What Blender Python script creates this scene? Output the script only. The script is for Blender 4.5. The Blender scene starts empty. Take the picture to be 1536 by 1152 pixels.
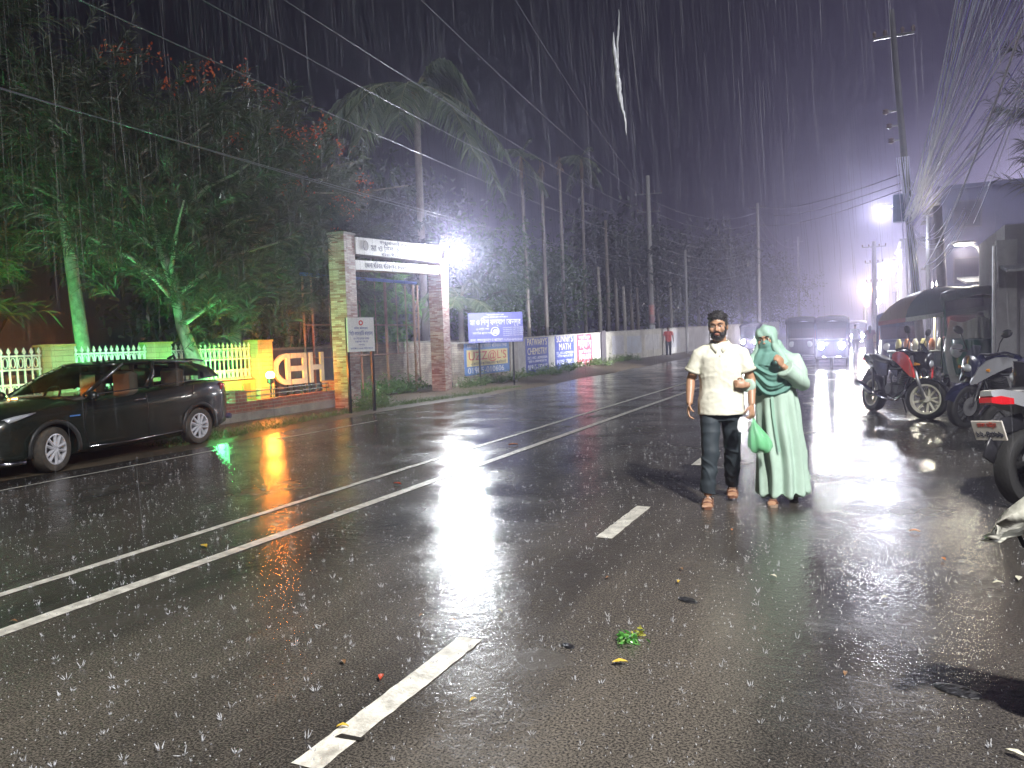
import bpy, bmesh, math, random
import numpy as np
from mathutils import Vector, Matrix, noise as mnoise
R = math.radians
PI = math.pi
random.seed(7)
S = bpy.context.scene
COL = S.collection

# ------------------------------------------------------------------ camera
CAM_H = 1.55
_F, _CX, _CY = 1153.0, 768.0, 576.0
_roll, _pitch, _yaw = R(1.9), R(3.42), R(25.32)


def ray(px, py):
    """World direction of a photograph pixel (used to measure the place)."""
    dx, dy = px - _CX, py - _CY
    a = dx * math.cos(_roll) - dy * math.sin(_roll)
    b = -dx * math.sin(_roll) - dy * math.cos(_roll)
    cp, sp = math.cos(_pitch), math.sin(_pitch)
    v = (a, _F * cp + b * sp, -_F * sp + b * cp)
    c, s = math.cos(_yaw), math.sin(_yaw)
    return Vector((c * v[0] - s * v[1], s * v[0] + c * v[1], v[2]))


def gp(px, py, z=0.0):
    v = ray(px, py)
    return v * ((z - CAM_H) / v.z) + Vector((0, 0, CAM_H))


def atX(px, py, x):
    v = ray(px, py)
    return v * (x / v.x) + Vector((0, 0, CAM_H))


def atY(px, py, y):
    v = ray(px, py)
    return v * (y / v.y) + Vector((0, 0, CAM_H))


cam = bpy.data.cameras.new("camera")
camo = bpy.data.objects.new("camera", cam)
COL.objects.link(camo)
fw = ray(_CX, _CY).normalized()
rt = (ray(_CX + 10, _CY) - ray(_CX, _CY)).normalized()
up = rt.cross(fw)
m = Matrix((rt, up, -fw)).transposed().to_4x4()
m.translation = (0, 0, CAM_H)
camo.matrix_world = m
cam.sensor_width = 36
cam.lens = 36 * _F / 1536
cam.clip_end = 2000
cam.clip_start = 0.05
S.camera = camo

# ------------------------------------------------------------------ night sky
W = bpy.data.worlds.new("World")
S.world = W
W.use_nodes = True
nt = W.node_tree
bg = nt.nodes["Background"]
tc = nt.nodes.new("ShaderNodeTexCoord")
# town glow: brightest low down at the end of the street, dark overhead and behind
dotn = nt.nodes.new("ShaderNodeVectorMath"); dotn.operation = 'DOT_PRODUCT'
dotn.inputs[1].default_value = Vector((0.28, 0.95, 0.02)).normalized()
nt.links.new(tc.outputs["Generated"], dotn.inputs[0])
ramp = nt.nodes.new("ShaderNodeValToRGB")
el = ramp.color_ramp.elements
el[0].position = 0.35; el[0].color = (0.0016, 0.0015, 0.003, 1)
el[1].position = 1.0; el[1].color = (3.0, 2.75, 3.5, 1)
for _p, _c in ((0.72, (0.002, 0.002, 0.004)), (0.85, (0.006, 0.0054, 0.010)), (0.945, (0.019, 0.017, 0.031)), (0.975, (0.11, 0.10, 0.16)), (0.991, (0.60, 0.54, 0.76))):
    e = el.new(_p); e.color = (*_c, 1)
nt.links.new(dotn.outputs["Value"], ramp.inputs[0])
ns = nt.nodes.new("ShaderNodeTexNoise"); ns.inputs["Scale"].default_value = 2.5; ns.inputs["Detail"].default_value = 4
nt.links.new(tc.outputs["Generated"], ns.inputs["Vector"])
mr = nt.nodes.new("ShaderNodeMapRange"); mr.inputs[3].default_value = 0.75; mr.inputs[4].default_value = 1.25
nt.links.new(ns.outputs[0], mr.inputs[0])
mx = nt.nodes.new("ShaderNodeMix"); mx.data_type = 'RGBA'; mx.blend_type = 'MULTIPLY'; mx.inputs[0].default_value = 1
nt.links.new(ramp.outputs[0], mx.inputs[6]); nt.links.new(mr.outputs[0], mx.inputs[7])
nt.links.new(mx.outputs[2], bg.inputs[0])
bg.inputs[1].default_value = 1.5

S.view_settings.view_transform = 'Standard'
S.view_settings.look = 'None'
S.view_settings.exposure = 0.42
S.view_settings.gamma = 1.0
cy = S.cycles
cy.use_denoising = True
try:
    cy.denoiser = 'OPENIMAGEDENOISE'
except Exception:
    pass
cy.max_bounces = 6
cy.diffuse_bounces = 2
cy.glossy_bounces = 3
cy.transmission_bounces = 4
cy.transparent_max_bounces = 16
cy.volume_bounces = 0
cy.sample_clamp_indirect = 3.0
cy.sample_clamp_direct = 0.0
cy.caustics_reflective = False
cy.caustics_refractive = False


# faint even light of the town from behind the camera, right
_az, _elv = R(128), R(38)
_to = Vector((math.sin(_az) * math.cos(_elv), math.cos(_az) * math.cos(_elv), math.sin(_elv)))
sd = bpy.data.lights.new("sun", 'SUN'); sd.energy = 1.45; sd.angle = R(9); sd.color = (0.95, 0.97, 1.0)
so = bpy.data.objects.new("sun", sd); COL.objects.link(so)
so.rotation_euler = _to.to_track_quat('Z', 'Y').to_euler()


# ------------------------------------------------------------------ lamps (power, colour)
def lamp(loc, power, color, size=0.12, parent=None, spot=None, aim=None, blend=0.5):
    if spot:
        d = bpy.data.lights.new("bulb", 'SPOT'); d.spot_size = R(spot); d.spot_blend = blend
    else:
        d = bpy.data.lights.new("bulb", 'POINT')
    d.energy = power; d.color = color; d.shadow_soft_size = size
    o = bpy.data.objects.new("bulb", d)
    COL.objects.link(o)
    o.location = loc
    if aim is not None:
        o.rotation_euler = (Vector(aim) - Vector(loc)).to_track_quat('-Z', 'Y').to_euler()
    if parent:
        o.parent = parent
        o.matrix_parent_inverse = Matrix.Translation(parent.location).inverted()
    return o


# ------------------------------------------------------------------ materials
MATS = {}


def mat(name, col, rough=0.6, metal=0.0, var=0.0, scale=6.0, bump=0.0, bscale=40.0, spec=0.5, coat=0.0,
        emit=None, estr=0.0, alpha=1.0, col2=None, trans=0.0, sss=None):
    if name in MATS:
        return MATS[name]
    m = bpy.data.materials.new(name); m.use_nodes = True
    MATS[name] = m
    t = m.node_tree; b = t.nodes["Principled BSDF"]
    b.inputs["Base Color"].default_value = (*col, 1)
    b.inputs["Roughness"].default_value = rough
    b.inputs["Metallic"].default_value = metal
    b.inputs["Specular IOR Level"].default_value = spec
    b.inputs["Coat Weight"].default_value = coat
    b.inputs["Coat Roughness"].default_value = 0.08
    b.inputs["Alpha"].default_value = alpha
    b.inputs["Transmission Weight"].default_value = trans
    if emit:
        b.inputs["Emission Color"].default_value = (*emit, 1)
        b.inputs["Emission Strength"].default_value = estr
    if var > 0 or col2 or bump > 0:
        tc = t.nodes.new("ShaderNodeTexCoord")
    if var > 0 or col2:
        n = t.nodes.new("ShaderNodeTexNoise"); n.inputs["Scale"].default_value = scale
        n.inputs["Detail"].default_value = 6; n.inputs["Roughness"].default_value = 0.65
        t.links.new(tc.outputs["Object"], n.inputs["Vector"])
        r = t.nodes.new("ShaderNodeValToRGB")
        c2 = col2 if col2 else tuple(c * (1 - var) for c in col)
        r.color_ramp.elements[0].position = 0.32; r.color_ramp.elements[0].color = (*c2, 1)
        r.color_ramp.elements[1].position = 0.66; r.color_ramp.elements[1].color = (*col, 1)
        t.links.new(n.outputs[0], r.inputs[0]); t.links.new(r.outputs[0], b.inputs["Base Color"])
    if bump > 0:
        n2 = t.nodes.new("ShaderNodeTexNoise"); n2.inputs["Scale"].default_value = bscale
        n2.inputs["Detail"].default_value = 4
        t.links.new(tc.outputs["Object"], n2.inputs["Vector"])
        bp = t.nodes.new("ShaderNodeBump"); bp.inputs["Strength"].default_value = bump
        bp.inputs["Distance"].default_value = 0.02
        t.links.new(n2.outputs[0], bp.inputs["Height"]); t.links.new(bp.outputs[0], b.inputs["Normal"])
    return m


def leafmat(name, c1, c2, rough=0.45, scale=1.2):
    """Leaf: colour varies from leaf to leaf, some light passes through."""
    if name in MATS:
        return MATS[name]
    m = bpy.data.materials.new(name); m.use_nodes = True; MATS[name] = m
    t = m.node_tree; b = t.nodes["Principled BSDF"]
    geo = t.nodes.new("ShaderNodeNewGeometry")
    r = t.nodes.new("ShaderNodeValToRGB")
    r.color_ramp.elements[0].color = (*c1, 1); r.color_ramp.elements[1].color = (*c2, 1)
    t.links.new(geo.outputs["Random Per Island"], r.inputs[0])
    t.links.new(r.outputs[0], b.inputs["Base Color"])
    b.inputs["Roughness"].default_value = rough
    tr = t.nodes.new("ShaderNodeBsdfTranslucent")
    t.links.new(r.outputs[0], tr.inputs[0])
    mixs = t.nodes.new("ShaderNodeMixShader"); mixs.inputs[0].default_value = 0.3
    out = t.nodes["Material Output"]
    t.links.new(b.outputs[0], mixs.inputs[1]); t.links.new(tr.outputs[0], mixs.inputs[2])
    t.links.new(mixs.outputs[0], out.inputs[0])
    return m


def glassmat(name, tint=(0.35, 0.38, 0.36), rough=0.02, mixf=0.12):
    if name in MATS:
        return MATS[name]
    m = bpy.data.materials.new(name); m.use_nodes = True; MATS[name] = m
    t = m.node_tree
    t.nodes.remove(t.nodes["Principled BSDF"])
    tr = t.nodes.new("ShaderNodeBsdfTransparent"); tr.inputs[0].default_value = (*tint, 1)
    gl = t.nodes.new("ShaderNodeBsdfGlossy"); gl.inputs["Roughness"].default_value = rough
    fr = t.nodes.new("ShaderNodeFresnel"); fr.inputs[0].default_value = 1.5
    ad = t.nodes.new("ShaderNodeMath"); ad.operation = 'ADD'; ad.inputs[1].default_value = mixf
    t.links.new(fr.outputs[0], ad.inputs[0])
    mx = t.nodes.new("ShaderNodeMixShader")
    t.links.new(ad.outputs[0], mx.inputs[0]); t.links.new(tr.outputs[0], mx.inputs[1]); t.links.new(gl.outputs[0], mx.inputs[2])
    t.links.new(mx.outputs[0], t.nodes["Material Output"].inputs[0])
    return m


def emat(name, col, strength):
    if name in MATS:
        return MATS[name]
    m = bpy.data.materials.new(name); m.use_nodes = True; MATS[name] = m
    b = m.node_tree.nodes["Principled BSDF"]
    b.inputs["Base Color"].default_value = (0.8, 0.8, 0.8, 1)
    b.inputs["Emission Color"].default_value = (*col, 1); b.inputs["Emission Strength"].default_value = strength
    return m


# ------------------------------------------------------------------ mesh builder
class MB:
    def __init__(s):
        s.v = []; s.f = []

    def add(s, vs, fs):
        o = len(s.v)
        s.v.extend(tuple(p) for p in vs)
        s.f.extend(tuple(i + o for i in f) for f in fs)
        return s

    def box(s, c, d, rz=0.0, M=None):
        x, y, z = d[0] / 2, d[1] / 2, d[2] / 2
        P = [Vector(p) for p in ((-x, -y, -z), (x, -y, -z), (x, y, -z), (-x, y, -z), (-x, -y, z), (x, -y, z), (x, y, z), (-x, y, z))]
        T = Matrix.Translation(c) @ (M if M else Matrix.Rotation(rz, 4, 'Z'))
        return s.add([T @ p for p in P], [(3, 2, 1, 0), (4, 5, 6, 7), (0, 1, 5, 4), (1, 2, 6, 5), (2, 3, 7, 6), (3, 0, 4, 7)])

    def bevbox(s, c, d, b=0.02, M=None, rz=0.0):
        x, y, z = d[0] / 2, d[1] / 2, d[2] / 2
        T = Matrix.Translation(c) @ (M if M else Matrix.Rotation(rz, 4, 'Z'))
        rings = []
        for zz, k in ((-z, b), (-z + b, 0), (z - b, 0), (z, b)):
            X, Y = x - k, y - k
            q = b
            rings.append([T @ Vector(p) for p in ((X - q, -Y, zz), (X, -Y + q, zz), (X, Y - q, zz), (X - q, Y, zz),
                                                  (-X + q, Y, zz), (-X, Y - q, zz), (-X, -Y + q, zz), (-X + q, -Y, zz))])
        return s.loft(rings, cap=True)

    def loft(s, rings, cap=True, closed=True):
        n = len(rings[0]); o = len(s.v)
        for r in rings:
            s.v.extend(tuple(p) for p in r)
        for i in range(len(rings) - 1):
            for j in range(n if closed else n - 1):
                k = (j + 1) % n
                s.f.append((o + i * n + j, o + i * n + k, o + (i + 1) * n + k, o + (i + 1) * n + j))
        if cap and closed:
            s.f.append(tuple(o + j for j in reversed(range(n))))
            s.f.append(tuple(o + (len(rings) - 1) * n + j for j in range(n)))
        return s

    def tube(s, pts, r, n=8, cap=True, flat=1.0, upv=None):
        pts = [Vector(p) for p in pts]
        k = len(pts)
        rr = r if isinstance(r, (list, tuple)) else [r] * k
        rings = []; prev = None
        for i, p in enumerate(pts):
            t = (pts[min(i + 1, k - 1)] - pts[max(i - 1, 0)])
            if t.length < 1e-9:
                t = Vector((0, 0, 1))
            t.normalize()
            if prev is None:
                a = Vector(upv) if upv else (Vector((0, 0, 1)) if abs(t.z) < 0.9 else Vector((0, 1, 0)))
                u = t.cross(a).normalized()
            else:
                u = (prev - t * prev.dot(t))
                u = u.normalized() if u.length > 1e-6 else t.orthogonal().normalized()
            prev = u
            w = t.cross(u)
            ri = rr[i]
            ra, rb = (ri if isinstance(ri, (list, tuple)) else (ri, ri * flat))
            rings.append([p + u * (ra * math.cos(2 * PI * j / n)) + w * (rb * math.sin(2 * PI * j / n)) for j in range(n)])
        return s.loft(rings, cap)

    def ell(s, c, r, M=None, nu=12, nv=8):
        T = Matrix.Translation(c) @ (M if M else Matrix.Identity(4))
        if not isinstance(r, (tuple, list)):
            r = (r, r, r)
        rings = []
        for i in range(nv + 1):
            th = PI * i / nv
            sr = max(math.sin(th), 0.02)
            rings.append([T @ Vector((r[0] * sr * math.cos(2 * PI * j / nu), r[1] * sr * math.sin(2 * PI * j / nu), -r[2] * math.cos(th))) for j in range(nu)])
        return s.loft(rings, True)

    def lathe(s, prof, c=(0, 0, 0), n=20, M=None, cap=True):
        T = Matrix.Translation(c) @ (M if M else Matrix.Identity(4))
        rings = [[T @ Vector((r * math.cos(2 * PI * j / n), r * math.sin(2 * PI * j / n), z)) for j in range(n)] for r, z in prof]
        return s.loft(rings, cap)

    def torus(s, c, Rm, r, M=None, n=32, k=10, fl=1.0):
        """Torus round the local X axis."""
        T = Matrix.Translation(c) @ (M if M else Matrix.Identity(4))
        o = len(s.v)
        for i in range(n):
            a = 2 * PI * i / n
            for j in range(k):
                b = 2 * PI * j / k
                rr = Rm + r * math.cos(b)
                s.v.append(tuple(T @ Vector((r * fl * math.sin(b), rr * math.cos(a), rr * math.sin(a)))))
        for i in range(n):
            for j in range(k):
                s.f.append((o + i * k + j, o + ((i + 1) % n) * k + j, o + ((i + 1) % n) * k + (j + 1) % k, o + i * k + (j + 1) % k))
        return s

    def prism(s, poly, d, M=None):
        """Polygon in local XY extruded to z = d."""
        T = M if M else Matrix.Identity(4)
        n = len(poly)
        return s.loft([[T @ Vector((x, y, 0)) for x, y in poly], [T @ Vector((x, y, d)) for x, y in poly]], True)

    def grid(s, P):
        """P: rows of points."""
        n = len(P[0]); o = len(s.v)
        for r in P:
            s.v.extend(tuple(p) for p in r)
        for i in range(len(P) - 1):
            for j in range(n - 1):
                s.f.append((o + i * n + j, o + i * n + j + 1, o + (i + 1) * n + j + 1, o + (i + 1) * n + j))
        return s

    def mesh(s, name, m, smooth=False):
        me = bpy.data.meshes.new(name)
        me.from_pydata(s.v, [], s.f)
        if m:
            me.materials.append(m)
        me.update()
        if smooth:
            me.polygons.foreach_set("use_smooth", [True] * len(me.polygons))
        return me

    def build(s, name, m, parent=None, smooth=False, fixn=True, angle=None):
        me = s.mesh(name, m, smooth)
        if fixn:
            bm = bmesh.new(); bm.from_mesh(me)
            bmesh.ops.recalc_face_normals(bm, faces=bm.faces)
            if angle:
                for e_ in bm.edges:
                    if len(e_.link_faces) == 2 and e_.calc_face_angle(0) > R(angle):
                        e_.smooth = False
            bm.to_mesh(me); bm.free()
        return put(name, me, parent)


def put(name, me, parent=None):
    o = bpy.data.objects.new(name, me)
    COL.objects.link(o)
    if parent:
        o.parent = parent
    return o


def thing(name, label, cat, loc=(0, 0, 0), rz=0.0, group=None):
    o = bpy.data.objects.new(name, None)
    COL.objects.link(o)
    o.location = loc; o.rotation_euler = (0, 0, rz)
    o.empty_display_size = 0.2
    return tag(o, label, cat, group)


def tag(o, label, cat, group=None, kind=None):
    if label:
        o["label"] = label
    if cat:
        o["category"] = cat
    if group:
        o["group"] = group
    if kind:
        o["kind"] = kind
    return o


def struct(o):
    o["kind"] = "structure"
    return o


def copy_tree(o, parent=None):
    c = o.copy(); COL.objects.link(c)
    if parent:
        c.parent = parent
    for ch in list(o.children):
        copy_tree(ch, c)
    return c


def fastmesh(name, V, F, m, parent=None, smooth=False):
    """V (n,3) array, F (k,4) or (k,3) array of indices."""
    V = np.asarray(V, dtype=np.float32); F = np.asarray(F, dtype=np.int32)
    me = bpy.data.meshes.new(name)
    k = F.shape[1]
    me.vertices.add(len(V)); me.vertices.foreach_set("co", V.ravel())
    me.loops.add(F.size); me.loops.foreach_set("vertex_index", F.ravel())
    me.polygons.add(len(F))
    me.polygons.foreach_set("loop_start", np.arange(0, F.size, k, dtype=np.int32))
    me.polygons.foreach_set("loop_total", np.full(len(F), k, dtype=np.int32))
    if smooth:
        me.polygons.foreach_set("use_smooth", np.ones(len(F), dtype=bool))
    me.update(calc_edges=True)
    me.materials.append(m)
    return put(name, me, parent)


_remesh_cache = {}


def organic(name, mb, m, parent, voxel=0.012, smooth=4, disp=None, factor=0.5):
    """Melt overlapping closed shapes into one continuous skin."""
    me = mb.mesh(name, m)
    bm = bmesh.new(); bm.from_mesh(me); bmesh.ops.recalc_face_normals(bm, faces=bm.faces); bm.to_mesh(me); bm.free()
    o = bpy.data.objects.new(name, me); COL.objects.link(o)
    md = o.modifiers.new("r", 'REMESH'); md.mode = 'VOXEL'; md.voxel_size = voxel; md.use_smooth_shade = True
    if smooth:
        sm = o.modifiers.new("s", 'SMOOTH'); sm.factor = factor; sm.iterations = smooth
    dg = bpy.context.evaluated_depsgraph_get()
    ne = bpy.data.meshes.new_from_object(o.evaluated_get(dg))
    bpy.data.objects.remove(o); bpy.data.meshes.remove(me)
    ne.name = name
    if not ne.materials:
        ne.materials.append(m)
    if disp:
        nrm = [v.normal.copy() for v in ne.vertices]
        for v, nn in zip(ne.vertices, nrm):
            v.co += nn * disp(v.co)
    ne.polygons.foreach_set("use_smooth", [True] * len(ne.polygons))
    ne.update()
    return put(name, ne, parent)


def text(name, s, h, m, M, parent, width=None, ext=0.002, sx=1.0, align='CENTER'):
    """One line of lettering; local X = reading direction, Y = up. h = letter height scale."""
    cu = bpy.data.curves.new(name, 'FONT')
    cu.body = s; cu.size = h; cu.extrude = ext; cu.align_x = align; cu.align_y = 'CENTER'
    cu.resolution_u = 3
    o = bpy.data.objects.new(name, cu); COL.objects.link(o)
    dg = bpy.context.evaluated_depsgraph_get()
    me = bpy.data.meshes.new_from_object(o.evaluated_get(dg))
    bpy.data.objects.remove(o); bpy.data.curves.remove(cu)
    if len(me.vertices):
        xs = [v.co.x for v in me.vertices]
        w = max(xs) - min(xs)
        k = (width / w) if (width and w > 1e-6) else sx
        c = (max(xs) + min(xs)) / 2 if align == 'CENTER' else 0
        for v in me.vertices:
            v.co.x = (v.co.x - c) * k
        me.transform(M)
    me.materials.clear(); me.materials.append(m)
    me.name = name
    return put(name, me, parent)


def wallM(p, yaw=0.0):
    """Frame on a plane that faces +X (turned by yaw): text X runs along +Y, text Y is up."""
    return Matrix.Translation(p) @ Matrix.Rotation(yaw, 4, 'Z') @ Matrix(((0, 0, 1, 0), (1, 0, 0, 0), (0, 1, 0, 0), (0, 0, 0, 1)))
# ================================================================== GROUND
def road_material():
    m = bpy.data.materials.new("wet_asphalt"); m.use_nodes = True
    t = m.node_tree; b = t.nodes["Principled BSDF"]
    L = t.links.new
    tc = t.nodes.new("ShaderNodeTexCoord")

    def noise(scale, det=4, rough=0.6, vec=None):
        n = t.nodes.new("ShaderNodeTexNoise"); n.inputs["Scale"].default_value = scale
        n.inputs["Detail"].default_value = det; n.inputs["Roughness"].default_value = rough
        L(vec if vec else tc.outputs["Object"], n.inputs["Vector"]); return n

    def mapr(src, a, b_, lo, hi):
        r = t.nodes.new("ShaderNodeMapRange"); r.inputs[1].default_value = a; r.inputs[2].default_value = b_
        r.inputs[3].default_value = lo; r.inputs[4].default_value = hi; L(src, r.inputs[0]); return r.outputs[0]
    mpg = t.nodes.new("ShaderNodeMapping"); mpg.inputs["Scale"].default_value = (1.3, 0.22, 1); L(tc.outputs["Object"], mpg.inputs[0])
    n1 = noise(0.55, 6, 0.65, mpg.outputs[0])          # worn patches and wheel ruts, drawn out along the road
    n2 = noise(95, 3, 0.7)       # aggregate
    ra = t.nodes.new("ShaderNodeValToRGB")
    ra.color_ramp.elements[0].position = 0.36; ra.color_ramp.elements[0].color = (0.008, 0.008, 0.008, 1)
    ra.color_ramp.elements[1].position = 0.64; ra.color_ramp.elements[1].color = (0.115, 0.108, 0.098, 1)
    L(n2.outputs[0], ra.inputs[0])
    mx = t.nodes.new("ShaderNodeMix"); mx.data_type = 'RGBA'; mx.blend_type = 'MULTIPLY'; mx.inputs[0].default_value = 1
    L(ra.outputs[0], mx.inputs[6])
    r2 = t.nodes.new("ShaderNodeValToRGB")
    r2.color_ramp.elements[0].position = 0.35; r2.color_ramp.elements[0].color = (0.35, 0.35, 0.37, 1)
    r2.color_ramp.elements[1].position = 0.65; r2.color_ramp.elements[1].color = (1.5, 1.40, 1.28, 1)
    L(n1.outputs[0], r2.inputs[0]); L(r2.outputs[0], mx.inputs[7])
    L(mx.outputs[2], b.inputs["Base Color"])
    # water film: smooth where it stands, rougher where stones poke through
    n3 = noise(1.1, 4)
    wet = mapr(n3.outputs[0], 0.36, 0.64, 0.06, 0.28)
    L(wet, b.inputs["Roughness"])
    b.inputs["Specular IOR Level"].default_value = 0.75
    b.inputs["IOR"].default_value = 1.45
    n4 = noise(13, 3, 0.6)       # ripples
    n6 = noise(42, 2, 0.5)
    h1 = t.nodes.new("ShaderNodeMath"); h1.operation = 'MULTIPLY'; h1.inputs[1].default_value = 0.25
    L(n6.outputs[0], h1.inputs[0])
    h = t.nodes.new("ShaderNodeMath"); h.operation = 'ADD'
    L(n4.outputs[0], h.inputs[0]); L(h1.outputs[0], h.inputs[1])
    h2 = t.nodes.new("ShaderNodeMath"); h2.operation = 'MULTIPLY_ADD'; h2.inputs[1].default_value = 0.22
    L(n2.outputs[0], h2.inputs[0]); L(h.outputs[0], h2.inputs[2])
    bp = t.nodes.new("ShaderNodeBump"); bp.inputs["Strength"].default_value = 0.28; bp.inputs["Distance"].default_value = 0.016
    L(h2.outputs[0], bp.inputs["Height"]); L(bp.outputs[0], b.inputs["Normal"])
    return m


mud = mat("mud", (0.11, 0.085, 0.055), 0.45, var=0.5, scale=1.5, bump=0.5, bscale=18, col2=(0.05, 0.042, 0.03))
soil = mat("dark_soil", (0.05, 0.05, 0.03), 0.8, var=0.5, scale=2.0, bump=0.5, bscale=12)
concrete = mat("concrete", (0.34, 0.32, 0.28), 0.55, var=0.45, scale=2.5, bump=0.25, bscale=30)
plaster = mat("plaster", (0.46, 0.44, 0.38), 0.65, scale=1.6, bump=0.2, bscale=25, col2=(0.24, 0.22, 0.18))
paint_white = mat("road_paint", (0.74, 0.72, 0.64), 0.32, scale=11, col2=(0.30, 0.285, 0.25), bump=0.35, bscale=60)
steel = mat("galvanised_steel", (0.45, 0.45, 0.47), 0.35, 0.8, var=0.3)
black_metal = mat("black_metal", (0.02, 0.02, 0.022), 0.35, 0.3)
rubber = mat("rubber", (0.018, 0.018, 0.018), 0.6, bump=0.2, bscale=60)
darkplastic = mat("dark_plastic", (0.02, 0.02, 0.024), 0.32)
chrome = mat("chrome", (0.75, 0.75, 0.78), 0.14, 1.0)
rust = mat("rusty_steel", (0.30, 0.16, 0.10), 0.65, 0.2, scale=8, col2=(0.42, 0.30, 0.24))

# ground sheet out to the horizon
g = MB(); g.grid([[(x, y, -0.05) for x in (-60, -30, -12, 12, 40)] for y in (-40, -20, 60, 200, 340)])
struct(g.build("ground", soil))
# road sheet (left edge wanders a little where mud has washed on to it)
ys = [-30, -12] + [i * 1.0 for i in range(-5, 70)] + [80, 100, 140, 200, 300, 338]


def redge(y):
    if y < 20:
        return -9.75 - 0.25 * math.sin(y * 0.55) * (1 if y > 0 else 0)
    return -9.6 - max(0, y - 26) * 0.03 + 0.12 * math.sin(y * 0.9)


g = MB(); g.grid([[(redge(y) + 0.0, y, 0), (-7, y, 0), (-2, y, 0), (2.6, y, 0), (4.6, y, 0)] for y in ys])
struct(g.build("road", road_material()))


# verge on the left: mud and weeds rising to the wall
def verge_z(x, y):
    k = min(max((redge(y) - x) / 1.6, 0), 1)
    hgt = 0.02 + 0.18 * min(max((y - 20) / 12, 0), 1)
    return -0.012 + k * (hgt + 0.012) + 0.02 * k * mnoise.noise((x * 1.3, y * 1.3, 0))


g = MB()
rows = []
for y in [-10] + [i * 0.6 for i in range(-4, 130)] + [85, 100, 140]:
    rows.append([(redge(y) + 0.12 - d, y, verge_z(redge(y) - d, y) if d > 0 else -0.02) for d in (0, 0.12, 0.4, 0.8, 1.2, 1.7, 2.4, 3.2)])
g.grid(rows)
struct(g.build("verge", mud, smooth=True))
# garden ground behind planter and fence
g = MB(); g.grid([[(x, y, 0.02 if x > -12.6 else 0.10) for x in (-40, -20, -13, -12.62, -12.6)] for y in (-10, 4, 8, 12, 15.2)])
struct(g.build("lawn", mat("lawn_soil", (0.05, 0.08, 0.02), 0.8, var=0.5, scale=4, bump=0.6, bscale=40)))
# pavement on the right
g = MB(); g.box((6.2, 60, 0.0), (3.2, 200, 0.2))
struct(g.build("pavement", concrete))


# ---- road markings
def line(name, pts, w, z=0.004, jag=0.0):
    g = MB(); rows = []
    for (x, y) in pts:
        j = random.uniform(-jag, jag); k = random.uniform(-jag, jag)
        rows.append([(x - w / 2 + j, y, z), (x + w / 2 + k, y, z)])
    g.grid(rows)
    return struct(g.build(name, paint_white))


def seg(x0, y0, x1, y1, n):
    return [(x0 + (x1 - x0) * i / n, y0 + (y1 - y0) * i / n) for i in range(n + 1)]


line("road_line", seg(-4.42, -6, -4.46, 80, 260), 0.115, jag=0.004)
line("road_line", seg(-4.97, -6, -5.2, 8, 70) + seg(-5.2, 8.2, -5.35, 60, 160), 0.085, jag=0.006)
line("road_line", seg(-9.05, -2, -9.05, 8.5, 60), 0.05, jag=0.008)
line("road_line", seg(-9.0, 9.8, -8.95, 12.6, 14), 0.045, jag=0.008)
dash_at = [(-1.9, 2.13, 3.42), (-1.88, 5.52, 6.66), (-1.88, 8.92, 10.1), (-1.88, 12.3, 13.5), (-1.88, 15.7, 16.9), (-1.88, 19.1, 20.3)]
for (x, a, b_) in dash_at:
    line("lane_dash", seg(x, a, x, b_, 24), 0.13, jag=0.004)
line("road_line", [(1.75, 9.5), (1.75, 14.2)], 0.12)
# worn strip missing from the nearest dash
g = MB(); g.prism([(0, 0), (0.11, 0.012), (0.12, 0.035), (0.01, 0.03)], 0.003, Matrix.Translation((-1.93, 2.34, 0.0045)))
struct(g.build("tar_patch", mat("tar", (0.02, 0.018, 0.016), 0.3)))
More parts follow.
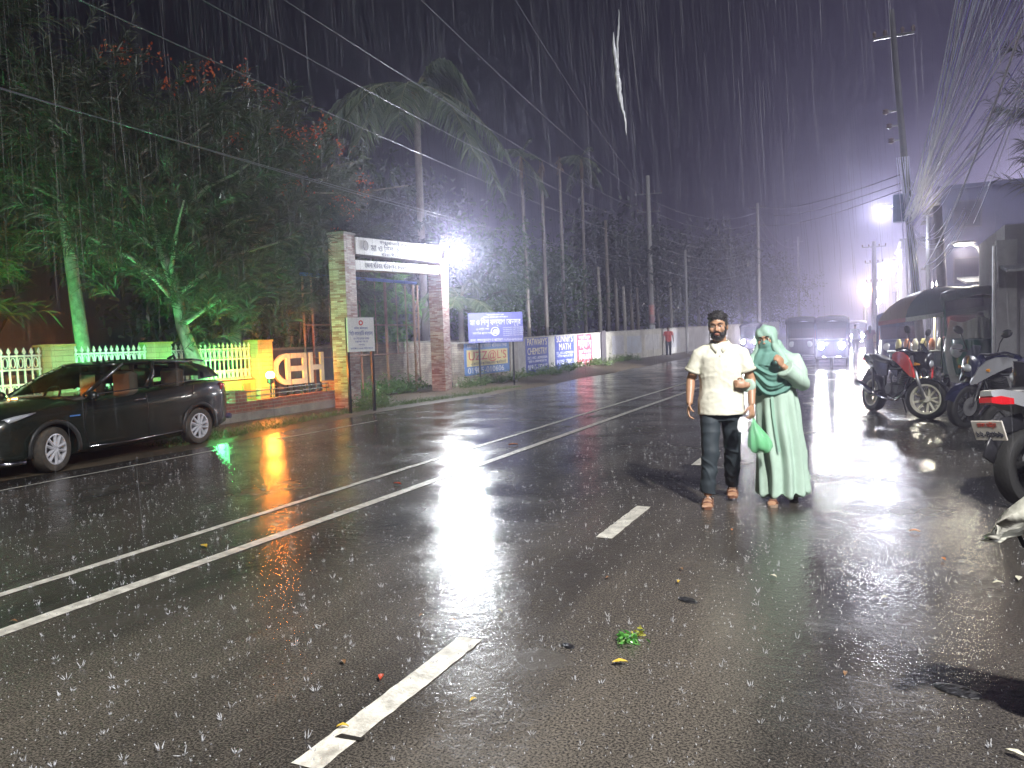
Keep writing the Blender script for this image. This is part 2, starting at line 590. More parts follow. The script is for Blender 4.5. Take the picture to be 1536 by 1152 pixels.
# ================================================================== LEFT SIDE OF THE STREET
def brickmat(name, c1, c2, mortar, bw=0.2, bh=0.06, rough=0.6, msize=0.008, stain=0.3):
    m = bpy.data.materials.new(name); m.use_nodes = True
    t = m.node_tree; b = t.nodes["Principled BSDF"]; L = t.links.new
    tc = t.nodes.new("ShaderNodeTexCoord"); sp = t.nodes.new("ShaderNodeSeparateXYZ")
    L(tc.outputs["Object"], sp.inputs[0])
    ad = t.nodes.new("ShaderNodeMath"); L(sp.outputs[0], ad.inputs[0]); L(sp.outputs[1], ad.inputs[1])
    cb = t.nodes.new("ShaderNodeCombineXYZ"); L(ad.outputs[0], cb.inputs[0]); L(sp.outputs[2], cb.inputs[1])
    br = t.nodes.new("ShaderNodeTexBrick")
    br.inputs["Scale"].default_value = 1.0; br.inputs["Brick Width"].default_value = bw; br.inputs["Row Height"].default_value = bh
    br.inputs["Mortar Size"].default_value = msize; br.inputs["Color1"].default_value = (*c1, 1)
    br.inputs["Color2"].default_value = (*c2, 1); br.inputs["Mortar"].default_value = (*mortar, 1); br.inputs["Bias"].default_value = 0.0
    L(cb.outputs[0], br.inputs["Vector"])
    n = t.nodes.new("ShaderNodeTexNoise"); n.inputs["Scale"].default_value = 3; n.inputs["Detail"].default_value = 5
    L(tc.outputs["Object"], n.inputs["Vector"])
    mr = t.nodes.new("ShaderNodeMapRange"); mr.inputs[1].default_value = 0.3; mr.inputs[2].default_value = 0.7
    mr.inputs[3].default_value = 1 - stain; mr.inputs[4].default_value = 1.1
    L(n.outputs[0], mr.inputs[0])
    mx = t.nodes.new("ShaderNodeMix"); mx.data_type = 'RGBA'; mx.blend_type = 'MULTIPLY'; mx.inputs[0].default_value = 1
    L(br.outputs[0], mx.inputs[6]); L(mr.outputs[0], mx.inputs[7]); L(mx.outputs[2], b.inputs["Base Color"])
    bp = t.nodes.new("ShaderNodeBump"); bp.inputs["Strength"].default_value = 0.6; bp.inputs["Distance"].default_value = 0.02
    iv = t.nodes.new("ShaderNodeMath"); iv.operation = 'SUBTRACT'; iv.inputs[0].default_value = 1
    L(br.outputs["Fac"], iv.inputs[1]); L(iv.outputs[0], bp.inputs["Height"]); L(bp.outputs[0], b.inputs["Normal"])
    b.inputs["Roughness"].default_value = rough
    return m


split_stone = brickmat("split_stone_cladding", (0.60, 0.50, 0.43), (0.26, 0.085, 0.045), (0.30, 0.24, 0.2), 0.17, 0.042, 0.5, 0.004)
red_brick = brickmat("red_brick", (0.34, 0.11, 0.065), (0.22, 0.07, 0.045), (0.30, 0.25, 0.2), 0.2, 0.07, 0.5, 0.008)
old_brick = brickmat("whitewashed_brick", (0.52, 0.46, 0.38), (0.40, 0.32, 0.25), (0.30, 0.26, 0.2), 0.24, 0.075, 0.7, 0.008, 0.5)
yellow_paint = mat("yellow_paint", (0.40, 0.30, 0.10), 0.6, scale=3, col2=(0.24, 0.18, 0.07), bump=0.15)
yellow_block = brickmat("yellow_painted_blocks", (0.40, 0.34, 0.19), (0.34, 0.28, 0.15), (0.24, 0.19, 0.10), 0.4, 0.1, 0.6, 0.006, 0.25)
white_gloss = mat("white_paint", (0.72, 0.74, 0.70), 0.4, scale=5, col2=(0.50, 0.52, 0.47))
board_white = mat("board_white", (0.78, 0.78, 0.76), 0.45, scale=2.5, col2=(0.64, 0.64, 0.60))
ink_dark = mat("dark_lettering", (0.03, 0.035, 0.07), 0.5)
ink_blue = mat("blue_lettering", (0.03, 0.06, 0.30), 0.5)
ink_white = mat("white_lettering", (0.80, 0.80, 0.82), 0.5)
ink_red = mat("red_lettering", (0.62, 0.05, 0.02), 0.5)
ink_yellow = mat("cream_lettering", (0.78, 0.68, 0.38), 0.5)
blue_board = mat("blue_board", (0.14, 0.15, 0.46), 0.4, scale=3, col2=(0.18, 0.18, 0.42))
letter_paint = mat("letter_paint", (0.68, 0.62, 0.50), 0.45, var=0.2)


def bar(g, a, b, r):
    g.tube([a, b], r, 6)


# ------------------------------------------------------------------ gate
gate = thing("gate_arch", "tall gate arch with stone-clad pillars and white lettered beam lit by a floodlight", "gate", (-11.2, 14.75, 0), R(4.8))
GL = 5.2


def pillar(y0, y1, h, x0=-0.44):
    g = MB(); g.box((x0 / 2, (y0 + y1) / 2, h / 2), (-x0, y1 - y0, h))
    p = g.build("pillar", split_stone, gate)
    c = MB(); c.box((x0 / 2, (y0 + y1) / 2, h + 0.025), (-x0 + 0.04, y1 - y0 + 0.04, 0.05)); c.build("cap", concrete, p)


pillar(0, 0.46, 4.12); pillar(GL, GL + 0.46, 4.38)
g = MB()
g.loft([[(-0.40, 0.463, 3.66), (-0.04, 0.463, 3.66), (-0.04, 0.463, 4.10), (-0.40, 0.463, 4.10)],
        [(-0.40, GL - 0.003, 3.84), (-0.04, GL - 0.003, 3.84), (-0.04, GL - 0.003, 4.36), (-0.40, GL - 0.003, 4.36)]])
g.build("upper_beam", concrete, gate)
g = MB()
g.loft([[(-0.037, 0.50, 3.69), (0.01, 0.50, 3.69), (0.01, 0.50, 4.09), (-0.037, 0.50, 4.09)],
        [(-0.037, GL - 0.03, 3.87), (0.01, GL - 0.03, 3.87), (0.01, GL - 0.03, 4.33), (-0.037, GL - 0.03, 4.33)]])
bd = g.build("name_board", board_white, gate)
sl = math.atan2(0.21, GL - 0.5)


def gate_text(s, y, z, h, w, m, par, x=0.012):
    M = Matrix.Translation((x, y, z)) @ Matrix(((0, 0, 1, 0), (1, 0, 0, 0), (0, 1, 0, 0), (0, 0, 0, 1))) @ Matrix.Rotation(sl, 4, 'Z')
    return text("lettering", s, h, m, M, par, w)


gate_text("গণপ্রজাতন্ত্রী বাংলাদেশ সরকার", 2.75, 4.12, 0.12, 2.2, ink_dark, bd)
gate_text("মা ও িশশু কল্যাণ েকন্দ্র", 2.75, 3.96, 0.22, 3.1, ink_dark, bd)
gate_text("পিরবার পিরকল্পনা অিধদপ্তর", 2.7, 3.82, 0.10, 2.0, ink_dark, bd)
for yy, zz in ((0.95, 3.93), (4.75, 4.1)):
    g = MB(); g.torus((0.013, yy, zz), 0.11, 0.012, None, 24, 6); g.build("emblem", mat("emblem_grey", (0.35, 0.33, 0.3), 0.5), bd)
g = MB()
g.loft([[(-0.42, 0.463, 3.30), (-0.06, 0.463, 3.30), (-0.06, 0.463, 3.55), (-0.42, 0.463, 3.55)],
        [(-0.42, GL - 0.003, 3.52), (-0.06, GL - 0.003, 3.52), (-0.06, GL - 0.003, 3.76), (-0.42, GL - 0.003, 3.76)]])
g.build("lower_beam", split_stone, gate)
g = MB()
g.loft([[(-0.058, 0.50, 3.315), (-0.02, 0.50, 3.315), (-0.02, 0.50, 3.545), (-0.058, 0.50, 3.545)],
        [(-0.058, 3.9, 3.47), (-0.02, 3.9, 3.47), (-0.02, 3.9, 3.70), (-0.058, 3.9, 3.70)]])
b2 = g.build("name_strip", board_white, gate)
gate_text("েজলা পিরবার পিরকল্পনা কার্যালয়", 2.05, 3.50, 0.18, 2.2, ink_dark, b2, -0.018)

fl = thing("floodlight", "glaring white floodlight fixed to the right pillar of the gate", "floodlight", tuple(gate.matrix_basis @ Vector((0.0, GL + 0.25, 4.12))), R(4.8))
fl.rotation_euler = (0, 0, R(4.8))
g = MB(); g.bevbox((0.10, 0, 0), (0.10, 0.30, 0.22), 0.02); g.build("housing", black_metal, fl)
g = MB(); g.bevbox((0.155, 0, 0), (0.012, 0.25, 0.17), 0.004); g.build("lens", emat("flood_lens", (0.93, 0.96, 1.0), 45), fl)
g = MB(); g.tube([(0.005, -0.12, -0.1), (0.06, -0.12, -0.14), (0.06, 0.12, -0.14), (0.005, 0.12, -0.1)], 0.012, 6); g.build("bracket", black_metal, fl)
fpos = gate.matrix_basis @ Vector((0.34, GL + 0.25, 4.12))
lamp(fpos, 1150, (0.90, 0.95, 1.0), 0.10, fl)

# ------------------------------------------------------------------ picket fence with yellow pillars
FX = -13.0
fence = thing("iron_fence", "white spear-topped iron fence between yellow pillars, lit green", "fence", (FX, 10, 0))


def picket_panel(y0, y1, zb=0.82, zt=1.62):
    g = MB(); a, b_ = y0 - 10, y1 - 10
    for z in (zb + 0.02, zb + 0.22, zt - 0.33, zt - 0.10):
        g.box((0, (a + b_) / 2, z), (0.035, b_ - a, 0.032))
    n = int((b_ - a) / 0.125)
    for i in range(n + 1):
        y = a + 0.03 + (b_ - a - 0.06) * i / n
        g.box((0.0, y, (zb + zt) / 2 - 0.03), (0.022, 0.026, zt - zb - 0.08))
        g.loft([[(0.0 + sx * w, y + sy * w * 1.7, z) for sx, sy in ((-1, -1), (1, -1), (1, 1), (-1, 1))]
                for w, z in ((0.008, zt - 0.07), (0.017, zt - 0.035), (0.001, zt + 0.045))])
        if i < n:
            ym = y + (b_ - a - 0.06) / n / 2
            for zc, hh in ((zt - 0.215, 0.085), (zb + 0.12, 0.075)):
                pts = [(0, ym + 0.038 * math.cos(t_), zc + hh * math.sin(t_)) for t_ in [2 * PI * k / 10 for k in range(11)]]
                g.tube(pts, 0.009, 5, cap=False)
    return g.build("picket_panel", white_gloss, fence)


def fpillar(y0, y1, h=1.66):
    g = MB(); g.box((0.02, (y0 + y1) / 2 - 10, h / 2), (0.42, y1 - y0, h))
    p = g.build("pillar", yellow_block, fence)
    c = MB(); c.box((0.02, (y0 + y1) / 2 - 10, h + 0.022), (0.46, y1 - y0 + 0.05, 0.045)); c.build("cap", yellow_paint, p)


pil = [(5.6, 6.0), (8.56, 8.99), (10.68, 11.06), (13.46, 13.93)]
for a, b_ in pil:
    fpillar(a, b_)
for a, b_ in ((3.2, 5.57), (6.03, 8.53), (9.02, 10.65), (11.09, 13.43)):
    picket_panel(a, b_)
    g = MB(); g.box((0.0, (a + b_) / 2 - 10, 0.41), (0.26, b_ - a, 0.78)); bw = g.build("base_wall", yellow_paint, fence)
    k = max(2, int((b_ - a) / 0.55))
    for i in range(k):
        y = a + (i + 0.5) * (b_ - a) / k - 10
        g = MB(); g.box((0.14, y, 0.55), (0.03, 0.22, 0.36))
        g.build("base_panel", mat("orange_paint", (0.42, 0.17, 0.05), 0.6, var=0.3), bw)

# ------------------------------------------------------------------ planter wall of red brick
A = gp(322, 640); B = gp(513, 609)
d = (B - A); LN = d.length; yawp = math.atan2(-d.x, d.y)
pw = thing("planter_wall", "low red brick planter wall with thin rails on a pale plinth beside the car", "planter wall", (A.x, A.y, 0), yawp)
T0 = -5.2
g = MB(); g.box((-0.14, (T0 + LN) / 2, 0.085), (0.34, LN - T0, 0.21)); g.build("plinth", concrete, pw)
g = MB(); g.box((-0.14, (T0 + LN) / 2, 0.30), (0.26, LN - T0, 0.22)); g.build("brick_wall", red_brick, pw)
posts = [T0 + 0.2, T0 + 2.6, 0.75, LN - 0.17]
for y in posts:
    g = MB(); g.box((-0.14, y, 0.52), (0.34, 0.34, 0.215)); p_ = g.build("brick_post", red_brick, pw)
    g = MB(); g.box((-0.14, y, 0.64), (0.37, 0.37, 0.024)); g.build("cap", red_brick, p_)
for i in range(3):
    a, b_ = posts[i] + 0.17, posts[i + 1] - 0.17
    g = MB()
    for z in (0.50, 0.60):
        bar(g, (-0.14, a, z), (-0.14, b_, z), 0.013)
    n = max(1, int((b_ - a) / 0.9))
    for k in range(n + 1):
        y = a + 0.08 + (b_ - a - 0.16) * k / n
        bar(g, (-0.14, y, 0.40), (-0.14, y, 0.60), 0.011)
    g.build("railing", mat("rail_green", (0.03, 0.06, 0.03), 0.4), pw)

# big cut-out letters, seen from behind (they read D E H mirrored from the road)
lt = thing("sign_letter", "big mirrored letter D standing behind the brick planter, lit orange", "sign letter", (-12.85, 14.02, 0.60), 0, "cut-out letters in the planter")


def letter_mb(kind):
    g = MB(); h = 0.76; w = 0.55; s = 0.125; th = 0.06
    def bx(y0, y1, z0, z1):
        g.box((0, (y0 + y1) / 2, (z0 + z1) / 2), (th, y1 - y0, z1 - z0))
    if kind == "H":
        bx(0, s, 0, h); bx(w - s, w, 0, h); bx(s + 0.001, w - s - 0.001, h * 0.42, h * 0.42 + s)
    elif kind == "E":   # mirrored
        bx(w - s, w, 0, h)
        for z in (0, h * 0.42, h - s):
            bx(0, w - s - 0.001, z, z + s)
    else:               # mirrored D
        n = 18; rings = []
        for i in range(n + 1):
            a = PI / 2 + PI * i / n
            o = (w - s + (w - s) * math.cos(a), h / 2 + h / 2 * math.sin(a))
            q = (w - s + (w - 2 * s) * math.cos(a), h / 2 + (h / 2 - s) * math.sin(a))
            rings.append([(-th / 2, o[0], o[1]), (th / 2, o[0], o[1]), (th / 2, q[0], q[1]), (-th / 2, q[0], q[1])])
        g.loft(rings); bx(w - s + 0.001, w, 0, h)
    return g


def letter_stand(par):
    for y in (0.08, 0.47):
        g = MB(); g.box((0, y, -0.27), (0.05, 0.05, 0.54)); g.build("stand_leg", black_metal, par)


letter_mb("D").build("letter_body", letter_paint, lt); letter_stand(lt)
for k, y in (("E", 14.62), ("H", 15.28)):
    o = thing("sign_letter", "big mirrored letter E standing between the mirrored D and the H" if k == "E" else "big letter H, whitest of the cut-out letters, nearest the gate pillar", "sign letter", (-12.85, y, 0.60), 0, "cut-out letters in the planter")
    letter_mb(k).build("letter_body", letter_paint, o); letter_stand(o)

# dark panel behind the letters
bw_ = thing("dark_wall", "dark grey wall panel behind the big cut-out letters", "wall", (-13.7, 16.0, 0))
g = MB(); g.box((0, 0, 0.72), (0.12, 3.2, 1.44)); g.build("panel", mat("dark_wall_paint", (0.10, 0.10, 0.13), 0.5, var=0.4), bw_)
g = MB(); g.box((0, 0, 1.47), (0.2, 3.3, 0.06)); g.build("coping", concrete, bw_)

# uplights in the planter, plus one lamp added to light the car's inside
for (x, y, nm, colr, pw_, lab) in ((-12.25, 11.9, "green", (0.10, 1.0, 0.24), 330, "green garden uplight in the grass by the leaning tree"),
                                   (-12.25, 9.6, "green", (0.30, 1.0, 0.50), 170, "green garden uplight behind the parked car near its rear door"),
                                   (-12.2, 6.4, "green", (0.30, 1.0, 0.50), 180, "green garden uplight behind the bonnet of the parked car"),
                                   (-13.5, 8.75, "green", (0.07, 1.0, 0.20), 200, "green garden uplight behind the fence at the foot of the straight bare trunk"),
                                   (-11.95, 7.35, "orange", (1.0, 0.28, 0.03), 190, "added unseen orange lamp lighting the inside of the parked car"),  # added lamp, unseen behind the car, to tint its dashboard and seats orange
                                   (-12.30, 13.3, "orange", (1.0, 0.19, 0.012), 110, "orange garden uplight in front of the mirrored letter D")):
    hi = 0.55 if y == 13.3 else 0.0
    t = thing("uplight", lab, "garden lamp", (x, y, 0.12 + hi), 0, "garden uplights")
    if hi:
        MB().tube([(0, 0, -hi - .05), (0, 0, -.05)], .02, 6).build("stake", black_metal, t)
    g = MB(); g.lathe([(0.03, -0.1), (0.03, 0.03), (0.075, 0.05), (0.085, 0.17), (0.07, 0.17)], n=14); g.build("housing", black_metal, t, True, angle=40)
    g = MB(); g.lathe([(0.066, 0.150), (0.066, 0.172), (0.04, 0.182)] if not hi else [(0.066, 0.150), (0.09, 0.20), (0.09, 0.26), (0.05, 0.30)], n=14)
    g.build("lens", emat("lens_" + nm, colr, 8 if nm == "green" else 320), t, True)
    if nm == "green":
        lamp((x, y, 0.42), pw_ * 1.4, colr, 0.22, t)
    elif hi:
        lamp((x, y, 0.42 + hi * 1.3), pw_ * 2.0, colr, 0.06, t, 120, (-12.95, 14.7, 0.75), 0.6)
    else:
        lamp((x, y, 0.95), pw_, colr, 0.06, t, 95, (-10.4, 7.3, 1.15), 0.5)

# ------------------------------------------------------------------ wall inside the gate, steel frame
iw = thing("inner_wall", "peeling whitewashed brick wall seen through the gate", "wall", (-14.2, 21.0, 0))
g = MB(); g.box((0, 0, 0.75), (0.2, 8.6, 1.5)); g.build("wall", old_brick, iw)
g = MB(); g.box((0, 0, 1.525), (0.26, 8.6, 0.05)); g.build("coping", concrete, iw)

frame_posts = [atX(x, 500, -13.2).y for x in (457, 470, 541, 580, 622)]
zt = atX(580, 424, -13.2).z
sf = thing("billboard_frame", "bare rusty steel billboard frame with a blue top bar behind the gate", "billboard frame", (-13.2, frame_posts[0], 0))
y0 = frame_posts[0]
for y in frame_posts:
    g = MB(); bar(g, (0, y - y0, 0), (0, y - y0, zt), 0.045 if y > frame_posts[2] else 0.03); g.build("post", rust, sf)
g = MB(); bar(g, (0.05, -0.1, zt + 0.02), (0.05, frame_posts[-1] - y0 + 0.1, zt + 0.06), 0.05); g.build("top_bar", mat("blue_paint", (0.10, 0.18, 0.5), 0.4), sf)
for z in (zt * 0.62, zt * 0.36):
    g = MB(); bar(g, (0.04, 0, z), (0.04, frame_posts[-1] - y0, z), 0.022); g.build("rail", rust, sf)
g = MB()
yl = frame_posts[-1] - y0
bar(g, (-0.3, yl, 0), (-0.3, yl, zt), 0.03); bar(g, (0, yl + 0.25, 0), (0, yl + 0.25, zt), 0.03)
zz = 0.2; s_ = 0
while zz < zt - 0.5:
    bar(g, (0, yl + (0 if s_ else 0.25), zz), (0, yl + (0.25 if s_ else 0), zz + 0.45), 0.015)
    bar(g, (0, yl, zz), (0, yl + 0.25, zz), 0.015)
    zz += 0.45; s_ = 1 - s_
for yy in (1.0, 2.2, 3.1, 4.2):
    bar(g, (0.03, yy, zt * 0.36), (0.03, yy, zt), 0.016)
g.build("lattice", rust, sf)

# ------------------------------------------------------------------ long compound wall with painted advertisements
WX = -11.9
cw = thing("compound_wall", "long whitewashed compound wall with painted advertisements along the left side", "wall", (WX, 21.2, 0))


def wall_seg(y0, y1, z0, z1a, z1b, m, name="wall_panel"):
    g = MB()
    g.loft([[(-0.2, y0 - 21.2, z0), (0, y0 - 21.2, z0), (0, y0 - 21.2, z1a), (-0.2, y0 - 21.2, z1a)],
            [(-0.2, y1 - 21.2, z0), (0, y1 - 21.2, z0), (0, y1 - 21.2, z1b), (-0.2, y1 - 21.2, z1b)]])
    o = g.build(name, m, cw)
    c = MB(); c.loft([[(-0.24, y0 - 21.2, z1a), (0.04, y0 - 21.2, z1a), (0.04, y0 - 21.2, z1a + 0.05), (-0.24, y0 - 21.2, z1a + 0.05)],
                      [(-0.24, y1 - 21.2, z1b), (0.04, y1 - 21.2, z1b), (0.04, y1 - 21.2, z1b + 0.05), (-0.24, y1 - 21.2, z1b + 0.05)]])
    c.build("coping", concrete, o)
    return o


def wz(y):
    return 1.45 + 0.13 * min(max((y - 24) / 4, 0), 1) + max(0, (y - 30)) * 0.012


weather = mat("whitewashed_plaster", (0.50, 0.49, 0.47), 0.65, scale=1.1, bump=0.25, bscale=14, col2=(0.27, 0.26, 0.25))
wall_seg(21.2, 25.1, -0.1, 1.42, 1.42, old_brick)
wall_seg(25.65, 35.2, -0.1, wz(25.6), wz(35), weather)
wall_seg(35.9, 47.0, -0.1, wz(36), wz(47), plaster)
wall_seg(47.5, 62.0, -0.1, wz(47.5), wz(62), weather)
wall_seg(62.5, 80.0, -0.1, wz(62), wz(80), plaster)
wall_seg(80.5, 112.0, -0.1, wz(80), wz(112), weather)
for y, hh, w_ in ((25.37, 1.62, 0.5), (35.55, 1.75, 0.66), (47.25, 1.78, 0.46), (62.25, 1.95, 0.46), (80.25, 2.15, 0.46)):
    g = MB(); g.box((-0.09, y - 21.2, hh / 2), (0.32, w_, hh)); g.build("wall_post", concrete if y != 35.55 else mat("dark_gate", (0.05, 0.04, 0.05), 0.5), cw)
# weathered patches of old paint where earlier notices were
for (ya, yb, za, zb, cc) in ((37.0, 39.0, 0.55, 1.5, (0.40, 0.40, 0.45)), (39.6, 42.4, 0.5, 1.45, (0.36, 0.40, 0.46)), (43.2, 46.4, 0.6, 1.5, (0.47, 0.46, 0.44)), (49, 52, 0.6, 1.55, (0.38, 0.38, 0.42))):
    g = MB(); g.box((0.002, (ya + yb) / 2 - 21.2, (za + zb) / 2), (0.006, yb - ya, zb - za))
    g.build("faded_notice", mat("faded_%d" % int(ya * 10), cc, 0.7, scale=2.2, col2=(0.27, 0.26, 0.27)), cw)


def ad(px, x_=WX):
    """rectangle on the wall measured from four photo corners (tl, tr, br, bl)"""
    P = [atX(p[0], p[1], x_) for p in px]
    ya, yb = (P[0].y + P[3].y) / 2, (P[1].y + P[2].y) / 2
    zb, zt_ = (P[2].z + P[3].z) / 2, (P[0].z + P[1].z) / 2
    return ya, yb, zb, zt_


def panel(rect, m, x0=0.0, th=0.012, par=None):
    ya, yb, zb, zt_ = rect
    g = MB(); g.box((x0 + th / 2, (ya + yb) / 2 - 21.2, (zb + zt_) / 2), (th, yb - ya, zt_ - zb))
    return g.build("painted_advert", m, par or cw)


def adtext(s, rect, fy, fz, fh, fw_, m, par, x=0.016):
    ya, yb, zb, zt_ = rect
    M = wallM((x, ya + (yb - ya) * fy - 21.2, zb + (zt_ - zb) * fz))
    return text("lettering", s, (zt_ - zb) * fh, m, M, par, (yb - ya) * fw_, 0.001)


ad_blue = mat("painted_blue", (0.016, 0.04, 0.30), 0.55, scale=4, col2=(0.03, 0.06, 0.30))
ad_sky = mat("painted_sky_blue", (0.08, 0.20, 0.52), 0.55, scale=4, col2=(0.13, 0.25, 0.5))
ad_yellow = mat("painted_yellow", (0.80, 0.70, 0.34), 0.55, scale=4, col2=(0.74, 0.60, 0.24))
ad_red = mat("painted_red", (0.45, 0.035, 0.075), 0.55, scale=4, col2=(0.38, 0.06, 0.10))
r = ad(((695.5, 515), (763, 512), (764, 559), (697, 561)))
o = panel(r, ad_sky)
adtext("েজলার েসরা সিমিত পিরবহন েসবা", r, 0.5, 0.89, 0.16, 0.88, ink_white, o)
ry = (r[0] + (r[1] - r[0]) * 0.045, r[0] + (r[1] - r[0]) * 0.955, r[2] + (r[3] - r[2]) * 0.27, r[2] + (r[3] - r[2]) * 0.78)
yo = panel(ry, ad_yellow, 0.013, 0.006, o)
adtext("UZZ@L'S", ry, 0.5, 0.60, 0.74, 0.92, ink_red, yo, 0.022)
adtext("একােডিমক িবজ্ঞান প্রাইেভট", ry, 0.52, 0.13, 0.24, 0.86, ink_dark, yo, 0.022)
adtext("01905-010606", r, 0.46, 0.13, 0.26, 0.80, ink_white, o)
r = ad(((787, 508), (821.5, 504), (823, 556), (790, 561)))
o = panel(r, ad_blue)
adtext("PATWARY'S", r, 0.5, 0.86, 0.27, 0.86, ink_yellow, o)
adtext("CHEMISTRY", r, 0.5, 0.60, 0.27, 0.86, ink_yellow, o)
adtext("SSC | HSC | ADMISSION", r, 0.5, 0.42, 0.11, 0.86, ink_white, o)
adtext("ব্যাচ ও একক পড়ােনা হয়", r, 0.5, 0.32, 0.10, 0.8, ink_white, o)
adtext("01915-232418", r, 0.5, 0.15, 0.21, 0.86, ink_white, o)
rb = (r[0], r[1], -0.02, r[2] - 0.02)
panel(rb, ad_blue)
r = ad(((831, 503), (859.5, 501), (862, 548), (834, 553)))
o = panel(r, ad_blue)
adtext("SUNNY'S", r, 0.5, 0.86, 0.28, 0.84, ink_yellow, o)
adtext("MATH", r, 0.5, 0.62, 0.30, 0.6, ink_yellow, o)
adtext("SSC, HSC & ADMISSION", r, 0.5, 0.44, 0.11, 0.88, ink_white, o)
adtext("গিণত পড়ােনা হয়", r, 0.5, 0.34, 0.10, 0.8, ink_white, o)
adtext("01928-670451", r, 0.5, 0.16, 0.20, 0.86, ink_white, o)
panel((r[0], r[1], 0.0, r[2] - 0.02), ad_blue)
r = ad(((864, 501.5), (886.5, 500.5), (889, 545), (867, 548)))
o = panel(r, ad_red)
adtext("ভর্তি চলেছ", r, 0.5, 0.88, 0.15, 0.75, ink_white, o)
adtext("দত্ত'স", r, 0.5, 0.66, 0.40, 0.86, ink_white, o)
adtext("বাংলা ও ইংেরিজ", r, 0.5, 0.42, 0.14, 0.8, ink_white, o)
adtext("িবজ্ঞান", r, 0.5, 0.24, 0.28, 0.8, ink_white, o)
adtext("০১৭১২-৪৫৬", r, 0.5, 0.07, 0.12, 0.8, ink_white, o)


# ------------------------------------------------------------------ two signs on posts
def post_sign(name, label, b0, b1, ztop, zbot, m, frame_m, over=0.1, post_r=0.035, back=0.07):
    d = b1 - b0; d.z = 0; L = d.length
    t = thing(name, label, "sign board", (b0.x, b0.y, 0), math.atan2(d.y, d.x))
    for x in (0, L):
        g = MB(); g.box((x, 0, ztop / 2), (post_r * 1.6, post_r * 1.6, ztop)); g.build("post", black_metal, t)
    g = MB(); g.box((L / 2, -0.05, (ztop + zbot) / 2), (L + 2 * over, 0.04, ztop - zbot)); bd = g.build("board", m, t)
    return t, bd, L


def sign_text(bd, L, s, fx, z, h, w, m):
    M = Matrix.Translation((fx, -0.072, z)) @ Matrix.Rotation(R(90), 4, 'X')
    return text("lettering", s, h, m, M, bd, w, 0.001)


b0, b1 = gp(721, 581), gp(771.5, 579)
k = b0.y
zt_ = 1.55 + (487 + 1.2 * 0 + (1312 - 737) * 0.033 + 0 - 469) / 1153 * (b0.length * 0.985)
t, bd, L = post_sign("clinic_sign", "blue sign board on two black posts lettered in white above the yellow advert", b0, b1, zt_ + 0.05, zt_ - 0.90, blue_board, black_metal, 0.33)
zc = zt_ + 0.05
for (s, fx, z, h, w) in (("গণপ্রজাতন্ত্রী বাংলাদেশ সরকার", 0.5, 0.07, 0.06, 0.55), ("পিরবার পিরকল্পনা অিধদপ্তর", 0.5, 0.145, 0.07, 0.8),
                         ("মা ও িশশু কল্যাণ েকন্দ্র", 0.5, 0.31, 0.25, 1.62), ("২৪ ঘণ্টা েসবা", 0.12, 0.52, 0.10, 0.42),
                         ("স্বাভািবক প্রসব েসবা", 0.10, 0.65, 0.10, 0.60), ("জন্ম, অ্যাম্বুেলন্স ও পরামর্শ ০১৭১০-৯০৪ ৪২৩", 0.5, 0.87, 0.12, 1.66)):
    sign_text(bd, L, s, L * fx if fx == 0.5 else fx, zc - z, h, w, ink_white)
for i in range(5):
    sign_text(bd, L, "েসবা কােজর িদন সকাল েথেক িবকাল", L / 2 + 0.56, zc - 0.49 - i * 0.062, 0.045, 0.66, ink_white)
g = MB(); g.torus((L / 2 - 0.02, -0.072, zc - 0.60), 0.13, 0.012, Matrix.Rotation(R(90), 4, 'Z'), 24, 6); g.ell((L / 2 - 0.0, -0.072, zc - 0.59), (0.09, 0.006, 0.055)); g.ell((L / 2 - 0.06, -0.072, zc - 0.65), (0.05, 0.006, 0.04)); g.ell((L / 2 + 0.05, -0.072, zc - 0.65), (0.045, 0.006, 0.045))
g.build("emblem", ink_white, bd)

b0, b1 = gp(526, 620), gp(562, 616)
t, bd, L = post_sign("office_sign", "white sign board with blue lettering on two black posts in front of the gate pillar", b0, b1, 2.12, 1.36, board_white, black_metal, 0.03, 0.035)
for (s, z, h, w, mm) in (("পিরবার পিরকল্পনা", 0.24, 0.06, 0.36, ink_blue), ("িসেটা ল্যাবেরটির কার্যালয়", 0.36, 0.12, 0.62, ink_blue), ("মা ও িশশু স্বাস্থ্য েকন্দ্র", 0.47, 0.06, 0.42, ink_blue),
                         ("েজলা শাখা", 0.54, 0.055, 0.34, ink_blue), ("সদর", 0.61, 0.05, 0.16, ink_blue), ("স্থািপত ১৯৮৪ অিধদপ্তর", 0.69, 0.05, 0.6, ink_blue)):
    sign_text(bd, L, s, L / 2, 2.12 - z, h, w, mm)
g = MB(); g.torus((L / 2, -0.072, 2.12 - 0.12), 0.045, 0.014, Matrix.Rotation(R(90), 4, 'Z'), 18, 6); g.build("emblem", ink_red, bd)
# ================================================================== TREES, POLES, WIRES
rng = np.random.default_rng(11)
bark = mat("bark", (0.20, 0.17, 0.13), 0.8, scale=7, bump=0.6, bscale=22, col2=(0.08, 0.065, 0.05))
pale_bark = mat("pale_bark", (0.42, 0.39, 0.34), 0.8, scale=7, bump=0.5, bscale=22, col2=(0.16, 0.14, 0.12))
palm_bark = mat("palm_bark", (0.27, 0.24, 0.20), 0.8, scale=5, bump=0.5, bscale=14, col2=(0.17, 0.14, 0.12))
needle = leafmat("needles", (0.035, 0.05, 0.028), (0.105, 0.12, 0.072))
broad = leafmat("broad_leaves", (0.03, 0.075, 0.02), (0.10, 0.17, 0.05), 0.35)
bright_leaf = leafmat("bright_leaves", (0.06, 0.17, 0.03), (0.16, 0.30, 0.08), 0.35)
dark_leaf = leafmat("dark_leaves", (0.02, 0.035, 0.018), (0.06, 0.075, 0.045), 0.4)
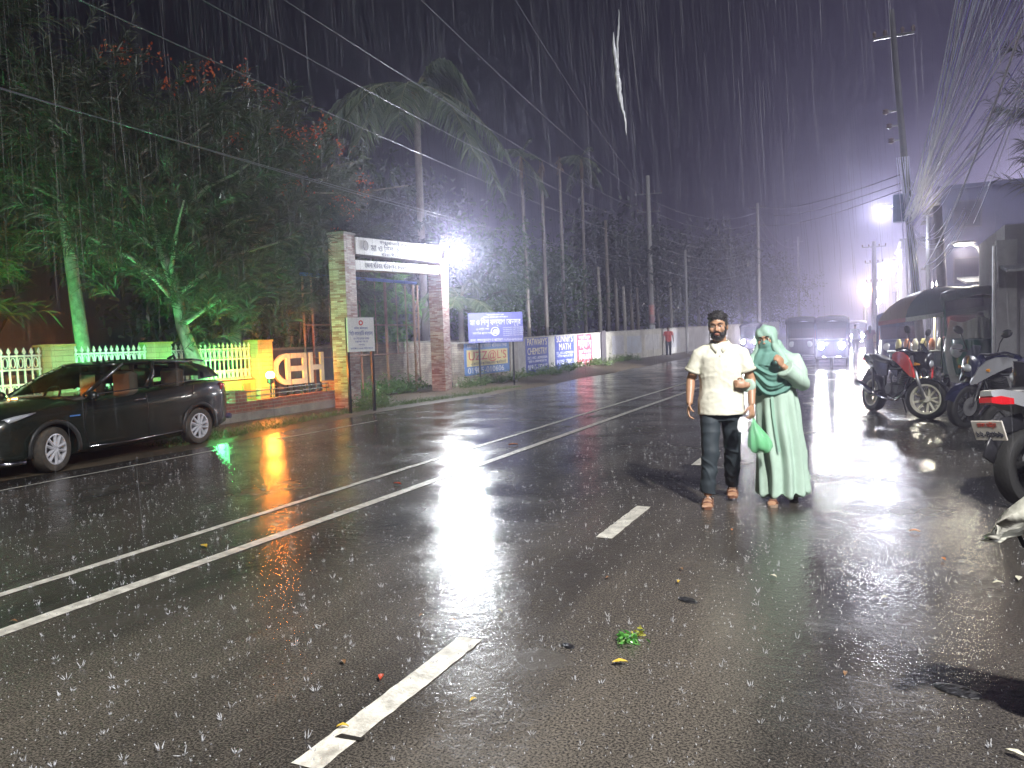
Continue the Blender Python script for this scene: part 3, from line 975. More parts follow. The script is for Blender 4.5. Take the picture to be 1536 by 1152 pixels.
frond_m = leafmat("frond_leaves", (0.06, 0.10, 0.05), (0.20, 0.25, 0.14), 0.4)
bloom = leafmat("red_blossom", (0.50, 0.05, 0.01), (0.78, 0.20, 0.04), 0.5)
weed_m = leafmat("weeds", (0.05, 0.10, 0.025), (0.16, 0.24, 0.07), 0.5)


def blades(P, D, L, Wd, droop=0.0, up=None):
    """Leaf blades: two quads each, bent by droop. P,D (n,3); L,Wd (n,)."""
    n = len(P)
    D = D / (np.linalg.norm(D, axis=1, keepdims=True) + 1e-9)
    r = rng.normal(size=(n, 3))
    Sd = np.cross(D, r); Sd /= (np.linalg.norm(Sd, axis=1, keepdims=True) + 1e-9)
    L = L[:, None]; Wd = Wd[:, None]
    g = np.zeros((n, 3)); g[:, 2] = -1
    mid = P + D * L * 0.5 + g * L * droop * 0.25
    tip = P + D * L + g * L * droop
    V = np.stack([P - Sd * Wd * 0.25, P + Sd * Wd * 0.25, mid + Sd * Wd * 0.5, mid - Sd * Wd * 0.5, tip + Sd * Wd * 0.08, tip - Sd * Wd * 0.08], 1).reshape(-1, 3)
    b = (np.arange(n) * 6)[:, None]
    F = np.concatenate([b + np.array([[0, 1, 2, 3]]), b + np.array([[3, 2, 4, 5]])], 1).reshape(-1, 4)
    return V, F


def rdir(n, zmin=-1.0):
    d = rng.normal(size=(n, 3)); d /= np.linalg.norm(d, axis=1, keepdims=True)
    return d


def limbs_of(base, h, crown_r, n, start=0.35, rise=0.6, lean=(0, 0), wob=0.08):
    """Trunk points and limb polylines (local coordinates)."""
    tp = []
    for i in range(7):
        t = i / 6
        tp.append(Vector((lean[0] * t + random.uniform(-wob, wob) * (i > 0), lean[1] * t + random.uniform(-wob, wob) * (i > 0), h * t)))
    limbs = []
    for k in range(n):
        t = start + (1 - start) * (k + 0.5) / n
        i = min(int(t * 6), 5); f = t * 6 - i
        p = tp[i].lerp(tp[i + 1], f)
        a = k * 2.4 + random.uniform(-0.4, 0.4)
        Lk = crown_r * (1.05 - 0.55 * abs(2 * (t - start) / (1 - start) - 0.8)) * random.uniform(0.75, 1.15)
        pts = [p]
        for j in range(1, 5):
            u = j / 4
            pts.append(p + Vector((math.cos(a) * Lk * u, math.sin(a) * Lk * u, Lk * rise * u * (1.15 - 0.5 * u) + random.uniform(-0.1, 0.1))))
        limbs.append(pts)
    return tp, limbs


def trunk_mesh(tp, limbs, r, m, par, name="trunk"):
    g = MB()
    n = len(tp)
    g.tube(tp, [r * (1.15 if i == 0 else 1 - 0.72 * i / (n - 1)) for i in range(n)], 9)
    for pts in limbs:
        k = len(pts)
        g.tube(pts, [r * 0.26 * (1 - 0.8 * j / (k - 1)) + 0.007 for j in range(k)], 6)
    return g.build(name, m, par, True)


def along(limbs, n):
    """n random points on the limbs (weighted to the outer half), with local direction."""
    P = np.zeros((n, 3)); D = np.zeros((n, 3))
    for i in range(n):
        pts = limbs[random.randrange(len(limbs))]
        t = (random.random() ** 0.6) * (len(pts) - 1.001)
        j = int(t); p = pts[j].lerp(pts[j + 1], t - j)
        P[i] = p; D[i] = (pts[j + 1] - pts[j]).normalized()
    return P, D


def casuarina(name, label, base, h, cr, n_limb=16, tufts=420, per=46, lean=(0, 0), r=0.14, group=None, m=None, bm=None, start=0.25, rise=0.7, nl=0.34):
    t = thing(name, label, "tree", tuple(base), 0, group)
    tp, limbs = limbs_of(base, h, cr, n_limb, start, rise, lean)
    trunk_mesh(tp, limbs, r, bm or bark, t)
    P, D = along(limbs + [tp[3:]], int(tufts * 1.9))
    P += rng.normal(size=P.shape) * cr * 0.13
    tw = D * 0.9 + rdir(len(P)) * 0.6 + np.array([0, 0, 0.35])
    tw /= np.linalg.norm(tw, axis=1, keepdims=True)
    tl = rng.uniform(0.4, 1.0, len(P)) * (0.18 * cr + 0.35)
    idx = np.repeat(np.arange(len(P)), per)
    u = rng.uniform(0, 1, len(idx))[:, None]
    Q = P[idx] + tw[idx] * tl[idx][:, None] * u
    dd = tw[idx] * 0.8 + rdir(len(idx)) * 0.65
    V, F = blades(Q, dd, rng.uniform(0.5, 1.1, len(idx)) * nl, rng.uniform(0.012, 0.026, len(idx)), 0.25)
    fastmesh("crown", V, F, m or needle, t)
    return t, limbs


def broadleaf(name, label, base, h, cr, n_limb=14, clumps=240, per=26, leaf=(0.2, 0.06), lean=(0, 0), r=0.12, group=None, m=None, bm=None, start=0.4, rise=0.5, spread=0.16, droop=0.35, whorl=True):
    t = thing(name, label, "tree", tuple(base), 0, group)
    tp, limbs = limbs_of(base, h, cr, n_limb, start, rise, lean)
    trunk_mesh(tp, limbs, r, bm or bark, t)
    P, D = along(limbs, clumps)
    P += rng.normal(size=P.shape) * cr * spread
    idx = np.repeat(np.arange(len(P)), per)
    Q = P[idx] + rng.normal(size=(len(idx), 3)) * (0.05 if whorl else cr * 0.09)
    dd = rdir(len(idx)) + np.array([0, 0, 0.25]) + D[idx] * 0.3
    V, F = blades(Q, dd, rng.uniform(0.6, 1.2, len(idx)) * leaf[0], rng.uniform(0.7, 1.2, len(idx)) * leaf[1], droop)
    fastmesh("crown", V, F, m or broad, t)
    return t, limbs


def frond(g_, V, F, p, az, el, L, droop, leaf_l, leaf_w, n=46, hang=0.7, stem_r=0.022):
    """One feather frond: returns stem points; leaflets appended to V,F lists."""
    d = Vector((math.cos(az), math.sin(az), 0))
    pts = []
    for i in range(9):
        u = i / 8
        pts.append(p + d * (L * math.cos(el) * u * (1 - 0.12 * u * droop)) + Vector((0, 0, L * (math.sin(el) * u - droop * u * u))))
    g_.tube(pts, [stem_r * (1 - 0.8 * i / 8) + 0.003 for i in range(9)], 5)
    side = Vector((-d.y, d.x, 0))
    Pn = []; Dn = []; Ln = []
    for k in range(n):
        u = 0.16 + 0.84 * k / n
        j = min(int(u * 8), 7); q = pts[j].lerp(pts[j + 1], u * 8 - j)
        tg = (pts[j + 1] - pts[j]).normalized()
        for sg in (-1, 1):
            Pn.append(q); Dn.append(side * sg * 0.9 + tg * 0.55 + Vector((random.uniform(-.1, .1), random.uniform(-.1, .1), random.uniform(0.0, 0.25))))
            Ln.append(leaf_l * (0.55 + 0.45 * math.sin(PI * min(u * 1.05, 1))) * random.uniform(0.8, 1.1))
    v, f = blades(np.array([tuple(x) for x in Pn]), np.array([tuple(x) for x in Dn]), np.array(Ln), np.full(len(Ln), leaf_w), hang)
    f = f + sum(len(x) for x in V)
    V.append(v); F.append(f)


def palm(name, label, base, h, r, nf, L, el=(0.2, 1.2), droop=0.5, leaf_l=0.55, leaf_w=0.035, hang=0.7, shaft=None, lean=(0, 0), group=None, dead=0, m=None, n=46):
    t = thing(name, label, "palm tree", tuple(base), 0, group)
    g = MB(); tp = [Vector((lean[0] * (i / 10) ** 1.3, lean[1] * (i / 10) ** 1.3, h * i / 10)) for i in range(11)]
    rs = [r * (1.35 if i == 0 else 1.0 - 0.25 * i / 10) for i in range(11)]
    pts = []; rr = []
    for i in range(10):     # ringed trunk
        for j in range(4):
            u = j / 4
            pts.append(tp[i].lerp(tp[i + 1], u)); rr.append((rs[i] * (1 - u) + rs[i + 1] * u) * (1.05 if j == 0 else 1.0))
    pts.append(tp[10]); rr.append(rs[10])
    g.tube(pts, rr, 10); g.build("trunk", palm_bark, t, True)
    top = tp[10]
    if shaft:
        g = MB(); g.tube([top, top + Vector((0, 0, shaft * 0.5)), top + Vector((0, 0, shaft))], [r * 0.8, r * 1.05, r * 0.45], 10)
        g.build("crownshaft", mat("crownshaft", (0.26, 0.25, 0.10), 0.5, scale=4, col2=(0.30, 0.14, 0.07)), t, True)
        top = top + Vector((0, 0, shaft))
    for k in range(nf):
        gs = MB(); V = []; F = []
        az = k * 2.4 + random.uniform(-0.2, 0.2)
        e_ = el[0] + (el[1] - el[0]) * ((k * 0.618) % 1)
        dk = dead and k % max(1, nf // dead) == 0
        frond(gs, V, F, top - Vector((0, 0, 0.05)), az, (-0.7 if dk else e_), L * random.uniform(0.85, 1.1), droop * random.uniform(0.8, 1.25), leaf_l, leaf_w, n, hang)
        fo = fastmesh("frond", np.concatenate(V), np.concatenate(F), m or frond_m, t)
        gs.build("frond_stem", mat("frond_stem", (0.22, 0.22, 0.09), 0.5), fo, True)
    return t


def bushes(name, label, pts, size, m, n=160, leaf=(0.12, 0.035), group=None):
    for i, (x, y, z) in enumerate(pts):
        s = size * random.uniform(0.75, 1.2)
        P = np.array([[0, 0, 0.05]]) + np.abs(rng.normal(size=(n, 3))) * np.array([s, s, s * 1.1]) * 0.45 * np.sign(rng.normal(size=(n, 3)) + np.array([0, 0, 9]))
        V, F = blades(P, rdir(n) + np.array([0, 0, 0.7]), rng.uniform(0.6, 1.3, n) * leaf[0], rng.uniform(0.7, 1.2, n) * leaf[1], 0.3)
        o = fastmesh(name, V, F, m)
        o.location = (x, y, z)
        tag(o, label, "plant", group)


# ------------------------------------------------------------------ left garden
b = Vector((-12.6, 11.75, 0.08))
t1, l1 = casuarina("casuarina_tree", "feathery tree with a green-lit leaning trunk in front of the picket fence", b, 5.6, 3.0, 18, 520, 46, lean=(-0.9, -0.75), r=0.17, group="feathery trees in the garden", bm=pale_bark, start=0.33)
casuarina("casuarina_tree", "tall feathery dark tree at the far left behind the fence, spire tops against black sky", Vector((-16.5, 9.0, 0)), 8.6, 3.0, 20, 560, 44, r=0.16, group="feathery trees in the garden", start=0.25, rise=0.9)
casuarina("casuarina_tree", "feathery tree with pale forked trunk behind the fence beside the orange pillar", Vector((-15.0, 14.9, 0)), 6.6, 3.1, 18, 560, 44, lean=(0.2, 0.1), r=0.2, group="feathery trees in the garden", bm=pale_bark, start=0.28)
casuarina("casuarina_tree", "grey feathery tree drooping over the cut-out letters left of the gate", Vector((-14.6, 16.6, 0)), 5.6, 2.3, 16, 460, 44, r=0.12, group="feathery trees in the garden", bm=pale_bark, start=0.3, rise=0.45)
casuarina("casuarina_tree", "low yellow-green feathery tree behind the first fence panel", Vector((-16.0, 7.0, 0)), 4.6, 2.6, 14, 420, 44, r=0.12, group="feathery trees in the garden", m=leafmat("olive_needles", (0.05, 0.07, 0.02), (0.14, 0.16, 0.06)))
# leaning pole-like trunk lit green
gpole_b = atX(134, 525, -14.2); gpole_t = atX(104, 310, -14.2)
t = thing("bare_trunk", "straight bare leaning trunk lit bright green behind the fence", "tree trunk", (gpole_b.x, gpole_b.y, 0))
dv = (gpole_t - gpole_b) / (gpole_t.z - gpole_b.z)
g = MB(); g.tube([dv * 0 - Vector((dv.x, dv.y, 0)) * gpole_b.z * 0, Vector((dv.x * 2, dv.y * 2, 2)), Vector((dv.x * 4.2, dv.y * 4.2, 4.2)), Vector((dv.x * 6, dv.y * 6, 6))], [0.15, 0.135, 0.11, 0.07], 10)
g.build("trunk", pale_bark, t, True)
P = np.array([[dv.x * 5.6, dv.y * 5.6, 5.6]]) + rng.normal(size=(1500, 3)) * np.array([0.9, 0.9, 0.7])
V, F = blades(P, rdir(1500), rng.uniform(0.2, 0.4, 1500), rng.uniform(0.015, 0.03, 1500), 0.3)
fastmesh("crown", V, F, needle, t)
# flame tree with red blossom
ft, fl_ = broadleaf("flame_tree", "broad dark flame tree with scattered red blossom behind the garden", Vector((-19.5, 19.5, 0)), 7.6, 6.4, 22, 700, 24, (0.26, 0.10), r=0.3, m=dark_leaf, start=0.45, rise=0.42, spread=0.12)
for (px, py, s) in ((176, 75, 10), (186, 92, 8), (228, 88, 9), (254, 126, 8), (283, 110, 8), (318, 96, 8), (308, 124, 9), (362, 114, 9), (376, 130, 5), (408, 148, 12), (356, 206, 7), (350, 222, 6), (446, 200, 8), (480, 192, 11), (463, 240, 9), (421, 190, 6), (513, 220, 7), (430, 286, 10), (447, 286, 10), (510, 312, 12), (300, 306, 6), (522, 318, 9), (541, 268, 6), (243, 232, 5), (545, 290, 6), (505, 350, 6), (474, 208, 7)):
    c = atX(px, py, -12.9 if (px > 340 and py > 180) else -15.6) - ft.location
    n = int(s * 4)
    Pb = np.array([tuple(c)]) + rng.normal(size=(n, 3)) * 0.017 * s
    V, F = blades(Pb, rdir(n), rng.uniform(0.05, 0.10, n), rng.uniform(0.035, 0.07, n), 0.2)
    fastmesh("blossom", V, F, bloom, ft)
# small mango tree seen through the gate
broadleaf("mango_tree", "bright green long-leaved tree seen through the gate opening", Vector((-15.4, 21.2, 0)), 3.4, 1.9, 14, 190, 18, (0.30, 0.075), r=0.08, m=bright_leaf, start=0.3, rise=0.55)
broadleaf("mango_tree", "long-leaved tree left of the gate behind the steel frame posts", Vector((-16.5, 18.4, 0)), 4.2, 2.0, 12, 150, 18, (0.26, 0.07), r=0.08, m=broad, start=0.3)
for (px, yb, hh) in ((455, 15.6, 4.6), (472, 16.4, 4.2), (437, 15.4, 3.0)):
    b = atX(px, 500, -14.0)
    t = thing("sapling", {455: "thin pale twin trunk left of the gate beside the steel frame", 472: "thin forked pale trunk nearest the left gate pillar", 437: "short brown trunk above the letter E"}[px], "tree trunk", (b.x, b.y, 0), 0, "thin trunks by the letters")
    g = MB(); g.tube([(0, 0, 0), (0.04, 0.05, hh * 0.3), (-0.04, 0.02, hh * 0.7), (0.05, -0.1, hh)], [0.07, 0.055, 0.045, 0.015], 8)
    g.tube([(0.03, 0.04, hh * 0.28), (0.1, 0.25, hh * 0.6), (0.05, 0.4, hh * 0.95)], [0.045, 0.03, 0.012], 7)
    g.build("trunk", pale_bark, t, True)
    Pb = np.array([[0, 0.1, hh * 0.85]]) + rng.normal(size=(420, 3)) * np.array([0.35, 0.4, 0.5])
    V, F = blades(Pb, rdir(420), rng.uniform(0.1, 0.2, 420), rng.uniform(0.03, 0.06, 420), 0.3)
    fastmesh("crown", V, F, broad, t)

# ------------------------------------------------------------------ palms
c = atX(624, 150, -16.5)
palm("royal_palm", "tall palm with wide drooping dark fronds high above the gate", (c.x, c.y, 0), c.z, 0.17, 17, 4.6, (-0.15, 1.15), 0.75, 1.05, 0.07, 0.95, shaft=0.5, n=70)
c = atX(786, 240, -15.5)
palm("areca_palm", "slender palm with a compact green crown, leftmost of the thin palms behind the wall", (c.x, c.y, 0), c.z - 0.9, 0.10, 11, 1.7, (0.1, 1.3), 0.4, 0.5, 0.05, 0.5, shaft=1.1, lean=(-0.1, -0.15), group="thin palms behind the wall", dead=3)
c = atX(872, 245, -17)
palm("areca_palm", "slender palm with dry hanging fronds, rightmost of the thin palms behind the wall", (c.x, c.y, 0), c.z - 1.0, 0.12, 10, 1.8, (-0.2, 1.2), 0.5, 0.55, 0.05, 0.6, shaft=1.4, group="thin palms behind the wall", dead=3)
for (px, pt) in ((812, 248), (839, 243)):
    c = atX(px, pt, -15.5)
    t = thing("areca_palm", "bare crownless palm trunk " + ("just right of the compact green palm" if px == 812 else "second to the right of the compact green palm"), "palm tree", (c.x, c.y, 0), 0, "thin palms behind the wall")
    g = MB(); g.tube([(0.0, 0.1, 0), (0.0, 0.05, c.z * 0.4), (0, 0, c.z * 0.8), (0, 0, c.z)], [0.12, 0.10, 0.09, 0.05], 9); g.build("trunk", palm_bark, t, True)
    P = np.array([[0, 0, c.z - 0.2]]) + rng.normal(size=(60, 3)) * np.array([0.06, 0.06, 0.25])
    V, F = blades(P, rdir(60) + np.array([0, 0, -1.2]), rng.uniform(0.15, 0.4, 60), rng.uniform(0.03, 0.05, 60), 0.3)
    fastmesh("dry_sheath", V, F, leafmat("dry_leaf", (0.16, 0.10, 0.06), (0.30, 0.22, 0.14)), t)
c = atX(690, 440, -13.6)
palm("young_palm", "young palm with bright arching fronds just right of the gate floodlight", (c.x, c.y, 0), c.z - 0.2, 0.12, 11, 2.0, (0.1, 1.35), 0.6, 0.6, 0.05, 0.6, m=leafmat("young_frond", (0.07, 0.12, 0.04), (0.22, 0.28, 0.12)))

# ------------------------------------------------------------------ trees behind the wall
specs = [(-17.5, 33, 5.6, 3.2, "leafy tree with lit leaves behind the thin palms", 0), (-21, 27, 6.5, 3.4, "dark tree behind the blue clinic sign", 1),
         (-17.5, 41, 5.4, 3.2, "leafy tree behind the concrete pole and the faded wall", 0), (-24, 36, 9.5, 4.6, "large dark tree far behind the thin palms", 1),
         (-17, 52, 8.0, 4.6, "dark tree over the wall behind the man in red", 1), (-16.5, 64, 8.4, 5.0, "hazy tree over the wall beyond the man in red", 1),
         (-16, 78, 9.5, 5.6, "hazy round tree over the far wall behind the couple", 1), (-14.5, 96, 9.5, 6.0, "faint tree far down the left of the road", 1),
         (-14, 120, 9.5, 6.5, "palest tree at the far left end of the road", 1), (-24, 22, 8.0, 4.5, "dark tree behind the tall palm", 1), (-27, 14, 9.0, 5.5, "black tree behind the flame tree", 1)]
for (x, y, h, cr, lab, k) in specs:
    broadleaf("broadleaf_tree", lab, Vector((x, y, 0)), h, cr, 18, 300 if y < 50 else 260, 22, (0.42, 0.15) if k else (0.30, 0.10), r=0.22, group="trees behind the compound wall", m=dark_leaf if k else broad, start=0.3, rise=0.6, spread=0.2, whorl=False)
# thin trunks behind the wall
for i, (px, py) in enumerate(((897, 400), (908, 330), (923, 420), (935, 430), (946, 440), (955, 425), (1005, 420))):
    c = atX(px, py, -14.5)
    t = tag(MB().tube([(0, 0, 0), (0.03, 0.05, c.z * 0.5), (0, 0, c.z)], [0.14, 0.12, 0.08], 8).build("tree_trunk", pale_bark if i % 3 == 0 else bark, None, True),
            "slim bare tree trunk standing close behind the wall left of the concrete pole", "tree trunk", "slim trunks behind the wall")
    t.location = (c.x, c.y, 0)

# weeds along the verge
wp = []
for i in range(64):
    y = random.uniform(20.5, 40); x = -11.75 + abs(random.gauss(0, 0.35))
    wp.append((x, y, verge_z(x, y) - 0.02))
bushes("weed", "leafy weed growing at the foot of the compound wall", wp, 0.24, weed_m, 70, (0.12, 0.03), "weeds along the wall foot")
wp = [(gp(548 + random.uniform(-14, 20), 612).x + random.uniform(-.1, .1), gp(548, 612).y + random.uniform(-0.6, 0.9), 0.0) for i in range(12)]
bushes("weed", "weed tuft round the posts of the white sign", wp, 0.26, weed_m, 70, (0.12, 0.02), "weeds by the white sign")
wp = [(-12.6 - random.random() * 1.2, 16.5 + random.random() * 4.5, 0.0) for i in range(26)]
bushes("weed", "weed growing in the gate passage", wp, 0.36, bright_leaf, 80, (0.13, 0.035), "weeds in the gate passage")
# grass in planter
n = 9000
P = np.stack([rng.uniform(-12.95, -12.3, n), rng.uniform(5.5, 15.3, n), np.full(n, 0.06)], 1)
V, F = blades(P, rdir(n) * 0.5 + np.array([0, 0, 1.0]), rng.uniform(0.08, 0.22, n), rng.uniform(0.008, 0.016, n), 0.15)
tag(fastmesh("grass", V, F, leafmat("grass_blades", (0.06, 0.13, 0.02), (0.2, 0.30, 0.06))), "short grass in the brick planter", None, None, "stuff")
n = 5000
yy = rng.uniform(8.5, 22, n); xx = np.array([redge(v) for v in yy]) - 0.5 - np.abs(rng.normal(size=n)) * 0.4
P = np.stack([xx, yy, np.full(n, 0.0)], 1)
V, F = blades(P, rdir(n) * 0.7 + np.array([0, 0, 1.0]), rng.uniform(0.04, 0.12, n), rng.uniform(0.006, 0.014, n), 0.2)
tag(fastmesh("grass", V, F, weed_m), "sparse grass on the muddy verge", None, None, "stuff")

# right-hand tree overhanging the cables
casuarina("overhanging_tree", "drooping feathery tree overhanging the right-hand cables and buildings", Vector((7.6, 20.5, 0)), 8.5, 4.4, 20, 760, 44, r=0.22, lean=(-0.6, -0.6), m=leafmat("grey_needles", (0.06, 0.07, 0.06), (0.17, 0.18, 0.15)), start=0.35, rise=0.35, nl=0.42)
casuarina("overhanging_tree", "dark feathery tree top at the upper right corner above the cables", Vector((8.8, 14.0, 0)), 11.0, 4.2, 18, 560, 44, r=0.22, lean=(-0.8, 0), m=needle, start=0.45, rise=0.4, nl=0.42)

# ------------------------------------------------------------------ electric poles
pole_conc = mat("pole_concrete", (0.28, 0.27, 0.26), 0.7, scale=3, bump=0.2, bscale=20, col2=(0.24, 0.23, 0.22))

dark_conc = mat("pole_dark_concrete", (0.13, 0.125, 0.13), 0.6, scale=3, bump=0.2, bscale=20, col2=(0.07, 0.07, 0.075))


def epole(label, base, top, r0, r1, arms=(), group="electric poles", posters=None, arm_dir=(1, 0, 0), pm=None):
    t = thing("electric_pole", label, "electric pole", tuple(base), 0, group)
    v = top - base
    g = MB(); g.tube([Vector((0, 0, 0)), v * 0.5, v], [r0, (r0 + r1) / 2, r1], 12); g.build("pole", pm or pole_conc, t, True)
    ad_ = Vector(arm_dir).normalized()
    for (f, L) in arms:
        p = v * f
        g = MB(); g.tube([p - ad_ * L, p + ad_ * L], 0.04, 6)
        a = g.build("crossarm", steel, t)
        for s in (-1, -0.45, 0.45, 1):
            g = MB(); q = p + ad_ * L * s * 0.95
            g.lathe([(0.02, 0.03), (0.055, 0.06), (0.03, 0.10), (0.06, 0.13), (0.035, 0.19), (0.01, 0.21)], q, 8)
            g.build("insulator", mat("porcelain", (0.15, 0.10, 0.09), 0.3), a, True)
    return t, v


A_b = gp(978.5, 531.5, 0.15); A_t = A_b + Vector((-0.05, 0, 11.8))
tA, vA = epole("round concrete pole plastered with posters on the verge, nearest left-hand pole", A_b, A_t, 0.21, 0.13, ((0.80, 0.75), (0.90, 0.9)), arm_dir=(1, 0.2, 0))
for (z0, z1, cc, s) in ((2.6, 3.3, (0.55, 0.30, 0.26), "UCC"), (2.1, 2.55, (0.30, 0.16, 0.18), None), (1.35, 1.95, (0.62, 0.62, 0.62), "ভর্তি"), (0.55, 1.2, (0.64, 0.64, 0.60), "TO-LET")):
    g = MB(); rr = 0.212 - 0.08 * z0 / 11.8 + 0.004
    rows = [[(rr * math.cos(a), rr * math.sin(a), z) for a in [R(-150 + 18 * k) for k in range(10)]] for z in (z0, z1)]
    g.grid(rows); po = g.build("poster", mat("poster_%d" % int(z0 * 100), cc, 0.6, scale=5, col2=tuple(c * 0.6 for c in cc)), tA)
    if s:
        a = math.atan2(-A_b.y, -A_b.x)
        Mp = Matrix.Translation((math.cos(a) * (rr + 0.002), math.sin(a) * (rr + 0.002), (z0 + z1) / 2)) @ Matrix.Rotation(a + PI / 2, 4, 'Z') @ Matrix.Rotation(R(90), 4, 'X')
        if s == "UCC":
            Mp = Mp @ Matrix.Rotation(R(90), 4, 'Z')
        text("lettering", s, 0.22, ink_red if s == "UCC" else ink_dark, Mp, po, 0.5 if s == "UCC" else 0.24, 0.001)
B_t = atX(1136, 305, -10.3); B_b = Vector((-10.3, B_t.y, 0))
tB, vB = epole("hazy pole rising behind the couple on the left kerb", B_b, B_t, 0.2, 0.13, ((0.97, 0.8), (0.84, 0.6)), arm_dir=(1, 0.2, 0))
C_t = atX(1028, 375, -11.2); C_b = Vector((-11.2, C_t.y, 0.1))
epole("thin low pole on the verge beside the man in the red shirt", C_b, C_t, 0.10, 0.07)
E_t = atX(1197, 355, -10.0); E_b = Vector((-10.0, E_t.y, 0))
epole("faint pole far down the left kerb beneath sagging wires", E_b, E_t, 0.2, 0.14, ((0.95, 0.7),), arm_dir=(1, 0.2, 0))
Rb = atY(1385, 556, 24); Rb.z = 0.1; Rt = atY(1337, 15, 24)
tR, vR = epole("leaning pole draped with bundles of cables at the right", Rb, Rt, 0.115, 0.07, ((0.93, 0.5),), pm=dark_conc)
for z, L in ((0.73, 0.35), (0.69, 0.3), (0.65, 0.28)):     # insulator brackets
    p = vR * z
    g = MB(); g.tube([p, p + Vector((-L, 0, 0.0))], 0.025, 6); br_ = g.build("bracket", steel, tR)
    g = MB(); g.lathe([(0.03, -0.07), (0.09, -0.03), (0.05, 0.0), (0.09, 0.04), (0.03, 0.08)], p + Vector((-L, 0, 0)), 10); g.build("insulator", mat("porcelain", (0.15, 0.10, 0.09), 0.3), br_, True)
bx = atY(1352, 312, 24) - Rb
g = MB(); g.bevbox(bx, (0.42, 0.3, 0.75), 0.03); g.build("junction_box", mat("box_blue", (0.18, 0.28, 0.5), 0.5, var=0.3), tR)
R2 = Vector((Rb.x + 0.62, 24.5, 0.1))
tR2, _v = epole("second, straighter pole just right of the leaning cable pole", R2, R2 + Vector((-0.25, 0, 4.7)), 0.14, 0.11, pm=dark_conc)
D_t = atY(1311, 362, 62); D_b = Vector((D_t.x, 62, 0))
epole("pole with short crossarms far down the right side of the road", D_b, D_t, 0.2, 0.14, ((0.95, 0.8), (0.8, 0.6), (0.62, 0.5)))

# ------------------------------------------------------------------ wires
wire_m = mat("wire", (0.22, 0.22, 0.26), 0.35, 0.4)
cable_m = mat("cable", (0.78, 0.78, 1.0), 0.3)
cable_v = mat("violet_cable", (0.45, 0.38, 0.98), 0.3)


def wire(name, a, b_, sag, r, m, label, group, n=14, cat="wire"):
    a = Vector(a); b_ = Vector(b_)
    pts = []
    for i in range(n + 1):
        u = i / n
        p = a.lerp(b_, u); p.z -= sag * 4 * u * (1 - u)
        pts.append(p - a)
    o = MB().tube(pts, r, 5).build(name, m, None, True)
    o.location = a
    return tag(o, label, cat, group)


L_ = "overhead wire running along the left side of the road to the poster-covered pole"
attach = [vA * 0.90 + A_b + Vector((d_, 0.1 * d_, 0.2)) for d_ in (-0.85, -0.4, 0.4, 0.85)]
for (px, py, zf, k, dd) in ((140, 0, 0.63, 0, 0.1), (320, 0, 0.71, 1, 0.12), (440, 0, 0.79, 2, 0.14), (640, 0, 0.87, 3, 0.16), (790, 20, 0.90, 2, 0.18), (90, 150, 0.53, 0, 0.1), (60, 140, 0.50, 1, 0.1)):
    far = atX(px, py, -9.2)
    near = A_b + vA * zf
    dirv = far - near
    start = near + dirv * (1.0 + 3.0 / max(dirv.length, 1))
    wire("power_line", start, near, 0.25 + dd, 0.008, wire_m, L_, "wires to the poster-covered pole")
for i in range(7):
    zf = 0.50 + 0.062 * i
    wire("power_line", A_b + vA * zf, B_b + vB * (0.55 + 0.065 * i), 1.0, 0.016, wire_m, "wire sagging between the poster-covered pole and the hazy pole behind the couple", "wires between left-hand poles")
    wire("power_line", B_b + vB * (0.55 + 0.065 * i), E_b + (E_t - E_b) * (0.5 + 0.07 * i), 1.6, 0.022, wire_m, "wire sagging away down the left kerb beyond the hazy pole", "far sagging wires on the left")
for i in range(5):
    wire("power_line", E_b + (E_t - E_b) * (0.5 + 0.1 * i), Vector((-9.5, 150, 4.5 + i)), 1.8, 0.03, wire_m, "faintest far wire at the end of the left pole row", "faint wires at the road end")
# wires crossing the road
for (pa, pb) in (((1350, 262), 0.98), ((1350, 275), 0.93), ((1352, 285), 0.86)):
    wire("power_line", atY(pa[0], pa[1], 24), B_b + vB * pb, 0.5, 0.016, mat("dark_wire", (0.03, 0.03, 0.04), 0.5), "dark wire crossing the road from the leaning pole to the hazy pole", "wires crossing the road")
# the bundle of cables on the right
Lc = "loose cable in the thick bundle swept up from the leaning pole to the upper right"
for i in range(54):
    e0 = atY(1368 + random.gauss(0, 6), 326 + random.gauss(0, 9), 23.7)
    px = 1555 + random.uniform(-140, 150)
    e1 = atY(px + 30, -30 - random.uniform(0, 90), 11 + random.uniform(-1.5, 2.5))
    wire("cable", e0, e1, random.uniform(0.0, 0.25), random.choice((0.006, 0.008, 0.011)), cable_v if i % 4 == 0 else cable_m, Lc, "cables in the right-hand bundle", 16, "cable")
for (p0, p1, y0, y1, s, r) in (((1385, 402), (1536, 8), 22, 9, 0.35, 0.014), ((1388, 398), (1440, 330), 22, 21, 0.25, 0.010), ((1460, 335), (1536, 130), 20, 12, 0.1, 0.007), ((1398, 404), (1536, 90), 21, 10, 0.5, 0.006)):
    wire("cable", atY(*p0, y0), atY(*p1, y1) + (atY(*p1, y1) - atY(*p0, y0)) * 0.15, s, r, cable_m, "separate thick pale cable sweeping down to the stub right of the leaning pole", "separate pale cables at the right", 16, "cable")
for i in range(14):        # loops hanging on the pole
    f = random.uniform(0.36, 0.62)
    p = Rb + vR * f
    q = p + Vector((random.uniform(0.2, 1.5), random.uniform(-1, 0.3), random.uniform(-0.5, 0.6)))
    wire("cable", p, q, random.uniform(0.2, 0.7), 0.008, cable_m, "slack cable loop hanging at the leaning pole", "slack loops at the leaning pole", 10, "cable")
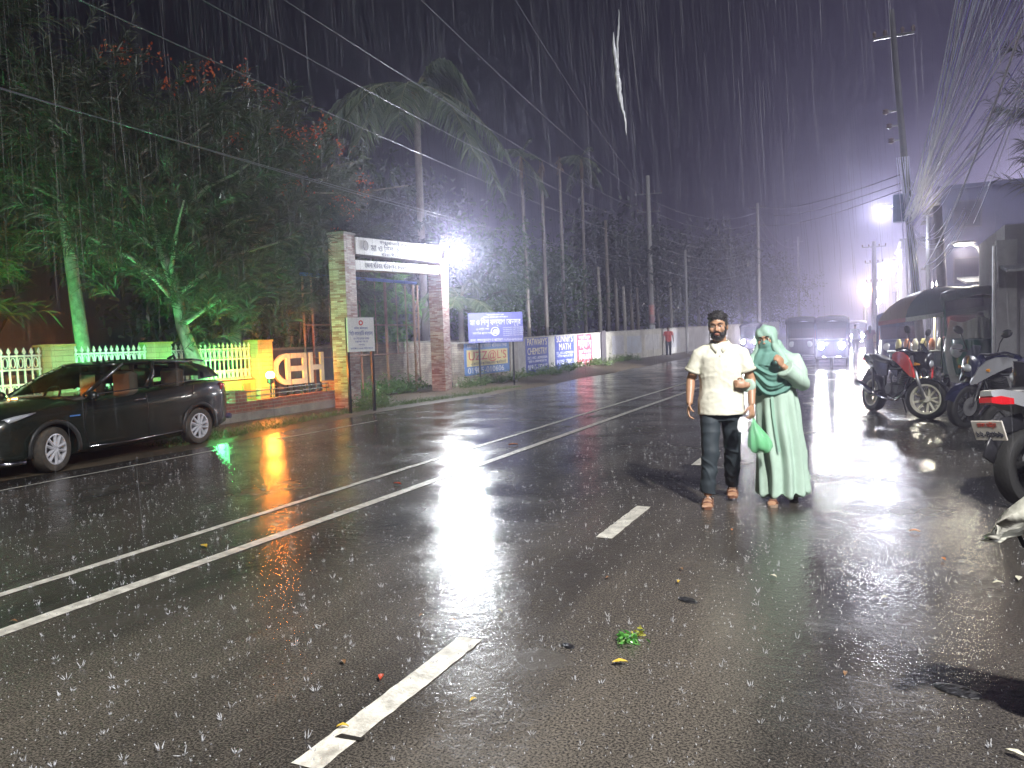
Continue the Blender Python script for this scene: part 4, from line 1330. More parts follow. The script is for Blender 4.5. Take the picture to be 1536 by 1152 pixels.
for i in range(10):        # cables running down the pole
    p = Rb + vR * 0.60 + Vector((random.uniform(-.25, .2), -0.2, 0))
    wire("cable", p, Rb + vR * 0.16 + Vector((random.uniform(-.28, .22), -0.22, 0)), -0.05, 0.010, cable_m, "cable running straight down the leaning pole", "cables running down the leaning pole", 8, "cable")
# ================================================================== VEHICLES, STALLS, BUILDINGS
def boolean_cut(o, cutters):
    for i, c in enumerate(cutters):
        md = o.modifiers.new("b%d" % i, 'BOOLEAN'); md.operation = 'DIFFERENCE'; md.object = c; md.solver = 'EXACT'
    bpy.context.view_layer.update()
    dg = bpy.context.evaluated_depsgraph_get()
    me = bpy.data.meshes.new_from_object(o.evaluated_get(dg))
    o.modifiers.clear(); old = o.data; o.data = me; me.name = old.name
    for c in cutters:
        d = c.data; bpy.data.objects.remove(c); bpy.data.meshes.remove(d)
    return o


def smooth_by_angle(o, ang):
    bm = bmesh.new(); bm.from_mesh(o.data)
    bmesh.ops.recalc_face_normals(bm, faces=bm.faces)
    for f in bm.faces:
        f.smooth = True
    for e_ in bm.edges:
        e_.smooth = not (len(e_.link_faces) == 2 and e_.calc_face_angle(0) > R(ang))
    bm.to_mesh(o.data); bm.free()


def wheel(par, c, Rw, wt, rim_m, spokes=5, steer=0.0, tyre_m=None, disc=False, name="wheel", pair=0.0, rimk=0.66, sw=0.05):
    """Wheel turning round the local Y axis; tyre with rim, spokes and hub as sub-parts."""
    M = Matrix.Rotation(steer, 4, 'Z')
    g = MB(); prof = [(Rw * rimk, -wt * 0.42), (Rw * 0.86, -wt * 0.5), (Rw * 0.96, -wt * 0.44), (Rw, -wt * 0.25), (Rw, wt * 0.25), (Rw * 0.96, wt * 0.44), (Rw * 0.86, wt * 0.5), (Rw * rimk, wt * 0.42)]
    Mx = M @ Matrix.Rotation(R(90), 4, 'X')
    n = 36
    rings = [[Mx @ Vector((r_ * math.cos(2 * PI * j / n), r_ * math.sin(2 * PI * j / n), z)) for j in range(n)] for r_, z in prof]
    rings.append(rings[0]); g.loft([[Vector(p) + Vector(c) for p in r_] for r_ in rings], cap=False)
    ty = g.build(name, tyre_m or rubber, par, True, angle=50)
    g = MB()
    prof = [(Rw * rimk, -wt * 0.40), (Rw * rimk * 1.03, wt * 0.42), (Rw * rimk * 0.93, wt * 0.44), (Rw * rimk * 0.88, wt * 0.2), (Rw * rimk * 0.88, -wt * 0.38)]
    rings = [[Mx @ Vector((r_ * math.cos(2 * PI * j / n), r_ * math.sin(2 * PI * j / n), -z)) for j in range(n)] for r_, z in prof]
    rings.append(rings[0]); g.loft([[Vector(p) + Vector(c) for p in r_] for r_ in rings], cap=False)
    rm = g.build("rim", rim_m, ty, True, angle=50)
    g = MB()
    for k in range(spokes):
        for dl in ((-pair, pair) if pair else (0,)):
            a0 = 2 * PI * k / spokes; a1 = a0 + dl * 2.4
            p0 = Vector((math.cos(a0 + dl * 0.6) * Rw * 0.12, math.sin(a0 + dl * 0.6) * Rw * 0.12, -wt * 0.36)); p1 = Vector((math.cos(a1) * Rw * rimk * 0.94, math.sin(a1) * Rw * rimk * 0.94, -wt * 0.34))
            g.tube([Mx @ p0 + Vector(c), Mx @ p1 + Vector(c)], sw * 0.5, 6)
    g.lathe([(Rw * 0.17, -wt * 0.40), (Rw * 0.17, wt * 0.3), (Rw * 0.08, wt * 0.32)], c, 14, Mx)
    g.build("spokes", rim_m, rm)
    if disc:
        g = MB(); g.lathe([(Rw * 0.42, -wt * 0.62), (Rw * 0.42, -wt * 0.55), (Rw * 0.16, -wt * 0.55), (Rw * 0.16, -wt * 0.62)], c, 24, Mx); g.build("brake_disc", steel, ty)
    return ty


# ------------------------------------------------------------------ parked car
car_p = mat("car_paint", (0.020, 0.026, 0.020), 0.22, 0.35, coat=0.8, var=0.2, scale=2)
car_glass = glassmat("car_glass", (0.55, 0.55, 0.52), 0.02, 0.03)
trim_black = mat("trim_black", (0.012, 0.012, 0.013), 0.5)
alloy = mat("alloy", (0.66, 0.66, 0.70), 0.3, 0.25)
car = thing("parked_car", "dark olive black crossover parked half on the muddy verge with silver alloy wheels", "car", (-10.57, 7.70, 0.0), R(-84.6))
KX = 1.136   # long low body
ST = [(2.15, .34, .52, .66, .70), (2.10, .26, .66, .74, .78), (1.98, .21, .78, .83, .88), (1.75, .19, .85, .91, .97), (1.45, .19, .88, .95, 1.02), (1.15, .19, .885, .975, 1.05), (0.9, .19, .885, 1.0, 1.06),
      (0.5, .19, .885, 1.01, 1.03), (0.0, .19, .885, 1.04, 1.05), (-.6, .19, .885, 1.08, 1.09), (-1.1, .19, .89, 1.12, 1.13), (-1.5, .20, .885, 1.14, 1.15), (-1.85, .22, .84, 1.13, 1.15), (-2.05, .27, .77, 1.09, 1.12), (-2.15, .36, .68, .98, 1.0)]
rings = []
for (x, zb, hw, zl, zt) in ST:
    half = [(0, zb), (hw * .80, zb), (hw * .95, zb + .07), (hw * .985, zb + .2), (hw * .965, zb + (zl - zb) * .42), (hw, zb + (zl - zb) * .66), (hw * .985, zl - .10), (hw * .945, zl - .02), (hw * .86, zl + .012), (hw * .5, zt), (0, zt + .015)]
    rings.append([(x, y, z) for y, z in half] + [(x, -y, z) for y, z in reversed(half[1:-1])])
g = MB(); g.loft(rings)
cut = []
for x in (1.305, -1.305):
    for s in (-1, 1):
        c = MB(); c.lathe([(0.395, -0.35), (0.395, 0.35)], (x, s * 0.80, 0.345), 40, Matrix.Diagonal((.90, 1, 1, 1)) @ Matrix.Rotation(R(90), 4, 'X')); cut.append(c.build("cut", None, car))
body = boolean_cut(g.build("body", car_p, car), cut)
smooth_by_angle(body, 32)
g = MB()
for x in (1.305, -1.305):
    g.box((x, 0, 0.62), (0.70, 0.9, 0.2))
g.box((0, 0, 0.26), (3.4, 1.2, 0.12)); g.build("underbody", trim_black, car)


def outline(xf, xr, hw, hwr, zf):
    xs = [(xf, 0), (xf - .03, .5 * hw), (xf - .10, .86 * hw), (xf - .24, .965 * hw), (xf + (xr - xf) * .42, hw), (xf + (xr - xf) * .60, hw), (xf + (xr - xf) * .82, hwr + (hw - hwr) * .55), (xr + .13, hwr * .96), (xr + .03, hwr * .6), (xr, 0)]
    L = [Vector((x, y, zf(x))) for x, y in xs]
    return L + [Vector((p.x, -p.y, p.z)) for p in reversed(L[1:-1])]


o0 = outline(1.03, -2.08, .835, .73, lambda x: 1.115 - x * .050 - (.04 if x > 0.8 else 0))
o1 = outline(.60, -1.97, .755, .645, lambda x: 1.345 - x * .02)
o2 = outline(.20, -1.66, .635, .545, lambda x: 1.545 - .045 * (x + .5) ** 2)
g = MB(); g.loft([o0, o1, o2], cap=False)
g.build("windows", car_glass, car, True, angle=60)
ctr = Vector((-.72, 0, 0))


def shrink(o, k, dz):
    return [Vector((ctr.x + (p.x - ctr.x) * k, p.y * k, p.z + dz)) for p in o]


g = MB(); g.loft([shrink(o2, 0.985, -0.012), shrink(o2, 1.012, -0.004), shrink(o2, 1.008, 0.02), shrink(o2, .9, 0.043), shrink(o2, .5, 0.056), shrink(o2, .05, 0.06)])
g.build("roof", car_p, car, True, angle=50)
for s in (1, -1):
    def sd_(i, L):
        p = L[i].copy(); p.y *= s * 1.008; return p
    g = MB()
    for (i, w) in ((3, .035), (4, .05)):     # A and B pillars
        g.tube([sd_(i, o0), sd_(i, o1), sd_(i, o2)], [(w, .016)] * 3, 8, upv=(0, 1, 0))
    g.build("pillar", car_p, car, True)
    g = MB()     # rear quarter
    def mid(L, a, b, t_):
        p = L[a].lerp(L[b], t_); p.y *= s * 1.012; p.x -= 0.005; return p
    g.grid([[mid(o0, 5, 6, .78), mid(o0, 6, 7, .5), mid(o0, 7, 7, 0), mid(o0, 7, 8, .25)], [mid(o1, 5, 6, .92), mid(o1, 6, 7, .5), mid(o1, 7, 7, 0), mid(o1, 7, 8, .2)], [mid(o2, 5, 6, .98), mid(o2, 6, 7, .5), mid(o2, 7, 7, 0), mid(o2, 7, 8, .2)]])
    g.build("quarter_panel", car_p, car, True)
    g = MB(); g.tube([sd_(3, o0) + Vector((0, 0, .005)), sd_(4, o0), sd_(5, o0), mid(o0, 5, 6, .7)], 0.010, 6); g.build("belt_trim", trim_black, car, True)
    # door seams
    for pts in ([(.80, .885, .32), (.86, .872, .62), (.83, .882, .80), (.80, .862, .97)], [(-.26, .885, .30), (-.25, .875, .60), (-.25, .888, .82), (-.24, .86, 1.03)], [(-1.02, .875, .78), (-1.16, .888, .92), (-1.22, .865, 1.09)]):
        g = MB(); g.tube([(x, s * (y + .002), z) for x, y, z in pts], 0.006, 5); g.build("door_seam", trim_black, car, True)
    for x in (-.10, ):
        g = MB(); g.tube([(x + .10, s * .885, .935), (x + .06, s * .915, .94), (x - .06, s * .917, .948), (x - .10, s * .888, .95)], [.010, .016, .016, .010], 8); g.build("door_handle", chrome, car, True)
    g = MB(); g.tube([(.82, s * .895, .30), (.2, s * .905, .285), (-.88, s * .9, .31)], [(.022, .012)] * 3, 6); g.build("sill_trim", chrome, car, True)
    g = MB(); g.tube([(.78, s * .84, 1.03), (.77, s * .93, 1.05)], .02, 6); mr_ = g.build("mirror", trim_black, car)
    g = MB(); g.ell((.79, s * .99, 1.08), (.065, .10, .075)); g.build("mirror_housing", car_p, mr_, True)
    for x in (1.305, -1.305):      # wheel-arch trims
        g = MB(); g.tube([(x + .362 * math.cos(a), s * (.885 + (0.0 if abs(a - PI / 2) < 1.2 else -.008)), .345 + .40 * math.sin(a)) for a in [R(-12 + 12 * k) for k in range(18)]], [(.035, .022)] * 18, 6, upv=(0, 1, 0)); g.build("arch_trim", mat("arch_grey", (0.025, 0.026, 0.025), 0.4), car, True)
    g = MB(); g.loft([[(2.08, s * .50, .70), (2.08, s * .50, .775), (2.02, s * .66, .80), (2.0, s * .68, .72)], [(2.0, s * .60, .71), (1.98, s * .60, .80), (1.80, s * .84, .885), (1.80, s * .85, .82)], [(1.78, s * .80, .80), (1.78, s * .80, .86), (1.55, s * .872, .915), (1.55, s * .875, .90)]])
    g.build("headlight", mat("headlamp_glass", (0.75, 0.78, 0.82), 0.08, 0.5), car, True)
    g = MB(); g.loft([[(-1.86, s * .835, .96), (-1.86, s * .845, 1.08), (-1.88, s * .80, 1.10), (-1.88, s * .80, .96)], [(-2.10, s * .72, .94), (-2.09, s * .73, 1.06), (-2.13, s * .60, 1.06), (-2.15, s * .60, .94)]])
    g.build("taillight", mat("tail_red", (0.45, 0.01, 0.015), 0.15, coat=0.5), car, True)
    g = MB(); g.box((1.0, s * .889, .80), (.16, .006, .022)); g.build("badge", mat("badge_blue", (0.15, 0.35, 0.8), 0.3, 0.5), car)
    # wheels
    muddy = mat("muddy_tyre", (0.10, 0.085, 0.065), 0.7, scale=6, col2=(0.03, 0.028, 0.026), bump=0.4, bscale=50)
    for x, st in ((1.305, R(14)), (-1.305, 0)):
        if s == 1:
            wheel(car, (x * KX, .765, .335), .335, .215, alloy, 5, st, muddy, pair=.16, rimk=0.68, sw=0.05)
        else:
            wheel(car, (x * KX, -.765, .335), .335, .215, alloy, 5, st + PI, muddy, pair=.16, rimk=0.68, sw=0.05)
g = MB(); g.loft([[Vector((-1.55, .52, 1.535)), Vector((-1.55, -.52, 1.535)), Vector((-1.84, -.49, 1.50)), Vector((-1.84, .49, 1.50))], [Vector((-1.55, .52, 1.57)), Vector((-1.55, -.52, 1.57)), Vector((-1.85, -.49, 1.525)), Vector((-1.85, .49, 1.525))]])
g.build("spoiler", car_p, car)
g = MB(); g.tube([(-1.5, .0, 1.57), (-1.62, 0, 1.63), (-1.66, 0, 1.575)], [.03, .02, .025], 6); g.build("antenna", trim_black, car)
g = MB(); g.tube([(2.11, -.5, .42), (2.175, -.2, .42), (2.175, .2, .42), (2.11, .5, .42)], .05, 8); g.tube([(1.99, .55, .22), (1.93, .74, .22), (1.72, .86, .22)], .035, 6); g.build("bumper_trim", chrome, car, True)
g = MB(); g.box((2.13, 0, .60), (.06, .9, .16)); g.build("grille", trim_black, car)
g = MB(); g.bevbox((-2.17, .0, .42), (.1, 1.5, .10), .03); g.tube([(-2.18, .55, .40), (-2.30, .60, .38), (-2.30, .2, .38)], .035, 6); g.build("rear_guard", mat("guard_violet", (0.06, 0.055, 0.13), 0.4), car)
seat_m = mat("seat_fabric", (0.30, 0.26, 0.21), 0.8)
for (x, y) in ((.0, .38), (.0, -.38), (-.95, .36), (-.95, -.36)):
    g = MB(); g.bevbox((x, y, .82), (.5, .48, .18), .05); g.bevbox((x - .28, y, 1.12), (.16, .46, .58), .05); g.bevbox((x - .33, y, 1.47), (.09, .24, .14), .03); g.build("seat", seat_m, car, True, angle=40)
g = MB(); g.bevbox((.72, 0, .98), (.34, 1.35, .16), .05); g.build("dashboard", mat("dash_grey", (0.16, 0.15, 0.14), 0.6), car)
g = MB(); g.torus((.42, -.38, 1.05), .17, .015, Matrix.Rotation(R(-25), 4, 'Y'), 24, 6); g.build("steering_wheel", trim_black, car, True)
g = MB(); g.loft([shrink(o2, 0.95, -0.018), shrink(o2, 0.95, -0.012)]); g.build("headliner", mat("headliner", (0.25, 0.24, 0.22), 0.9), car)


def _stretch(o):
    for ch in o.children:
        if ch.name.startswith("wheel"):
            continue
        ch.data.transform(Matrix.Diagonal((KX, 1, 1, 1))); _stretch(ch)


_stretch(car)
car.scale = (.885, .885, .885)


# ------------------------------------------------------------------ motorcycles
def motorcycle(name, label, front, heading, P, S_, lean=R(7), steer=0.0, plate=None, group="parked motorcycles", mirrors=True, accent=None, rim=None, tailred=True, k=1.0):
    """P paint, S_ side-panel material. front = ground point of the front wheel; heading = direction it faces."""
    hv = Vector((math.cos(heading), math.sin(heading), 0))
    o = Vector(front) - hv * 0.68 * k
    t = thing(name, label, "motorcycle", (o.x, o.y, 0), heading, group)
    t.rotation_euler = (-lean, 0, heading); t.scale = (k, k, k)
    rim = rim or trim_black
    acc = accent or P
    Rw = .30
    fx, rx = .68, -.65
    Ms = Matrix.Translation((fx - .16, 0, .62)) @ Matrix.Rotation(steer, 4, 'Z') @ Matrix.Translation((-(fx - .16), 0, -.62))
    fc = Ms @ Vector((fx, 0, Rw))
    wheel(t, tuple(fc), Rw, .115, rim, 5, steer, None, True, "front_wheel", pair=.12, rimk=.74, sw=.035)
    wheel(t, (rx, 0, Rw), Rw, .14, rim, 5, 0, None, True, "rear_wheel", pair=.12, rimk=.72, sw=.035)

    def st(m_):
        for v in range(len(m_.v)):
            m_.v[v] = tuple(Ms @ Vector(m_.v[v]))
        return m_
    for s in (-1, 1):
        g = MB(); g.tube([(fx, s * .085, Rw), (fx - .13, s * .085, .60), (fx - .24, s * .09, .92)], [.024, .026, .022], 8)
        st(g).build("fork", chrome if s > 0 else steel, t, True)
    g = MB(); rows = []
    for kx in range(9):
        a = R(20 + 17 * kx); r_ = Rw + .03
        rows.append([(fx + r_ * math.cos(a), y, Rw + r_ * math.sin(a) - abs(y) * 4 * .06) for y in (-.075, -.05, 0, .05, .075)])
    g.grid(rows); st(g).build("front_fender", P, t, True)
    g = MB(); g.tube([(fx - .30, -.38, .99), (fx - .24, -.30, 1.02), (fx - .23, -.1, .98), (fx - .23, .1, .98), (fx - .24, .30, 1.02), (fx - .30, .38, .99)], .013, 8)
    hb = st(g).build("handlebar", black_metal, t, True)
    for s in (-1, 1):
        g = MB(); g.tube([(fx - .30, s * .27, 1.015), (fx - .325, s * .39, .985)], .021, 8); st(g).build("grip", rubber, hb)
        g = MB(); g.tube([(fx - .235, s * .24, 1.02), (fx - .19, s * .40, 1.03)], .008, 5); st(g).build("lever", chrome, hb)
    if mirrors:
        for s in (-1, 1):
            g = MB(); g.tube([(fx - .25, s * .22, 1.02), (fx - .22, s * .26, 1.15), (fx - .22, s * .31, 1.24)], .008, 6); mi = st(g).build("mirror", black_metal, t, True)
            g = MB(); g.ell((fx - .22, s * .35, 1.29), (.022, .085, .055), Matrix.Rotation(R(20) * s, 4, 'X')); st(g).build("mirror_housing", darkplastic, mi, True)
            g = MB(); g.ell((fx - .238, s * .35, 1.29), (.010, .072, .045), Matrix.Rotation(R(20) * s, 4, 'X')); st(g).build("mirror_glass", chrome, mi, True)
    # headlight cowl with horns
    g = MB(); g.loft([[(fx - .06 + dx, w * y, .86 + z) for y, z in ((-1, -.10), (-.7, -.16), (.7, -.16), (1, -.10), (.85, .07), (.4, .13), (-.4, .13), (-.85, .07))] for dx, w in ((-.16, .10), (-.06, .135), (.03, .12), (.075, .07))])
    st(g).build("headlight_cowl", P, t, True, angle=45)
    g = MB(); g.ell((fx - .005, 0, .82), (.05, .075, .06)); st(g).build("headlight", mat("headlamp_glass", (0.75, 0.78, 0.82), 0.08, 0.5), t, True)
    g = MB(); g.loft([[(fx - .06, y, .985) for y in (-.09, .09)] + [(fx - .07, y, .99) for y in (.09, -.09)], [(fx - .15, y, 1.11) for y in (-.06, .06)] + [(fx - .16, y, 1.11) for y in (.06, -.06)]])
    st(g).build("windscreen", mat("smoke_screen", (0.04, 0.045, 0.06), 0.1), t)
    for s in (-1, 1):
        g = MB(); g.tube([(fx - .10, s * .12, .80), (fx - .12, s * .22, .80)], [.012, .024], 8); st(g).build("indicator", mat("amber", (0.7, 0.28, 0.03), 0.25), t)
    # tank with shrouds
    g = MB()
    sec = [(.40, .09, .78, .93), (.33, .15, .74, .99), (.15, .165, .72, 1.02), (-.02, .14, .72, .97), (-.12, .09, .73, .86)]
    g.loft([[(x, w * math.cos(a), (zb + zt) / 2 + (zt - zb) / 2 * math.sin(a)) for a in [2 * PI * j / 14 for j in range(14)]] for x, w, zb, zt in sec])
    g.build("fuel_tank", P, t, True)
    for s in (-1, 1):
        g = MB(); g.loft([[(x, s * y, z0), (x, s * (y + .03), z0), (x, s * (y + .03), z1), (x, s * y, z1)] for x, y, z0, z1 in ((.66, .120, .60, .64), (.60, .145, .62, .80), (.50, .170, .69, .92), (.38, .180, .76, .97), (.24, .175, .82, .97), (.10, .155, .86, .93))])
        g.build("tank_shroud", acc, t, True, angle=40)
        g = MB(); g.loft([[(x, s * y, z0), (x, s * (y + .02), z0), (x, s * (y + .02), z1), (x, s * y, z1)] for x, y, z0, z1 in ((-.08, .12, .60, .78), (-.3, .13, .58, .80), (-.55, .11, .74, .84))])
        g.build("side_panel", S_, t, True, angle=40)
    # seat and tail
    g = MB(); g.loft([[(x, w * y, z + dz * h) for y, dz in ((-1, 0), (-.8, .8), (0, 1), (.8, .8), (1, 0), (.7, -.3), (-.7, -.3))] for x, w, z, h in ((-.05, .08, .80, .05), (-.2, .13, .79, .06), (-.42, .13, .81, .06), (-.62, .12, .87, .06), (-.82, .07, .89, .04))])
    g.build("seat", mat("seat_vinyl", (0.025, 0.025, 0.028), 0.4), t, True)
    g = MB(); g.loft([[(x, w * y, z + h * q) for y, q in ((-1, -1), (1, -1), (.8, 1), (-.8, 1))] for x, w, z, h in ((-.45, .11, .74, .05), (-.75, .12, .83, .06), (-.95, .09, .88, .045), (-1.04, .05, .90, .02))])
    g.build("tail_cowl", S_ if tailred else P, t, True, angle=50)
    if tailred:
        g = MB(); g.loft([[(x, w * y, z + h * q) for y, q in ((-1, -1), (1, -1), (1, 1), (-1, 1))] for x, w, z, h in ((-.88, .105, .83, .022), (-.99, .085, .845, .032), (-1.05, .05, .85, .02))]); g.build("taillight", mat("tail_red", (0.45, 0.01, 0.015), 0.15, coat=0.5), t)
    g = MB(); g.tube([(rx + .0, 0, .66), (rx - .22, 0, .64), (rx - .36, 0, .50), (rx - .42, 0, .40)], [(.07, .012)] * 4, 8, upv=(0, 1, 0)); g.build("rear_fender", darkplastic, t, True)
    if plate:
        Mp = Matrix.Translation((rx - .385, 0, .62)) @ Matrix.Rotation(R(-18), 4, 'Y')
        g = MB(); g.add([Mp @ Vector(v) for v in MB().bevbox((0, 0, 0), (.012, .25, .16), .004).v], MB().bevbox((0, 0, 0), (.012, .25, .16), .004).f)
        pl = g.build("number_plate", mat("plate_white", (0.72, 0.70, 0.66), 0.4, scale=12, col2=(0.55, 0.50, 0.45)), t)
        # text faces backwards (-X): reading direction is -Y
        Mt = Mp @ Matrix.Translation((-.0075, 0, 0)) @ Matrix(((0, 0, -1, 0), (-1, 0, 0, 0), (0, 1, 0, 0), (0, 0, 0, 1)))
        text("lettering", plate[0], .045, ink_red, Mt @ Matrix.Translation((0, .045, 0)), pl, .15, .001)
        text("lettering", plate[1], .075, ink_dark, Mt @ Matrix.Translation((0, -.03, 0)), pl, .21, .001)
    # engine, frame, exhaust
    eng = mat("engine_grey", (0.10, 0.10, 0.105), 0.4, 0.6, var=0.3)
    g = MB(); g.bevbox((.10, 0, .40), (.36, .24, .22), .05); g.tube([(.18, 0, .45), (.27, 0, .68)], [.10, .095], 12)
    for z in range(6):
        g.tube([(.195 + .012 * z, 0, .50 + .028 * z), (.197 + .012 * z, 0, .512 + .028 * z)], .125, 12)
    for s in (-1, 1):
        g.tube([(.02, s * .10, .40), (.02, s * .155, .40)], .09, 14)
    g.build("engine", eng, t, True, angle=40)
    g = MB()
    for s in (-1, 1):
        g.tube([(fx - .22, s * .03, .86), (.25, s * .10, .72), (-.2, s * .11, .70), (-.7, s * .10, .80)], .02, 6)
        g.tube([(fx - .20, s * .03, .78), (.36, s * .08, .42), (.1, s * .1, .27), (-.15, s * .1, .32), (-.2, s * .11, .70)], .018, 6)
        g.tube([(-.15, s * .10, .36), (rx, s * .10, Rw)], .022, 6)
        g.tube([(rx + .12, s * .10, Rw + .05), (-.55, s * .105, .70)], .022, 6)
    g.build("frame", black_metal, t, True)
    g = MB(); g.tube([(.30, -.05, .58), (.38, -.08, .40), (.25, -.13, .24), (-.1, -.15, .25), (-.35, -.17, .30)], [.02] * 5, 8); g.tube([(-.35, -.17, .30), (-.42, -.18, .32), (-.85, -.20, .46), (-.88, -.20, .47)], [.03, .052, .052, .04], 10)
    g.build("exhaust", chrome, t, True)
    for s in (-1, 1):
        g = MB(); g.tube([(-.12, s * .12, .34), (-.12, s * .26, .34)], .014, 6); g.build("footpeg", rubber, t)
    g = MB(); g.tube([(-.05, .12, .28), (-.12, .26, .015 + .26 * math.tan(lean))], .011, 6); g.build("kickstand", black_metal, t)
    return t


bike_black = mat("bike_black", (0.015, 0.015, 0.018), 0.22, coat=0.6)
bike_red = mat("bike_red", (0.62, 0.03, 0.02), 0.22, coat=0.6)
bike_navy = mat("bike_navy", (0.02, 0.022, 0.05), 0.25, coat=0.6)
bike_silver = mat("bike_silver", (0.42, 0.43, 0.46), 0.3, 0.6, coat=0.4)
rim_cream = mat("rim_cream", (0.72, 0.70, 0.60), 0.4)
f_ = gp(1380, 630)
motorcycle("motorcycle", "black motorcycle with red tank shrouds and pale-rimmed front wheel turned to the camera", (f_.x, f_.y + .1, 0), R(-62), bike_black, bike_black, R(6), R(36), accent=bike_red, rim=rim_cream, k=1.12)
f_ = gp(1441, 640)
motorcycle("motorcycle", "dark navy motorcycle with silver shrouds, its front wheel just right of the red-panelled one", (f_.x, f_.y, 0), R(-158), bike_navy, bike_navy, R(6), R(24), accent=bike_silver, k=1.1)
motorcycle("motorcycle", "black motorcycle at the right edge behind the silver-tailed one, with a round pale mirror", (1.45, 10.6, 0), R(-172), bike_black, bike_navy, R(6), R(-10), k=1.1)
b4 = gp(1544, 760)
h4 = R(48); fr4 = b4 + Vector((math.cos(h4), math.sin(h4), 0)) * 1.33 * 1.08
motorcycle("motorcycle", "silver-tailed motorcycle seen from behind with red tail light and white number plate", (fr4.x, fr4.y, 0), h4, bike_black, bike_silver, R(5), 0, plate=("ঢাকা মেট্রা", "১২-৪৩৯৯"), k=1.08)
# plastic-wrapped bike at the right edge
t = thing("covered_motorcycle", "tail of a parked motorcycle wrapped in whitish plastic at the lower right edge", "motorcycle", (1.05, 3.42, 0), R(-18), "parked motorcycles")
q = lambda px, py, yy: (Matrix.Translation(t.location) @ Matrix.Rotation(t.rotation_euler.z, 4, 'Z')).inverted() @ atY(px, py, yy)
tip = q(1480, 808, 3.35); up_ = q(1536, 750, 3.5); lo_ = q(1536, 800, 3.5)
dx = Vector((0.55, 0, 0))
rings = []
for (c, hy, hz) in ((tip, .012, .010), (tip + Vector((.03, 0, .012)), .035, .02), (tip.lerp((up_ + lo_) / 2, .5) + Vector((0, 0, .008)), .085, .045), ((up_ + lo_) / 2 + Vector((0.02, 0, .01)), .12, .075), ((up_ + lo_) / 2 + dx * .6 + Vector((0, 0, .05)), .14, .09), ((up_ + lo_) / 2 + dx * 1.6 + Vector((0, 0, .07)), .13, .08)):
    rings.append([c + Vector((0.02 * math.sin(3 * j), hy * math.cos(2 * PI * j / 14) * (1 + .12 * math.sin(j * 2.3)), hz * math.sin(2 * PI * j / 14) * (1 + .1 * math.cos(j * 3.1)))) for j in range(14)])
g = MB(); g.loft(rings); g.build("plastic_cover", mat("wet_plastic", (0.55, 0.54, 0.48), 0.15, scale=7, col2=(0.28, 0.29, 0.24), bump=0.5, bscale=14, coat=0.5), t, True)
cc_ = (up_ + lo_) / 2
wheel(t, (cc_.x + .36, cc_.y, .30), .30, .13, trim_black, 5, 0, None, False, "rear_wheel", pair=.12, rimk=.72, sw=.03)
g = MB(); g.tube([lo_ + Vector((-.02, 0, -.005)), lo_ + Vector((0.0, .0, -.05)), lo_ + Vector((.08, 0, -.09)), Vector((cc_.x + .36, cc_.y + .1, .30))], .009, 6); g.tube([(cc_.x + .36, cc_.y - .1, .30), (cc_.x + .5, cc_.y - .1, .62), (cc_.x + .95, cc_.y, .60)], .02, 6); g.build("frame", black_metal, t, True)
g = MB(); g.bevbox((cc_.x + .95, cc_.y, .42), (.4, .24, .3), .05); g.build("engine", mat("engine_grey", (0.10, 0.10, 0.105), 0.4, 0.6, var=0.3), t, True, angle=40)
g = MB(); g.tube([(cc_.x + .5, cc_.y, .62), (cc_.x + .9, cc_.y, .70), (cc_.x + 1.35, cc_.y, .68)], .11, 10); g.build("fuel_tank", bike_black, t, True)
wheel(t, (cc_.x + 1.69, cc_.y, .30), .30, .115, trim_black, 5, 0, None, False, "front_wheel", pair=.12, rimk=.72, sw=.03)
g = MB(); g.tube([(cc_.x + 1.69, cc_.y + .08, .3), (cc_.x + 1.45, cc_.y + .08, .9)], .024, 6); g.tube([(cc_.x + 1.69, cc_.y - .08, .3), (cc_.x + 1.45, cc_.y - .08, .9)], .024, 6); g.tube([(cc_.x + 1.4, cc_.y - .35, .98), (cc_.x + 1.45, cc_.y, .9), (cc_.x + 1.4, cc_.y + .35, .98)], .014, 6); g.build("fork", black_metal, t, True)


